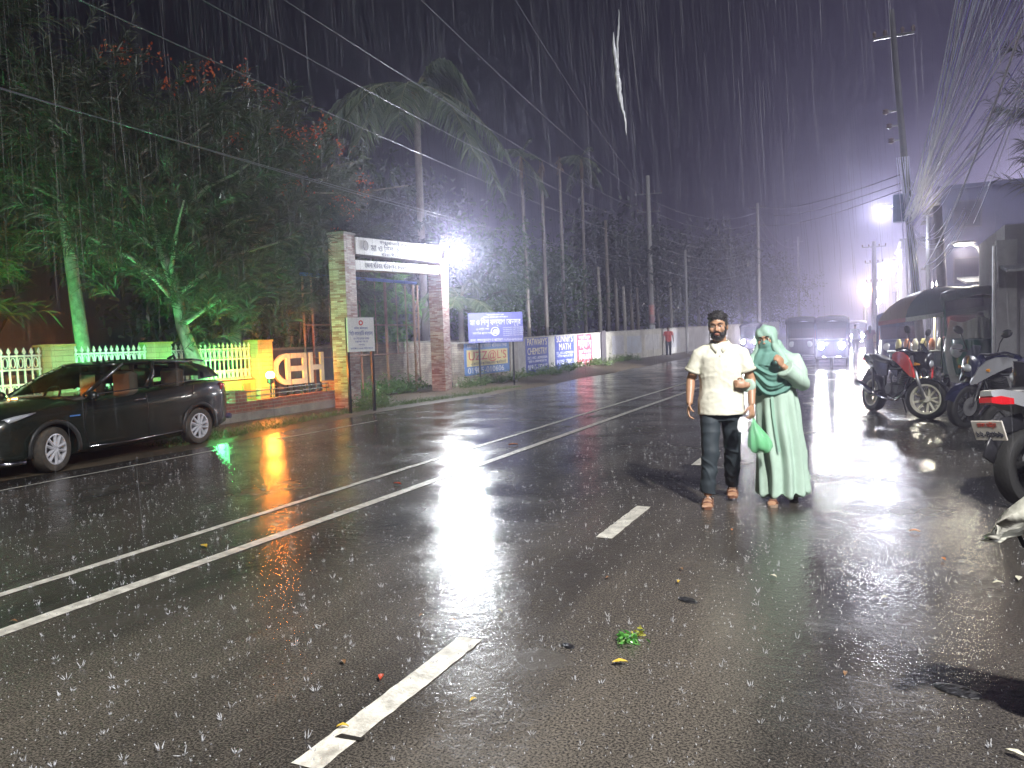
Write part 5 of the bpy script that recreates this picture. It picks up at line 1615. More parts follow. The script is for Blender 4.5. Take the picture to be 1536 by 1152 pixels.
# ------------------------------------------------------------------ three-wheeled autos
def auto(label, loc, heading, paint, roof_m, lights=None, k=1.0, glass=None, group="three-wheeled autos on the road", wscreen=True):
    t = thing("auto_rickshaw", label, "auto rickshaw", (loc[0], loc[1], 0), heading, group)
    t.scale = (k, k, k)
    W_ = .62
    g = MB(); g.loft([[(x, -w, zb), (x, w, zb), (x, w * 1.02, (zb + zt) / 2), (x, w * .96, zt), (x, -w * .96, zt), (x, -w * 1.02, (zb + zt) / 2)] for x, w, zb, zt in ((1.42, .26, .45, .82), (1.34, .40, .36, .98), (1.12, .50, .34, 1.05), (.85, .56, .30, 1.02))]); g.build("nose", paint, t, True, angle=45)
    g = MB(); g.bevbox((.20, 0, .33), (1.5, 1.2, .10), .03); g.build("floor_pan", trim_black, t)
    g = MB(); g.loft([[(x, -w, zb), (x, w, zb), (x, w, zt), (x, -w, zt)] for x, w, zb, zt in ((-.45, W_, .30, .78), (-.9, W_, .30, .82), (-1.28, W_ * .96, .34, .85), (-1.36, W_ * .9, .42, .80))]); g.build("rear_body", paint, t, True, angle=45)
    g = MB(); g.bevbox((-.62, 0, .90), (.5, 1.1, .14), .04); g.bevbox((-.92, 0, 1.18), (.14, 1.1, .5), .04); g.build("rear_seat", mat("seat_red", (0.25, 0.03, 0.03), 0.5), t)
    g = MB(); g.bevbox((.35, 0, .80), (.35, .8, .12), .04); g.build("driver_seat", mat("seat_vinyl", (0.025, 0.025, 0.028), 0.4), t)
    g = MB(); rows = []
    for x, z, w in ((1.05, 1.72, .58), (.98, 1.80, .62), (.4, 1.86, .64), (-.4, 1.86, .64), (-1.1, 1.82, .64), (-1.32, 1.72, .62)):
        rows.append([(x, w * y, z + dz) for y, dz in ((-1, -.12), (-.97, -.03), (-.7, .05), (0, .08), (.7, .05), (.97, -.03), (1, -.12), (.96, -.13), (.9, -.06), (0, .04), (-.9, -.06), (-.96, -.13))])
    g.loft(rows); g.build("roof", roof_m, t, True, angle=50)
    g = MB(); rows = [[(-1.30, W_ * y, z) for y in (-.95, 0, .95)] for z in (.84, 1.3, 1.72)]; g.grid([[(x + .02, y, z) for x, y, z in r_] for r_ in rows]); g.grid([[(x - .0, y, z) for x, y, z in r_] for r_ in rows]); g.build("rear_curtain", roof_m, t)
    for s in (-1, 1):
        g = MB(); g.tube([(1.13, s * .50, 1.02), (1.02, s * .56, 1.72)], .022, 6); g.build("pillar", paint, t)
        g = MB(); g.tube([(.0, s * .62, .34), (.0, s * .62, 1.74)], .018, 6); g.build("pillar", paint, t)
        g = MB(); g.tube([(-1.25, s * .60, .8), (-1.22, s * .61, 1.74)], .022, 6); g.build("pillar", paint, t)
        g = MB(); g.tube([(-.05, s * .62, 1.0), (-1.2, s * .61, 1.0)], .014, 6); g.build("side_rail", steel, t)
        wheel(t, (-.85, s * .56, .26), .26, .12, steel, 5, 0 if s > 0 else PI, None, False, "rear_wheel", rimk=.6, sw=.06)
    if wscreen:
        g = MB(); g.loft([[(1.145, -.48, 1.04), (1.145, .48, 1.04), (1.135, .48, 1.04), (1.135, -.48, 1.04)], [(1.04, -.54, 1.69), (1.04, .54, 1.69), (1.03, .54, 1.69), (1.03, -.54, 1.69)]])
        g.build("windscreen", glass or glassmat("auto_glass", (0.45, 0.48, 0.52), 0.05, 0.08), t)
    wheel(t, (1.12, 0, .26), .26, .11, steel, 5, 0, None, False, "front_wheel", rimk=.6, sw=.06)
    g = MB(); rows = []
    for kx in range(8):
        a = R(20 + 18 * kx); rows.append([(1.12 + .31 * math.cos(a), y, .26 + .31 * math.sin(a) - 3 * y * y) for y in (-.09, -.05, 0, .05, .09)])
    g.grid(rows); g.build("front_fender", paint, t, True)
    for s in (-1, 1):
        hl = MB(); hl.ell((1.36, s * .33, .80), (.07, .125, .125)).build("headlight", emat("headlamp_on", (0.96, 0.97, 1.0), 600) if lights else mat("headlamp_glass", (0.75, 0.78, 0.82), 0.08, 0.5), t, True)
        if lights:
            hd = Vector((math.cos(heading), math.sin(heading), 0)); p = Vector((loc[0], loc[1], 0)) + (Matrix.Rotation(heading, 3, 'Z') @ Vector((1.46, s * .33, .80))) * k
            lamp(tuple(p), lights, (0.93, 0.95, 1.0), 0.06, t, 60, tuple(p + hd * 10 + Vector((0, 0, -.1))), 1.0)
    g = MB(); g.tube([(1.25, -.50, .38), (1.46, -.3, .38), (1.46, .3, .38), (1.25, .50, .38)], .022, 6); g.build("bumper", chrome, t, True)
    g = MB(); g.tube([(.78, -.32, 1.10), (.86, 0, 1.06), (.78, .32, 1.10)], .014, 6); g.build("handlebar", black_metal, t)
    return t


auto_green = mat("auto_green", (0.02, 0.10, 0.07), 0.3, var=0.3, coat=0.4)
auto_maroon = mat("auto_maroon", (0.025, 0.014, 0.03), 0.35, var=0.3)
auto_blue = mat("auto_blue", (0.022, 0.03, 0.09), 0.35, var=0.3)
canvas = mat("canvas_dark", (0.02, 0.065, 0.06), 0.35, var=0.3, bump=0.2)
canvas_p = mat("canvas_purple", (0.022, 0.018, 0.035), 0.5, var=0.3)
pA = gp(1199, 546); pB = gp(1245, 551)
auto("dark curtained three-wheeler with unlit front, on the road behind the veiled woman", (pA.x, pA.y + 1.6), R(-88), auto_maroon, canvas_p, None, 1.08)
auto("three-wheeler with glaring headlights coming towards the camera in mid road", (pB.x, pB.y + 1.6), R(-88), auto_blue, canvas_p, 6500, 1.05)
auto("faint three-wheeler with lit lamps farthest down the road", (-1.2, 66, 0), R(-90), auto_blue, canvas_p, 6500, 1.05)
auto("faint unlit three-wheeler near the left kerb, seen between the couple's heads", (-6.9, 50, 0), R(-90), auto_maroon, canvas_p, 350, 1.05)
nearA = auto("dark green canopied three-wheeler parked at the right under the umbrella, plastic sheet over its front", (2.15, 20.2), R(-96), auto_green, canvas, None, 1.22, glassmat("plastic_screen", (0.42, 0.46, 0.46), 0.15, 0.10), "three-wheeled autos parked at the right")
auto("blue three-wheeler parked behind the red-panelled motorcycle", (0.72, 30, 0), R(-90), auto_blue, mat("canvas_blue", (0.06, 0.08, 0.2), 0.4), None, 1.05, None, "three-wheeled autos parked at the right")
# plastic sheet hung over the front
M_ = Matrix.Translation((nearA.location.x, nearA.location.y, 0)) @ Matrix.Rotation(nearA.rotation_euler.z, 4, 'Z')
rows = []
for i in range(15):
    u = i / 14
    row = []
    for j in range(25):
        v = j / 24 - .5
        x = 1.42 + .35 * u + .10 * u * math.sin(v * 26 + u * 2) + 0.03 * math.sin(v * 50)
        y = v * (1.10 + 0.75 * u) + .40 * u * u
        z = 1.62 - 1.30 * u + .05 * math.cos(v * 10)
        row.append(M_ @ Vector((x, y, z)))
    rows.append(row)
sheet_m = bpy.data.materials.new("clear_plastic"); sheet_m.use_nodes = True
_b = sheet_m.node_tree.nodes["Principled BSDF"]; _b.inputs["Base Color"].default_value = (0.52, 0.54, 0.50, 1); _b.inputs["Roughness"].default_value = 0.22; _b.inputs["Alpha"].default_value = 0.62
sh_ = MB().grid(rows).build("plastic_sheet", sheet_m, None, True)
tag(sh_, "grey translucent plastic sheet draped over the front of the green three-wheeler", "plastic sheet")
# big umbrella over a stall
uc = atY(1402, 470, 21.5)
um = thing("umbrella", "big tilted street umbrella with one brown and several dark green panels and a white rim", "umbrella", (uc.x, uc.y, 0))
hub = Vector((0, 0, uc.z + .62)); Ru = 1.36; tilt = Matrix.Translation(hub) @ Matrix.Rotation(R(-7), 4, 'Y') @ Matrix.Translation(-hub)
for k in range(8):
    a0 = 2 * PI * k / 8 + .2; rows = []
    for i in range(7):
        u = i / 6; rr_ = Ru * math.sin(u * 1.25) / math.sin(1.25); zz_ = -.62 * (1 - math.cos(u * 1.25)) / (1 - math.cos(1.25))
        rows.append([tilt @ (hub + Vector((rr_ * math.cos(a0 + PI / 4 * j / 4) * (1 - .035 * u * math.sin(PI * j / 4)), rr_ * math.sin(a0 + PI / 4 * j / 4) * (1 - .035 * u * math.sin(PI * j / 4)), zz_))) for j in range(5)])
    am = a0 + PI / 8
    brown = math.cos(am - R(215)) > .8
    g = MB(); g.grid(rows)
    p_ = g.build("canopy_panel", mat("umb_brown", (0.19, 0.14, 0.08), 0.4) if brown else mat("umb_green", (0.025, 0.085, 0.075), 0.4, var=0.3), um, True)
    g = MB(); g.grid([[Vector(v) for v in rows[-1]], [Vector(v) + Vector((0, 0, -.10)) for v in rows[-1]]]); g.build("valance", mat("umb_red", (0.22, 0.04, 0.03), 0.5) if brown else mat("umb_white", (0.7, 0.7, 0.68), 0.5), p_, True)
g = MB(); g.tube([(0, 0, 0), (0, 0, hub.z)], .025, 8); g.build("pole", mat("pole_cream", (0.6, 0.55, 0.42), 0.5), um)
st_ = thing("stall_cart", "small vendor cart with goods under the umbrella behind the red-panelled motorcycle", "cart", (uc.x - .35, uc.y - .2, 0))
g = MB(); g.bevbox((0, 0, .70), (1.3, .8, .34), .03); g.build("box", mat("cart_blue", (0.35, 0.40, 0.48), 0.4, var=0.3), st_)
g = MB(); g.bevbox((0, 0, .90), (1.4, .9, .05), .015); g.build("counter", steel, st_)
for s in (-.4, .4):
    wheel(st_, (s, -.42, .24), .24, .06, steel, 8, PI, None, False, "wheel", rimk=.84, sw=.015)
    wheel(st_, (s, .42, .24), .24, .06, steel, 8, 0, None, False, "wheel", rimk=.84, sw=.015)
for k in range(6):
    t = tag(MB().lathe([(.05, 0), (.07, .02), (.07, .20), (.04, .25), (.04, .28)], (0, 0, 0), 10).build("jar", mat("jar_%d" % (k % 3), ((0.6, 0.55, 0.3), (0.5, 0.2, 0.1), (0.6, 0.6, 0.55))[k % 3], 0.2), None, True), "small jar on the vendor cart counter", "jar", "jars on the vendor cart")
    t.location = (uc.x - .8 + .18 * k, uc.y - .3, .927)
bl = thing("hanging_bulb", "bare lit bulb hanging under the umbrella", "lamp", tuple(Vector((uc.x - .25, uc.y - .3, uc.z + .05))))
MB().ell((0, 0, 0), .05).build("bulb_glass", emat("bulb_on", (1.0, 0.95, 0.8), 40), bl, True); MB().tube([(0, 0, .05), (0, 0, .30)], .006, 5).build("cord", trim_black, bl)
lamp((uc.x - .25, uc.y - .3, uc.z - .05), 60, (1, 0.93, 0.75), .05, bl)

# ------------------------------------------------------------------ cycle rickshaw far off
pr = gp(1323, 528)
rk = thing("cycle_rickshaw", "hooded cycle rickshaw with tasselled painted back on the far road", "rickshaw", (pr.x, 46, 0), R(90))
rows = []
for i in range(9):
    a = R(10 + 20 * i)
    rows.append([(x, .55 * math.cos(a), 1.35 + .55 * math.sin(a)) for x in (-.75, -.3, .25)])
g = MB(); g.grid(rows); g.grid([[(x, y * .97, z - .02) for x, y, z in r_] for r_ in rows]); g.build("hood", canvas, rk, True)
g = MB(); g.bevbox((-.55, 0, .95), (.14, 1.0, .55), .04); g.build("seat_back", mat("rick_paint", (0.5, 0.3, 0.16), 0.4, scale=9, col2=(0.45, 0.42, 0.2)), rk)
g = MB(); g.bevbox((-.2, 0, .72), (.6, 1.0, .16), .04); g.build("seat", mat("seat_red", (0.25, 0.03, 0.03), 0.5), rk)
g = MB(); g.bevbox((-.72, 0, .52), (.06, 1.0, .22), .02); g.build("tail_board", mat("tail_paint", (0.55, 0.45, 0.35), 0.4, scale=8, col2=(0.3, 0.12, 0.1)), rk)
for s in (-1, 1):
    wheel(rk, (-.3, s * .58, .36), .36, .05, steel, 18, 0 if s > 0 else PI, None, False, "wheel", rimk=.92, sw=.008)
wheel(rk, (1.25, 0, .36), .36, .05, steel, 18, 0, None, False, "front_wheel", rimk=.92, sw=.008)
g = MB(); g.tube([(-.3, -.55, .36), (-.3, .55, .36)], .02, 6); g.tube([(-.3, .3, .40), (.4, 0, .5), (1.0, 0, .85), (1.25, 0, .36)], .02, 6); g.tube([(.4, 0, .5), (.45, 0, .95)], .018, 6); g.tube([(.95, -.3, 1.0), (1.0, 0, .95), (.95, .3, 1.0)], .014, 6); g.build("frame", black_metal, rk, True)

# ------------------------------------------------------------------ buildings on the right
def building(name, label, x0, x1, y0, y1, h, m, floors=2, wx=2, lit=None, roof_m=None):
    t = thing(name, label, "building", (x0, y0, 0))
    g = MB(); g.box(((x1 - x0) / 2, (y1 - y0) / 2, h / 2), (x1 - x0, y1 - y0, h)); g.build("wall", m, t)
    g = MB(); g.box(((x1 - x0) / 2, (y1 - y0) / 2, h + .09), (x1 - x0 + .3, y1 - y0 + .3, .18)); g.build("roof_slab", m, t)
    k = 0
    for f in range(floors):
        z = h / floors * (f + .55)
        for i in range(wx):
            y = (y1 - y0) * (i + .5) / wx
            g = MB(); g.box((-.02, y, z), (.06, 1.2, 1.2)); w_ = g.build("window", mat("window_frame_dark", (0.06, 0.06, 0.08), 0.5), t)
            g = MB(); g.box((-.056, y, z), (.008, 1.08, 1.08)); g.build("pane", (lit if lit and (k % 3 == 0) else mat("night_pane", (0.02, 0.02, 0.035), 0.1)), w_)
            g = MB(); g.box((-.2, y, z + .72), (.4, 1.4, .06)); g.build("sunshade", concrete, w_)
            k += 1
        xx = (x1 - x0) * .3
        g = MB(); g.box((xx, -.02, z), (1.1, .06, 1.2)); w_ = g.build("window", mat("window_frame_dark", (0.06, 0.06, 0.08), 0.5), t)
        g = MB(); g.box((xx, -.056, z), (.98, .008, 1.08)); g.build("pane", mat("night_pane", (0.02, 0.02, 0.035), 0.1), w_)
    return t


paint_bl = mat("building_blue", (0.07, 0.08, 0.16), 0.7, scale=.8, col2=(0.04, 0.045, 0.09), bump=0.2)
paint_gr = mat("building_grey", (0.30, 0.30, 0.33), 0.7, scale=.8, col2=(0.18, 0.18, 0.2), bump=0.2)
c0 = atY(1412, 300, 40)
building("building", "dark bluish flat-roofed building behind the bundle of cables", c0.x, c0.x + 3.4, 40, 50, atY(1412, 286, 40).z, paint_bl, 3, 3)
c0 = atY(1352, 300, 72)
building("building", "hazy building far down the right side behind the leaning pole", c0.x, 11, 72, 92, 8.5, paint_gr, 3, 6, emat("lit_window", (1.0, 0.8, 0.5), 2.0))
building("building", "faintest building at the far right end of the road", 3.2, 11, 104, 140, 8.0, paint_gr, 3, 8)
# shop with grey pillar and shutter
cs = atY(1497, 540, 17.5)
sp_ = thing("shop", "grey shop front with a steel shutter behind the parked motorcycles at the right edge", "shop", (cs.x, 17.5, 0))
g = MB(); g.box((1.6, 2.0, 1.7), (3.0, 4.0, 3.4)); g.build("wall", paint_gr, sp_)
g = MB(); g.box((.11, -.06, 1.55), (.34, .24, 3.1)); g.build("pillar", mat("grey_paint", (0.36, 0.36, 0.38), 0.5, var=0.25), sp_)
g = MB(); g.tube([(-.10, -.2, .1), (-.10, -.2, 3.0)], .03, 6); g.build("drain_pipe", steel, sp_)
g = MB()
for i in range(16):
    g.box((1.3, -.02 - .012 * (i % 2), .66 + .085 * i), (1.9, .05, .08))
g.build("shutter", mat("shutter_grey", (0.28, 0.28, 0.31), 0.4, 0.3, var=0.2), sp_)
g = MB(); g.box((1.3, -.03, .35), (2.0, .08, .5)); g.build("step", mat("step_blue", (0.12, 0.12, 0.18), 0.5), sp_)
g = MB(); g.box((1.2, -.5, 2.55), (2.4, 1.1, .05), M=Matrix.Rotation(R(8), 4, 'X')); g.build("awning", mat("tin_sheet", (0.4, 0.42, 0.46), 0.35, 0.5, var=0.3), sp_)
g = MB(); g.tube([(.6, -.10, 2.2), (2.0, -.10, 2.2)], .05, 8); g.build("pipe_rail", steel, sp_)
# brightly lit stall behind
cs = atY(1470, 540, 25.5)
ls = thing("lit_stall", "brightly lit whitewashed stall between the green three-wheeler and the grey pillar", "stall", (cs.x, 25.5, 0))
g = MB(); g.box((1.2, 2.0, 1.35), (2.4, .12, 2.7)); g.box((2.36, 1.0, 1.35), (.1, 1.86, 2.7)); g.build("wall", mat("stall_white", (0.72, 0.70, 0.66), 0.6, var=0.15), ls)
g = MB(); g.box((1.1, .7, 2.8), (3.0, 2.8, .06), M=Matrix.Rotation(R(6), 4, 'X')); g.build("roof", mat("tin_sheet", (0.4, 0.42, 0.46), 0.35, 0.5, var=0.3), ls)
g = MB(); g.bevbox((1.2, .5, .5), (2.2, .6, 1.0), .03); g.build("counter", mat("wood_counter", (0.25, 0.14, 0.07), 0.5, var=0.3), ls)
g = MB(); g.tube([(.2, .3, 2.62), (1.6, .3, 2.62)], .03, 8); g.build("tube_light", emat("tube_on", (0.95, 0.97, 1.0), 60), ls)
lamp((cs.x + .9, 25.9, 2.5), 260, (1, 0.95, 0.88), .2, ls)
# far coloured lights
lo = atY(1300, 452, 78)
nl = thing("neon_sign", "small Y-shaped orange neon sign glowing far down the road", "neon sign", (lo.x, 78, 0))
g = MB(); z0 = atY(1300, 460, 78).z; z1 = atY(1300, 446, 78).z
g.tube([(0, 0, z0), (0, 0, z1)], .13, 8); g.tube([(0, 0, z1), (-.55, 0, z1 + .8)], .10, 8); g.tube([(0, 0, z1), (.5, 0, z1 + .8)], .10, 8); g.build("tube", emat("neon_orange", (1.0, 0.45, 0.10), 14), nl)
g = MB(); g.tube([(0, .2, 0), (0, .2, z0 + .6)], .05, 6); g.build("post", steel, nl)
lamp((lo.x, 77.4, z1), 350, (1, 0.6, 0.25), .3, nl)
for (px, py, yy, pw_, lab) in ((1296, 434, 76, 900, "round warm lamp on a post left of the orange neon sign"), (1312, 432, 80, 1500, "glaring white lamp on a post right of the orange neon sign"), (1318, 452, 70, 400, "lower white lamp on a post under the glaring one far down the road")):
    c = atY(px, py, yy)
    t = thing("street_light", lab, "street lamp", (c.x, c.y, 0), 0, "far post lamps")
    MB().tube([(0, 0, 0), (0, 0, c.z - .15)], .06, 6).build("post", steel, t)
    MB().ell((0, 0, c.z), .20).build("globe", emat("globe_on", (1.0, 0.93, 0.8), 60), t, True)
    lamp((c.x, c.y - .4, c.z), pw_, (1.0, 0.92, 0.8), .2, t)
# ================================================================== LAMPS
COOL = (0.86, 0.88, 1.0)
lit_white = emat("lit_white", (0.95, 0.96, 1.0), 30)
lit_warm = emat("lit_warm", (1.0, 0.62, 0.22), 25)


def street_lamp(name, label, head, pole_xy, power, color, spot=150, aim=None, mat_l=None, group="street lamps", base_r=0.08):
    hx, hy, hz_ = head
    t = thing(name, label, "street lamp", (pole_xy[0], pole_xy[1], 0), 0, group)
    x, y = hx - pole_xy[0], hy - pole_xy[1]
    p = MB(); p.tube([(0, 0, 0), (0, 0, hz_ * 0.6), (0, 0, hz_ - 0.4)], [base_r, base_r * 0.8, base_r * 0.65], 12)
    p.build("pole", steel, t, True)
    a = MB(); a.tube([(0, 0, hz_ - 0.45), (x * 0.25, y * 0.25, hz_ - 0.1), (x * 0.6, y * 0.6, hz_ + 0.03), (x * 0.9, y * 0.9, hz_ + 0.05)], 0.03, 8)
    a.build("arm", steel, t, True)
    d = Vector((x, y, 0)); L = d.length; d.normalize()
    Mh = Matrix.Rotation(math.atan2(d.y, d.x), 4, 'Z')
    h = MB(); h.bevbox((x, y, hz_ + 0.06), (0.62, 0.24, 0.10), 0.03, M=Mh)
    h.build("lamp_head", mat("lamp_grey", (0.2, 0.2, 0.22), 0.5), t, True, angle=40)
    le = MB(); le.bevbox((x, y, hz_ - 0.005), (0.44, 0.17, 0.026), 0.008, M=Mh)
    le.build("lens", mat_l or lit_white, t)
    b = lamp((hx, hy, hz_ - 0.18), power, color, 0.2, t, spot, aim or (hx, hy, -5), 0.6)
    return t


# the lamp that lights the foreground, just right of the frame
street_lamp("street_lamp", "tall galvanised street lamp over the near right kerb, just outside the frame", (3.0, 1.2, 7.2), (5.0, 0.9), 5200, (1.0, 0.97, 0.92), 165)
# lamps down the right side of the street
h1 = atY(1323, 312, 34)
street_lamp("street_lamp", "street lamp with glowing head reaching left from beside the cable-draped pole", tuple(h1), (h1.x + 1.6, 34.2), 750, COOL, None)
h2 = atY(1445, 367, 26)
street_lamp("street_lamp", "smaller lit lamp above the dark canopy beside the right-hand buildings", tuple(h2), (h2.x + 0.5, 26.2), 160, (1.0, 0.9, 0.7), None)
h3 = atY(1331, 394, 75)
street_lamp("street_lamp", "small faint street lamp far down the right side of the road", tuple(h3), (h3.x + 1.4, 75), 1500, COOL, None)
# ================================================================== PEOPLE (local frame: facing -Y, their left is +X)
skin_m = mat("skin", (0.40, 0.225, 0.135), 0.42, var=0.12, scale=14)
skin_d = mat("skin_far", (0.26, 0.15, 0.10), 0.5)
hair_m = mat("hair", (0.012, 0.010, 0.009), 0.38, bump=0.9, bscale=55)
polo_m = mat("polo_cream", (0.70, 0.69, 0.58), 0.8, scale=6, col2=(0.66, 0.645, 0.53), bump=0.15, bscale=120)
jeans_m = mat("trousers_dark", (0.030, 0.042, 0.052), 0.7, var=0.3, scale=6)
robe_m = mat("robe_mint", (0.40, 0.54, 0.45), 0.75, var=0.12, scale=8)
scarf_m = mat("scarf_green", (0.12, 0.27, 0.225), 0.75, var=0.15, scale=10)
sandal_m = mat("sandal_brown", (0.16, 0.07, 0.04), 0.45)
eye_w = mat("eye_white", (0.7, 0.68, 0.66), 0.25)
eye_d = mat("eye_dark", (0.012, 0.009, 0.008), 0.15)
lip_m = mat("lip", (0.34, 0.13, 0.10), 0.4)


def hand(g, wrist, direc, palm_n, side, curl=0.4, s=1.0, thumb=1):
    """palm and five fingers; direc = wrist to knuckles, palm_n = where the palm looks, side = thumb side."""
    d = Vector(direc).normalized(); n_ = Vector(palm_n); n_ = (n_ - d * n_.dot(d)).normalized(); sd = Vector(side); sd = (sd - d * sd.dot(d) - n_ * sd.dot(n_)).normalized()
    w = Vector(wrist)
    M = Matrix((sd, d, n_)).transposed().to_4x4(); M.translation = w + d * .045 * s
    g.ell((0, 0, 0), (.041 * s, .056 * s, .017 * s), M, 14, 10)
    for k, (off, L) in enumerate(((.030, .068), (.010, .078), (-.011, .073), (-.030, .056))):
        p = w + d * .088 * s + sd * off * s
        c = curl * (1 + .12 * k)
        pts = [p - d * .02 * s, p]
        a = 0; q = p
        for j in range(3):
            a += c * (0.8, 1.0, 0.7)[j]
            q = q + (d * math.cos(a) + n_ * math.sin(a)) * (L * (.44, .32, .24)[j]) * s
            pts.append(q)
        g.tube(pts, [.0088 * s, .0092 * s, .0086 * s, .0078 * s, .0062 * s], 8)
    p = w + d * .022 * s + sd * .030 * s
    pts = [p, p + (sd * .75 + d * .5 + n_ * .25) * .030 * s, p + (sd * .75 + d * .5 + n_ * .25) * .030 * s + (sd * .25 + d * .8 + n_ * .5) * .030 * s, p + (sd * .75 + d * .5 + n_ * .25) * .030 * s + (sd * .05 + d * .75 + n_ * .75) * .055 * s]
    g.tube(pts, [.013 * s, .0115 * s, .010 * s, .0075 * s], 8)


def head_shapes(g, c, M, s=1.0):
    """Skull, jaw, nose, brow, lips, ears around the head centre c; M = head turn."""
    T = Matrix.Translation(c) @ M @ Matrix.Scale(s, 4)

    def e(p, r, nu=16, nv=12):
        g.ell((0, 0, 0), r, T @ Matrix.Translation(p), nu, nv)
    e((0, .012, .030), (.076, .094, .090)); e((0, -.018, -.030), (.064, .072, .080)); e((0, -.045, -.080), (.038, .036, .030))
    e((0, -.080, .030), (.052, .016, .014))                       # brow
    e((0, -.094, -.012), (.012, .018, .026)); e((0, -.104, -.026), (.015, .014, .011)); e((-.013, -.094, -.029), (.009, .010, .008)); e((.013, -.094, -.029), (.009, .010, .008))
    e((0, -.086, -.056), (.024, .012, .007)); e((0, -.084, -.066), (.021, .012, .007))
    e((-.045, -.062, -.018), (.022, .022, .026)); e((.045, -.062, -.018), (.022, .022, .026))
    for sx in (-1, 1):
        e((sx * .078, .014, .0), (.010, .022, .034))
    return T


def face_details(T, par, brow=True, lips=True):
    for sx in (-1, 1):
        g = MB(); g.ell((0, 0, 0), (.0135, .008, .0075), T @ Matrix.Translation((sx * .031, -.0755, .008)), 12, 8); ey = g.build("eye", eye_w, par, True)
        g = MB(); g.ell((0, 0, 0), (.0062, .004, .0062), T @ Matrix.Translation((sx * .031, -.0822, .008)), 10, 8); g.build("iris", eye_d, ey, True)
        g = MB(); g.tube([T @ Vector((sx * x, y, z)) for x, y, z in ((.0165, -.0825, .010), (.024, -.085, .0165), (.034, -.084, .0175), (.046, -.074, .010))], [.0022, .003, .003, .002], 6); g.build("eyelid", skin_m, ey, True)
        if brow:
            g = MB(); g.tube([T @ Vector((sx * x, y, z)) for x, y, z in ((.012, -.0945, .027), (.028, -.0945, .034), (.044, -.086, .033), (.056, -.073, .026))], [.0035, .0052, .0045, .002], 6); g.build("eyebrow", hair_m, par, True)
    if lips:
        g = MB(); g.ell((0, 0, 0), (.021, .008, .0042), T @ Matrix.Translation((0, -.0935, -.0575))); g.ell((0, 0, 0), (.019, .008, .005), T @ Matrix.Translation((0, -.0925, -.0655))); g.build("lips", lip_m, par, True)


def fold(amp, fx, fz, seed=0, keep=None):
    def f(co):
        a = amp if keep is None else amp * keep(co)
        return a * (mnoise.noise((co.x * fx + seed, co.y * fx, co.z * fz)) + .5 * mnoise.noise((co.x * fx * 2.3, co.y * fx * 2.3 + seed, co.z * fz * 2.1)))
    return f


# ------------------------------------------------------------------ the man in the cream polo shirt
pm = gp(1081, 758)
man = thing("person", "bearded man in cream polo shirt and dark trousers walking with a green bag", "person", (pm.x, pm.y + .10, 0), R(9), "couple walking towards the camera")
man.scale = (1.0, 1.0, 1.0)
HM = Matrix.Rotation(R(-6), 4, 'Z') @ Matrix.Rotation(R(-3), 4, 'Y')
hc = (-.015, -.02, 1.585)
# joints
SL, SR = Vector((.178, .005, 1.352)), Vector((-.178, .005, 1.352))
eR, wR = Vector((-.262, .03, 1.12)), Vector((-.272, -.075, .905))      # his right arm, viewer's left
eL, wL = Vector((.262, .01, 1.115)), Vector((.262, -.115, .895))
hipL, hipR = Vector((.092, .01, .90)), Vector((-.092, .0, .90))
kL, aL = Vector((.088, .06, .50)), Vector((.085, .26, .115))           # his left leg is the rear one
kR, aR = Vector((-.100, -.09, .49)), Vector((-.125, -.10, .085))
g = MB()
T_ = head_shapes(g, hc, HM)
g.tube([(0, .015, 1.36), (-.004, .005, 1.45), (-.010, -.002, 1.53)], [.072, .060, .062], 14)
g.tube([(0, .02, .86), (0, .02, 1.0), (0, .015, 1.15), (0, .01, 1.28), (0, .012, 1.38), (0, .015, 1.44)], [(.155, .105), (.150, .100), (.155, .110), (.175, .115), (.165, .090), (.08, .065)], 20, upv=(0, 1, 0))
for S_, E_, Wp in ((SL, eL, wL), (SR, eR, wR)):
    g.tube([S_ + Vector((-.05 if S_.x > 0 else .05, 0, .0)), S_, S_.lerp(E_, .4), E_, E_.lerp(Wp, .35), Wp], [.058, .056, .048, .040, .040, .027], 12)
hand(g, wR, (-.02, -.05, -.16), (.95, .1, 0), (.1, -.9, -.1), .55)
hand(g, wL, (.0, -.05, -.16), (-.8, .55, 0), (-.5, -.85, 0), .85)
for H_, K_, A_ in ((hipL, kL, aL), (hipR, kR, aR)):
    g.tube([H_, H_.lerp(K_, .5), K_, K_.lerp(A_, .35), A_], [.088, .074, .055, .054, .036], 14)
for A_, pitch in ((aL, R(14)), (aR, 0)):
    fz = .042 if pitch else .040
    g.tube([A_ + Vector((0, .035, -.045)), A_ + Vector((0, -.05, -.040)), A_ + Vector((0, -.13, -.055)), A_ + Vector((0, -.165, -.058))], [(.034, .032), (.038, .032), (.045, .018), (.032, .012)], 12, upv=(0, 0, 1))
    for k in range(5):
        x0 = -.036 + .018 * k; sx_ = 1 if A_.x < 0 else -1
        g.tube([A_ + Vector((x0 * sx_ * -1, -.145, -.058)), A_ + Vector((x0 * sx_ * -1.05, -.178 - .012 * (k > 2), -.062))], [.010, .0085 + .003 * (k == 4)], 8)
organic("body", g, skin_m, man, .0055, 3)
face_details(T_, man)
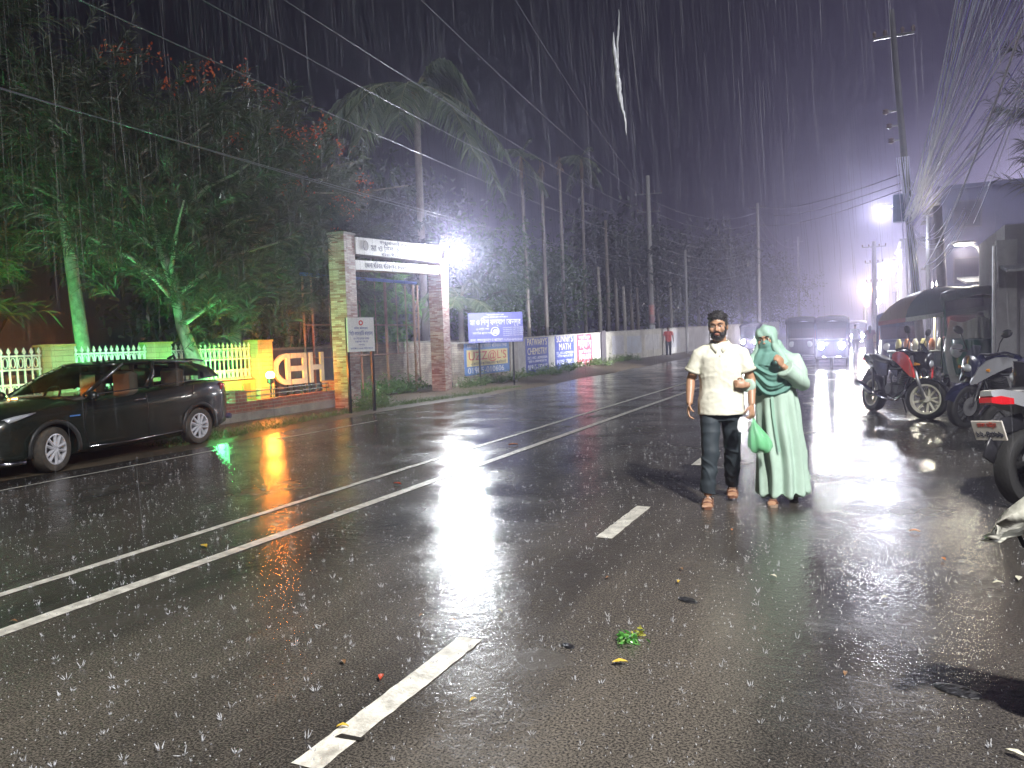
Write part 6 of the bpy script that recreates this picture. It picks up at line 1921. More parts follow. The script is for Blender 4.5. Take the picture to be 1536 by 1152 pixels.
# beard and moustache
g = MB()
for p, r in (((0, -.050, -.092), (.040, .040, .030)), ((.040, -.040, -.070), (.026, .042, .034)), ((-.040, -.040, -.070), (.026, .042, .034)), ((.060, -.012, -.035), (.014, .036, .045)), ((-.060, -.012, -.035), (.014, .036, .045)), ((.016, -.090, -.0455), (.018, .012, .005)), ((-.016, -.090, -.0455), (.018, .012, .005)), ((.033, -.080, -.058), (.007, .014, .016)), ((-.033, -.080, -.058), (.007, .014, .016)), ((0, -.088, -.083), (.018, .010, .008))):
    g.ell((0, 0, 0), r, T_ @ Matrix.Translation(p), 14, 10)
organic("beard", g, hair_m, man, .005, 2, lambda c: .002 * mnoise.noise(c * 160))
# hair, swept up
g = MB()
for p, r in (((0, .022, .058), (.082, .097, .080)), ((.072, .012, .030), (.013, .045, .038)), ((-.072, .012, .030), (.013, .045, .038)), ((0, .090, .0), (.062, .028, .070))):
    g.ell((0, 0, 0), r, T_ @ Matrix.Translation(p), 16, 12)
for k in range(130):
    a = random.uniform(-1.25, 1.25); b_ = random.uniform(-1.05, .55)
    nn = Vector((math.sin(a) * math.cos(b_), math.sin(b_), math.cos(a) * math.cos(b_)))
    p = Vector((0, .022, .055)) + Vector((nn.x * .074, nn.y * .088, nn.z * .074))
    q_ = p + nn * random.uniform(.010, .021) + Vector((random.uniform(-.016, .016), random.uniform(-.018, .004), random.uniform(0, .008)))
    mid_ = (p + q_) / 2 + Vector((random.uniform(-.006, .006), -.003, .004))
    g.tube([T_ @ p, T_ @ mid_, T_ @ q_], [.015, .013, .006], 6)
organic("hair", g, hair_m, man, .0048, 1, lambda c: .003 * mnoise.noise(c * 90))
# polo shirt
g = MB()
g.tube([(0, .0, .80), (0, .005, .90), (0, .010, 1.05), (0, .006, 1.20), (0, .005, 1.32), (0, .012, 1.40), (0, .02, 1.455)], [(.214, .158), (.204, .148), (.188, .134), (.196, .136), (.196, .122), (.150, .094), (.078, .066)], 24, upv=(0, 1, 0))
for S_, E_ in ((SL, eL), (SR, eR)):
    sx_ = 1 if S_.x > 0 else -1
    g.tube([S_ + Vector((-.11 * sx_, 0, .015)), S_ + Vector((-.05 * sx_, 0, .012)), S_ + Vector((.004 * sx_, 0, -.012)), S_.lerp(E_, .30), S_.lerp(E_, .66)], [.070, .072, .072, .072, .078], 16)
def polo_fold(c):
    lo = max(0, min(1, (1.30 - c.z) / .35))
    ph = (c.x * 7 * (1 if c.x > 0 else .6) + c.z * 17) + 2.4 * mnoise.noise((c.x * 4, c.y * 4, c.z * 3))
    rid = (1 - abs(math.sin(ph))) ** 2.2
    side = min(1, abs(c.x) / .14)
    return .008 * (.2 + lo) * rid * (.35 + .65 * side) - .003 + .007 * mnoise.noise((c.x * 8, c.y * 8, c.z * 4)) + .003 * mnoise.noise(c * 30)


organic("polo_shirt", g, polo_m, man, .008, 12, polo_fold)
g = MB()
for sx_ in (-1, 1):
    g.grid([[(sx_ * x, y, z) for x, y, z in r_] for r_ in (((.066, .055, 1.475), (.074, .005, 1.47), (.052, -.050, 1.445), (.006, -.092, 1.39)), ((.082, .060, 1.445), (.095, .0, 1.438), (.075, -.072, 1.405), (.030, -.112, 1.362)))])
g.grid([[(x, y, z) for x, y, z in r_] for r_ in (((-.066, .055, 1.475), (0, .082, 1.482), (.066, .055, 1.475)), ((-.082, .060, 1.445), (0, .098, 1.45), (.082, .060, 1.445)))])
co = g.build("collar", polo_m, man, True, fixn=False)
md = co.modifiers.new("t", 'SOLIDIFY'); md.thickness = .006
for z in (1.34, 1.30):
    g = MB(); g.ell((.004, -.123, z), (.006, .004, .006)); g.build("button", board_white, man)
for S_, E_ in ((SL, eL), (SR, eR)):
    p = S_.lerp(E_, .655); d_ = (E_ - S_).normalized()
    g = MB(); g.torus(p, .079, .005, d_.to_track_quat('X', 'Z').to_matrix().to_4x4(), 28, 6, 3.0); g.build("sleeve_band", mat("sleeve_trim", (0.50, 0.49, 0.40), 0.8), man, True)
# trousers
g = MB()
g.tube([(0, .01, .93), (0, .012, .84), (0, .015, .76)], [(.168, .118), (.176, .124), (.165, .118)], 20, upv=(0, 1, 0))
for H_, K_, A_ in ((hipL, kL, aL), (hipR, kR, aR)):
    g.tube([H_ + Vector((0, 0, -.02)), H_.lerp(K_, .35), H_.lerp(K_, .7), K_, K_.lerp(A_, .4), K_.lerp(A_, .8), A_ + Vector((0, .0, .02))], [.092, .092, .083, .075, .073, .064, .062], 16)
organic("trousers", g, jeans_m, man, .009, 4, lambda c: .010 * mnoise.noise((c.x * 7, c.y * 7, c.z * 13)) + .010 * (1 - abs(math.sin(c.z * 17 + c.x * 9 + 4 * mnoise.noise(c * 5)))) ** 3 * (1 if c.z < .62 or c.z > .78 else .3))
# sandals
for A_, nm in ((aL, 0), (aR, 1)):
    zb = A_.z - .085
    g = MB(); g.loft([[A_ + Vector((x * w, y, -.085 + z)) for x, z in ((-1, 0), (1, 0), (1, .018), (-1, .018))] for y, w in ((.075, .026), (.05, .038), (-.04, .038), (-.12, .050), (-.175, .046), (-.200, .022))]); sd_o = g.build("sandal", sandal_m, man, True, angle=40)
    for y0 in (-.06, -.115):
        g = MB(); g.tube([A_ + Vector((-.047, y0, -.072)), A_ + Vector((-.034, y0 - .008, -.034 - (y0 < -.1) * .012)), A_ + Vector((0, y0 - .012, -.020 - (y0 < -.1) * .014)), A_ + Vector((.034, y0 - .008, -.034 - (y0 < -.1) * .012)), A_ + Vector((.047, y0, -.072))], [(.013, .005)] * 5, 8, upv=(0, 1, 0)); g.build("strap", sandal_m, sd_o, True)
    g = MB(); g.tube([A_ + Vector((-.04, .01, -.07)), A_ + Vector((-.038, .055, -.035)), A_ + Vector((0, .075, -.03)), A_ + Vector((.038, .055, -.035)), A_ + Vector((.04, .01, -.07))], [(.010, .004)] * 5, 8, upv=(0, 1, 0)); g.build("strap", sandal_m, sd_o, True)
# what he carries
MW = man.matrix_basis
kp = MW @ Vector((.272, -.160, .745))
bag = thing("plastic_bag", "bright green thin plastic bag hanging from the man's left hand", "bag", tuple(kp), R(9))
g = MB(); rings = []
for (z, rx, ry, ox) in ((.03, .012, .010, .0), (-.01, .020, .014, .004), (-.06, .050, .032, .018), (-.12, .078, .050, .040), (-.17, .095, .060, .052), (-.21, .098, .062, .056), (-.24, .080, .052, .056), (-.252, .04, .03, .054)):
    rings.append([(ox + rx * math.cos(a) * (1 + .10 * math.sin(7 * a)), ry * math.sin(a) * (1 + .10 * math.sin(7 * a)), z + .012 * math.sin(3 * a)) for a in [2 * PI * k / 42 for k in range(42)]])
g.loft(rings)
bm_ = bpy.data.materials.new("green_plastic"); bm_.use_nodes = True; _b = bm_.node_tree.nodes["Principled BSDF"]
_b.inputs["Base Color"].default_value = (0.22, 0.64, 0.32, 1); _b.inputs["Roughness"].default_value = 0.2; _b.inputs["Alpha"].default_value = 0.62
g.build("bag_body", bm_, bag, True)
g = MB()
for k in range(9):
    a = 2 * PI * k / 9
    g.ell((.05 + .045 * math.cos(a), .025 * math.sin(a), -.20 + .02 * math.sin(a * 2)), (.035, .03, .03))
organic("contents", g, mat("greens", (0.06, 0.30, 0.08), 0.6, var=0.4), bag, .012, 2)
cup = thing("paper_packet", "small white packet held in the man's left hand above the green bag", "packet", tuple(MW @ Vector((.205, -.185, .745))), R(9))
g = MB(); g.loft([[(-.022 + x * w, y * .012, z) for x, y in ((-1, -1), (1, -1), (1, 1), (-1, 1))] for z, w in ((.055, .022), (.02, .040), (-.04, .046), (-.075, .030))]); g.build("packet_body", mat("packet_white", (0.75, 0.76, 0.80), 0.3), cup, True, angle=60)

# ------------------------------------------------------------------ the woman in mint robe and veil
pw2 = gp(1166, 757)
wom = thing("person", "veiled woman in long mint green robe and darker veil holding the man's arm", "person", (pw2.x, pw2.y + .12, 0), R(6), "couple walking towards the camera")
HW = Matrix.Rotation(R(-14), 4, 'Z') @ Matrix.Rotation(R(-7), 4, 'Y')
hcw = (-.085, -.03, 1.455)
SLw, SRw = Vector((.135, 0, 1.275)), Vector((-.195, 0, 1.265))
eLw, wLw = Vector((.205, -.06, 1.075)), Vector((.045, -.200, 1.235))
eRw, wRw = Vector((-.225, -.03, 1.04)), Vector((-.255, -.235, 1.075))
aLw, aRw = Vector((.130, .25, .135)), Vector((-.050, -.075, .075))
g = MB()
Tw = head_shapes(g, hcw, HW, .95)
g.tube([(-.04, .01, 1.20), (-.06, .0, 1.34), (-.08, -.01, 1.42)], [.062, .052, .052], 12)
g.tube([(0, .02, .80), (-.01, .02, .95), (-.025, .015, 1.10), (-.03, .01, 1.22), (-.035, .012, 1.30)], [(.155, .110), (.130, .095), (.140, .110), (.145, .100), (.07, .06)], 18, upv=(0, 1, 0))
for S_, E_, Wp in ((SLw, eLw, wLw), (SRw, eRw, wRw)):
    g.tube([S_ + Vector((-.04 if S_.x > 0 else .04, 0, 0)), S_, S_.lerp(E_, .5), E_, E_.lerp(Wp, .4), Wp], [.050, .050, .043, .037, .035, .025], 12)
hand(g, wLw, (-.30, -.25, .55), (-.75, .4, .1), (-.2, -.3, .9), 1.05, .92)
hand(g, wRw, (-.85, -.25, .12), (.1, .8, -.2), (-.2, .1, .95), .95, .92)
for H_, K_, A_ in ((Vector((.08, .02, .82)), Vector((.09, .0, .47)), aLw), (Vector((-.08, .03, .82)), Vector((-.06, .0, .45)), aRw)):
    g.tube([H_, H_.lerp(K_, .5), K_, K_.lerp(A_, .35), A_], [.085, .07, .052, .05, .033], 12)
g.tube([aRw + Vector((0, .035, -.042)), aRw + Vector((0, -.05, -.038)), aRw + Vector((-.01, -.12, -.052)), aRw + Vector((-.012, -.155, -.055))], [(.030, .030), (.034, .030), (.040, .017), (.028, .011)], 12, upv=(0, 0, 1))
g.tube([aLw + Vector((0, .03, .0)), aLw + Vector((.0, .0, -.06)), aLw + Vector((.005, -.055, -.105)), aLw + Vector((.006, -.085, -.118))], [(.030, .030), (.033, .030), (.040, .018), (.03, .012)], 12, upv=(1, 0, 0))
organic("body", g, skin_m, wom, .0055, 3)
face_details(Tw, wom, True, False)
# veil over nose and mouth, hood, scarf
g = MB()
for p, r in (((0, -.062, -.040), (.062, .046, .050)), ((0, -.082, -.022), (.026, .032, .030)), ((0, -.050, -.095), (.068, .052, .055))):
    g.ell((0, 0, 0), r, Tw @ Matrix.Translation(p), 16, 12)
g.tube([Tw @ Vector((0, -.035, -.085)), Vector((-.085, -.070, 1.33)), Vector((-.070, -.075, 1.24)), Vector((-.055, -.070, 1.13)), Vector((-.045, -.060, 1.04)), Vector((-.04, -.045, .985))], [(.078, .050), (.110, .066), (.150, .082), (.172, .098), (.168, .098), (.135, .075)], 24, upv=(0, 1, 0))


def veil_fold(c):
    fr = max(0, min(1, (.06 - c.y) / .10))
    if c.z > 1.24:
        return .0045 * math.sin((c.x - c.z * .45) * 80 + 2 * mnoise.noise(c * 7)) * (1 if c.z < 1.40 else .3) + .003 * mnoise.noise(c * 25)
    ph = (c.z - 3.4 * (c.x + .03) ** 2) * 78 + 2.4 * mnoise.noise((c.x * 5, c.y * 4, c.z * 6))
    return fr * (.011 * math.sin(ph) + .005 * math.sin(ph * 2.1 + 1)) + .004 * mnoise.noise(c * 18)


organic("face_veil", g, scarf_m, wom, .0065, 4, veil_fold)
hood_m = mat("hood_mint", (0.30, 0.46, 0.38), 0.75, var=0.1, scale=9)
g = MB()
for p, r in (((0, .024, .044), (.097, .112, .104)), ((0, -.010, .060), (.092, .090, .080)), ((.076, -.012, .0), (.026, .072, .085)), ((-.078, -.010, .0), (.024, .066, .085)), ((.070, -.015, -.070), (.036, .070, .080)), ((-.072, -.012, -.070), (.030, .064, .080))):
    g.ell((0, 0, 0), r, Tw @ Matrix.Translation(p), 18, 14)
g.tube([Tw @ Vector((0.01, .05, -.02)), Vector((-.06, .06, 1.36)), Vector((-.04, .05, 1.27)), Vector((-.03, .04, 1.17))], [(.100, .085), (.135, .100), (.20, .125), (.21, .12)], 20, upv=(0, 1, 0))
g.tube([Tw @ Vector((.070, -.03, -.06)), Vector((.015, -.075, 1.32)), Vector((.045, -.10, 1.22)), Vector((.03, -.125, 1.12))], [(.040, .03), (.058, .035), (.060, .035), (.04, .03)], 12)
g.tube([Tw @ Vector((-.070, -.03, -.06)), Vector((-.175, -.06, 1.32)), Vector((-.19, -.08, 1.22))], [(.034, .03), (.050, .035), (.045, .035)], 12)
organic("hood", g, hood_m, wom, .0075, 4, lambda c: .005 * math.sin((c.x * .9 + c.z * .5) * 75 + 2 * mnoise.noise(c * 7)) + .004 * mnoise.noise(c * 20))
# robe
g = MB()
g.tube([(.035, .045, .085), (.030, .04, .25), (.020, .03, .45), (.008, .02, .66), (-.005, .015, .85), (-.02, .012, 1.00), (-.03, .01, 1.14), (-.035, .01, 1.25), (-.04, .012, 1.31)], [(.215, .225), (.205, .205), (.192, .182), (.184, .160), (.180, .140), (.172, .128), (.172, .128), (.165, .112), (.08, .07)], 30, upv=(0, 1, 0))
g.tube([(.12, .10, .45), (.165, .16, .26), (.205, .21, .14)], [(.11, .09), (.10, .09), (.09, .07)], 14)
g.tube([SLw + Vector((-.07, 0, -.01)), SLw, SLw.lerp(eLw, .55), eLw, eLw.lerp(wLw, .5), eLw.lerp(wLw, .86)], [.075, .073, .078, .082, .078, .080], 16)
g.tube([SRw + Vector((.07, 0, -.01)), SRw, SRw.lerp(eRw, .55), eRw, eRw.lerp(wRw, .5), eRw.lerp(wRw, .80)], [.072, .066, .066, .068, .062, .060], 16)


def robe_fold(c):
    k = max(0, min(1, (1.0 - c.z) / .55))
    a = math.atan2(c.y - .03, c.x - .02)
    v = math.sin(a * 9 + 2.2 * mnoise.noise((c.x * 3, c.y * 3, c.z * 1.6)) + c.z * 2.5)
    return (.006 + .020 * k) * v + .008 * mnoise.noise((c.x * 9, c.y * 9, c.z * 5))


organic("robe", g, robe_m, wom, .009, 4, robe_fold)
g = MB(); g.grid([[(x0 + dx_, y0, z) for dx_ in (-.012, .012)] for x0, y0, z in ((-.045, -.128, .96), (-.035, -.142, .80), (-.012, -.156, .64), (.012, -.170, .48))]); g.build("placket", mat("robe_piping", (0.28, 0.46, 0.36), 0.7), wom, True)
for A_, nm in ((aRw, 0),):
    g = MB(); g.loft([[A_ + Vector((x * w, y, -.075 + z)) for x, z in ((-1, 0), (1, 0), (1, .016), (-1, .016))] for y, w in ((.070, .024), (.045, .034), (-.04, .034), (-.11, .044), (-.16, .040), (-.182, .018))]); so_ = g.build("sandal", mat("sandal_tan", (0.30, 0.22, 0.16), 0.5), wom, True, angle=40)
    g = MB(); g.tube([A_ + Vector((-.042, -.085, -.062)), A_ + Vector((-.02, -.10, -.028)), A_ + Vector((.02, -.10, -.028)), A_ + Vector((.042, -.085, -.062))], [(.014, .005)] * 4, 8, upv=(0, 1, 0)); g.build("strap", sandal_m, so_, True)
A_ = aLw
g = MB(); g.loft([[A_ + Vector((x * w, -.012, 0)) + Vector((0, .055 - t_ * .15, .0 - t_ * .135)) + Vector((0, -.02, -.008)) * z for x, z in ((-1, 0), (1, 0), (1, 1), (-1, 1))] for t_, w in ((0, .026), (.3, .034), (.7, .042), (1.0, .034))]); g.build("sandal", mat("sandal_tan", (0.30, 0.22, 0.16), 0.5), wom, True, angle=40)


# ------------------------------------------------------------------ distant figures
def figure(label, loc, rz, h, shirt, trous, hairc=True, long_robe=False, sit=False, walk=.12, group="distant passers-by", arms=(0, 0)):
    t = thing("person", label, "person", loc, rz, group)
    k = h / 1.72
    t.scale = (k, k, k)
    g = MB(); T = head_shapes(g, (0, -.02, 1.585), Matrix.Identity(4))
    g.tube([(0, .015, 1.36), (0, .0, 1.53)], [.07, .06], 10)
    g.tube([(0, .02, .86), (0, .02, 1.05), (0, .01, 1.28), (0, .015, 1.42)], [(.15, .10), (.15, .10), (.17, .11), (.08, .06)], 14, upv=(0, 1, 0))
    J = []
    for s, ar in ((-1, arms[0]), (1, arms[1])):
        S_ = Vector((s * .19, 0, 1.39)); E_ = Vector((s * .26, .03 - s * walk * .5, 1.12)); Wp = Vector((s * .27, -.06 - s * walk, .88)) if not ar else Vector((s * .16, -.30, 1.12))
        g.tube([S_, S_.lerp(E_, .5), E_, Wp], [.055, .048, .04, .027], 9); hand(g, Wp, (Wp - E_).normalized(), (-s, 0, 0), (0, -1, 0), .5)
        J.append((S_, E_))
    for s in (-1, 1):
        if sit:
            H_, K_, A_ = Vector((s * .10, .0, .88)), Vector((s * .14, -.42, .86)), Vector((s * .13, -.45, .42))
        else:
            H_, K_, A_ = Vector((s * .09, 0, .90)), Vector((s * .09, -.03 + s * walk * .3, .48)), Vector((s * .09, .05 + s * walk * 1.3, .09 + (s * walk > 0) * .02))
        g.tube([H_, H_.lerp(K_, .5), K_, A_], [.085, .07, .053, .036], 10)
        g.tube([A_ + Vector((0, .03, -.045)), A_ + Vector((0, -.09, -.055)), A_ + Vector((0, -.17, -.06))], [(.03, .03), (.04, .025), (.03, .012)], 8, upv=(0, 0, 1))
        J.append((H_, K_, A_))
    organic("body", g, skin_d, t, .011, 2)
    g = MB(); g.ell((0, 0, 0), (.086, .104, .090), T @ Matrix.Translation((0, .022, .046)))
    if long_robe:
        g.tube([(0, .03, 1.60), (0, .10, 1.45), (0, .12, 1.25)], [.09, .085, .05], 10)
    organic("hair", g, hair_m, t, .011, 2)
    g = MB(); g.tube([(0, .01, .84), (0, .01, 1.05), (0, .008, 1.25), (0, .01, 1.40), (0, .015, 1.45)], [(.18, .125), (.178, .122), (.195, .13), (.15, .09), (.075, .065)], 18, upv=(0, 1, 0))
    for (S_, E_) in J[:2]:
        g.tube([S_ * .6 + Vector((0, 0, 1.39 * .4)), S_, S_.lerp(E_, .65)], [.08, .072, .074], 10)
    organic("shirt", g, shirt, t, .012, 3, fold(.008, 8, 5))
    g = MB()
    if long_robe:
        g.tube([(0, .03, .06), (0, .03, .5), (0, .015, .95)], [(.24, .20), (.19, .16), (.165, .12)], 18, upv=(0, 1, 0))
    else:
        g.tube([(0, .01, .93), (0, .012, .78)], [(.165, .115), (.165, .12)], 14, upv=(0, 1, 0))
        for (H_, K_, A_) in J[2:]:
            g.tube([H_, H_.lerp(K_, .5), K_, A_], [.098, .088, .074, .062], 10)
    organic("lower_clothes", g, trous, t, .012, 3, fold(.008, 8, 9))
    return t


red_shirt = mat("shirt_red", (0.60, 0.09, 0.06), 0.7)
figure("man in red T-shirt and dark trousers walking on the verge by the compound wall", (-10.75, 44, .18), R(14), 1.74, red_shirt, jeans_m, group=None)
pf = gp(1287, 526)
figure("distant man in pale shirt walking away in mid road beside a woman", (pf.x, 47, 0), R(180), 1.72, mat("shirt_pale", (0.35, 0.38, 0.42), 0.8), mat("trousers_grey", (0.10, 0.11, 0.15), 0.8))
figure("distant woman with long dark hair walking away in the road left of the cycle rickshaw", (pf.x + .75, 45, 0), R(178), 1.60, mat("shirt_maroon", (0.16, 0.05, 0.07), 0.8), mat("skirt_dark", (0.08, 0.06, 0.10), 0.8), long_robe=True)
cp = atY(1490, 520, 24.6)
figure("person in a pink top standing in the brightly lit stall", (cp.x, 24.7, .1), R(10), 1.66, mat("shirt_pink", (0.72, 0.15, 0.20), 0.7), jeans_m, group=None)
dloc = (Matrix.Translation(nearA.location) @ Matrix.Rotation(nearA.rotation_euler.z, 4, 'Z')) @ Vector((.42, 0, .12))
figure("driver in dark shirt behind the plastic sheet of the green three-wheeler", (dloc.x, dloc.y, .17), R(-6), 1.62, mat("shirt_brown", (0.16, 0.10, 0.09), 0.8), jeans_m, sit=True, arms=(1, 1), group=None)
rd = (rk.matrix_basis @ Vector((.45, 0, 0)))
figure("rickshaw puller sitting on the far cycle rickshaw, seen from behind", (rd.x, rd.y, .05), R(180), 1.62, mat("shirt_pale", (0.35, 0.38, 0.42), 0.8), jeans_m, sit=True, arms=(1, 1), group=None)
# ================================================================== RAIN, SPLASHES, LITTER
def stuff(o, label):
    return tag(o, label, None, None, "stuff")


rain_m = bpy.data.materials.new("rain_water"); rain_m.use_nodes = True
t_ = rain_m.node_tree; t_.nodes.remove(t_.nodes["Principled BSDF"])
_tr = t_.nodes.new("ShaderNodeBsdfTransparent"); _tl = t_.nodes.new("ShaderNodeBsdfTranslucent"); _df = t_.nodes.new("ShaderNodeBsdfDiffuse")
_tl.inputs[0].default_value = (0.85, 0.87, 0.95, 1); _df.inputs[0].default_value = (0.85, 0.87, 0.95, 1)
_m1 = t_.nodes.new("ShaderNodeMixShader"); _m1.inputs[0].default_value = 0.5
_m2 = t_.nodes.new("ShaderNodeMixShader"); _m2.inputs[0].default_value = 0.115
t_.links.new(_df.outputs[0], _m1.inputs[1]); t_.links.new(_tl.outputs[0], _m1.inputs[2])
t_.links.new(_tr.outputs[0], _m2.inputs[1]); t_.links.new(_m1.outputs[0], _m2.inputs[2])
t_.links.new(_m2.outputs[0], t_.nodes["Material Output"].inputs[0])


def spindles(P, D, L, r):
    """thin three-sided drawn-out drops from P along D"""
    n = len(P); D = D / np.linalg.norm(D, axis=1, keepdims=True)
    a = np.cross(D, np.array([0.3, 1.0, 0.1])); a /= np.linalg.norm(a, axis=1, keepdims=True); b = np.cross(D, a)
    V = np.zeros((n, 8, 3)); V[:, 0] = P; V[:, 7] = P + D * L[:, None]
    for k in range(3):
        an = 2 * PI * k / 3
        o = (a * math.cos(an) + b * math.sin(an)) * r[:, None]
        V[:, 1 + k] = P + D * (L * .3)[:, None] + o; V[:, 4 + k] = P + D * (L * .75)[:, None] + o * .7
    F = []
    for k in range(3):
        j = (k + 1) % 3
        F += [(0, 1 + k, 1 + j, 1 + j), (1 + k, 4 + k, 4 + j, 1 + j), (4 + k, 7, 7, 4 + j)]
    F = np.array(F)
    tri = np.array([(0, 1 + k, 1 + (k + 1) % 3) for k in range(3)] + [(1 + k, 4 + k, 4 + (k + 1) % 3) for k in range(3)] + [(1 + k, 4 + (k + 1) % 3, 1 + (k + 1) % 3) for k in range(3)] + [(4 + k, 7, 4 + (k + 1) % 3) for k in range(3)])
    FF = (np.arange(n) * 8)[:, None, None] + tri[None]
    return V.reshape(-1, 3), FF.reshape(-1, 3)


n = 26000
dist = 5.0 + 32 * rng.uniform(0, 1, n) ** 0.8
az = rng.uniform(R(-66), R(16), n)
zz = rng.uniform(0.0, 1.0, n) ** 0.55 * (1.5 + dist * 0.62)
P = np.stack([np.sin(az) * dist, np.cos(az) * dist, zz], 1)
D = np.tile(np.array([[-0.06, 0.03, 1.0]]), (n, 1)) + rng.normal(size=(n, 3)) * np.array([.018, .018, 0])
L = rng.uniform(0.15, 1.1, n); r = rng.uniform(0.0006, 0.0015, n) * (1 + dist * 0.03)
V, F = spindles(P, D, L, r)
stuff(fastmesh("rain", V, F, rain_m), "falling rain drops drawn out into thin strands")
# one thick broken white streak, modelled as solid strands high over the road
wt = atY(928, 20, 8.5)
g = MB()
for (p0, p1, rm, seed) in (((928, 14), (926, 112), .013, 0), ((920, 48), (929, 152), .030, 3), ((925, 96), (934, 172), .024, 5), ((932, 140), (940, 203), .013, 8)):
    A_ = atY(*p0, 8.5) - wt; B_ = atY(*p1, 8.5) - wt
    pts = []; rr = []
    for i in range(19):
        u = i / 18
        pts.append(A_.lerp(B_, u) + Vector((.006 * math.sin(u * 9 + seed) + .006 * mnoise.noise((u * 9, seed, 0)), 0, 0)))
        rr.append(.002 + rm * math.sin(PI * u) ** .8 * (.8 + .5 * mnoise.noise((u * 12, seed, 2))))
    g.tube(pts, rr, 8)
o = g.build("white_streak", mat("streak_white", (0.8, 0.82, 0.86), 0.15, alpha=0.9), None, True); o.location = wt
tag(o, "wavering white streak high over the road", "water")

# splashes on the road
splash_m = mat("splash_water", (0.78, 0.80, 0.86), 0.12, alpha=0.45)
n = 22000
dist = 2.0 + 24 * rng.uniform(0, 1, n) ** 0.75
az = rng.uniform(R(-64), R(14), n)
C = np.stack([np.sin(az) * dist, np.cos(az) * dist, np.full(n, 0.002)], 1)
C = C[(C[:, 0] > -9.6) & (C[:, 0] < 4.4)]
n = len(C)
k = 6
idx = np.repeat(np.arange(n), k)
s = (rng.uniform(.22, 1.0, n) ** 3.0)[idx] * (0.34 + 0.032 * dist[:n][idx])
a_ = rng.uniform(0, 2 * PI, n * k)
D = np.stack([np.cos(a_) * rng.uniform(.1, .8, n * k), np.sin(a_) * rng.uniform(.1, .8, n * k), rng.uniform(.3, 1.6, n * k)], 1)
V, F = spindles(C[idx] + np.stack([np.cos(a_), np.sin(a_), np.zeros(n * k)], 1) * (.006 * s)[:, None], D, .030 * s * rng.uniform(.2, 1.4, n * k), .0022 * s)
stuff(fastmesh("rain_splashes", V, F, splash_m), "rain drops splashing on the wet road")
n = 16000
dist = 1.9 + 17 * rng.uniform(0, 1, n) ** .8; az = rng.uniform(R(-64), R(14), n)
C = np.stack([np.sin(az) * dist, np.cos(az) * dist, rng.uniform(.0, .33, n) ** 2.2 + .003], 1)
C = C[(C[:, 0] > -9.3) & (C[:, 0] < 4.2)]
n = len(C)
V, F = spindles(C, np.tile(np.array([[0., 0., 1.]]), (n, 1)) + rng.normal(size=(n, 3)) * .3, rng.uniform(.004, .012, n), rng.uniform(.0015, .0035, n))
stuff(fastmesh("spray", V, F, splash_m), "droplets of spray just above the road")

# leaves and litter on the road
leaf_cols = {"yellow": (0.62, 0.42, 0.06), "orange": (0.62, 0.20, 0.04), "red": (0.50, 0.08, 0.04), "pale": (0.62, 0.60, 0.48), "brown": (0.22, 0.12, 0.06)}
LF = [(306, 821, "yellow", .10), (930, 996, "yellow", .075), (572, 1018, "red", .06), (515, 995, "brown", .05), (632, 925, "brown", .04), (680, 933, "brown", .04), (1018, 874, "yellow", .05), (1160, 866, "pale", .05), (1372, 798, "orange", .07), (1415, 840, "orange", .05),
      (1497, 876, "pale", .06), (1528, 870, "pale", .09), (770, 668, "orange", .14), (596, 727, "red", .12), (1268, 1013, "brown", .05), (710, 1052, "yellow", .04), (514, 1092, "yellow", .05), (750, 918, "pale", .05), (1327, 898, "pale", .04), (1022, 855, "brown", .04), (1098, 796, "orange", .04), (1524, 1134, "pale", .07), (20, 934, "brown", .05), (912, 868, "brown", .04)]
for (px, py, c, s) in LF:
    p = gp(px, py, .006)
    a = random.uniform(0, 6.28); w = random.uniform(.35, .5)
    rows = []
    for i in range(7):
        u = i / 6; hw_ = w * s * math.sin(PI * min(.02 + u * .97, 1)) * .5
        rows.append([Vector((s * (u - .5), y * hw_, .004 + .010 * math.sin(u * 3.1) * (1 if i % 2 else .8) + .012 * abs(y) * (s / .06) * .5)) for y in (-1, 0, 1)])
    o = MB().grid(rows).build("fallen_leaf", mat("leaf_" + c, leaf_cols[c], 0.35, var=0.35, scale=40), None, True)
    o.location = p; o.rotation_euler = (0, 0, a)
    where = "near the centre lines" if px < 800 and py < 850 else ("on the left foreground road" if px < 800 else "on the road in front of the couple and motorcycles")
    tag(o, "small %s fallen leaf lying %s" % (c, where), "leaf", "fallen leaves on the road")
p = gp(942, 962, .004)
sg = thing("leaf_sprig", "torn green leafy sprig with yellow tip lying on the near road", "sprig", tuple(p), R(20))
P = rng.normal(size=(60, 3)) * np.array([.028, .032, .010]) + np.array([0, 0, .022])
P[:, 2] = np.abs(P[:, 2])
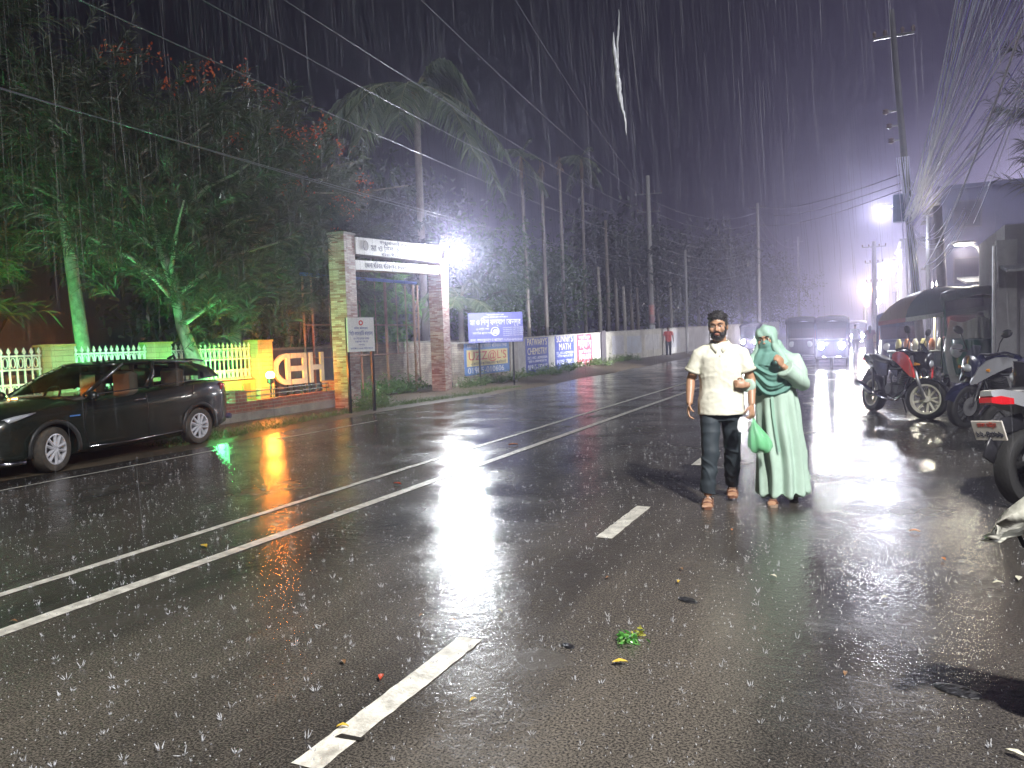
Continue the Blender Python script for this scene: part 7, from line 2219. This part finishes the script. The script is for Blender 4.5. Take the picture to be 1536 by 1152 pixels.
V, F = blades(P, rdir(60) * np.array([1, 1, .5]), rng.uniform(.02, .055, 60), rng.uniform(.010, .022, 60), .15)
V[:, 2] = np.maximum(V[:, 2], .002)
fastmesh("leaves", V, F, leafmat("sprig_green", (0.04, 0.20, 0.03), (0.16, 0.42, 0.10), .3), sg)
P = rng.normal(size=(18, 3)) * np.array([.025, .025, .008]) + np.array([.05, .07, .012]); P[:, 2] = np.abs(P[:, 2])
V, F = blades(P, rdir(18) * np.array([1, 1, .5]), rng.uniform(.02, .04, 18), rng.uniform(.010, .018, 18), .15); V[:, 2] = np.maximum(V[:, 2], .002)
fastmesh("yellow_leaves", V, F, leafmat("sprig_yellow", (0.40, 0.42, 0.05), (0.60, 0.55, 0.12), .3), sg)
MB().tube([(-.05, -.06, .012), (0, 0, .016), (.09, .12, .012)], .004, 6).build("twig", mat("twig_green", (0.15, 0.25, 0.06), .5), sg, True)
for (px, py, s, lab) in ((1032, 901, .07, "small dark clod on the road in front of the couple"), (1436, 1037, .10, "dark wet lump of debris on the road at the lower right"), (852, 970, .045, "tiny dark clod on the road left of the green sprig")):
    g = MB(); g.ell((0, 0, .002), (s, s * .55, .010), None, 16, 10)
    o = organic("debris", g, mat("debris_black", (0.012, 0.012, 0.014), .3, bump=.6, bscale=40), None, .005, 2, lambda c: .004 * mnoise.noise(c * 30))
    o.location = gp(px, py, 0); o.rotation_euler = (0, 0, R(-25)); tag(o, lab, "debris")
# ================================================================== HAZE (rain-filled air)
g = MB(); g.box((-10, 150, 7.15), (104, 390, 16.5))
hz = g.build("haze", None)
hm = bpy.data.materials.new("rain_haze"); hm.use_nodes = True
t = hm.node_tree
t.nodes.remove(t.nodes["Principled BSDF"])
pv = t.nodes.new("ShaderNodeVolumePrincipled")
pv.inputs["Color"].default_value = (0.74, 0.71, 1.0, 1)
pv.inputs["Density"].default_value = 0.0070
pv.inputs["Anisotropy"].default_value = 0.85
t.links.new(pv.outputs[0], t.nodes["Material Output"].inputs["Volume"])
hz.data.materials.append(hm)
tag(hz, None, None, None, "stuff")
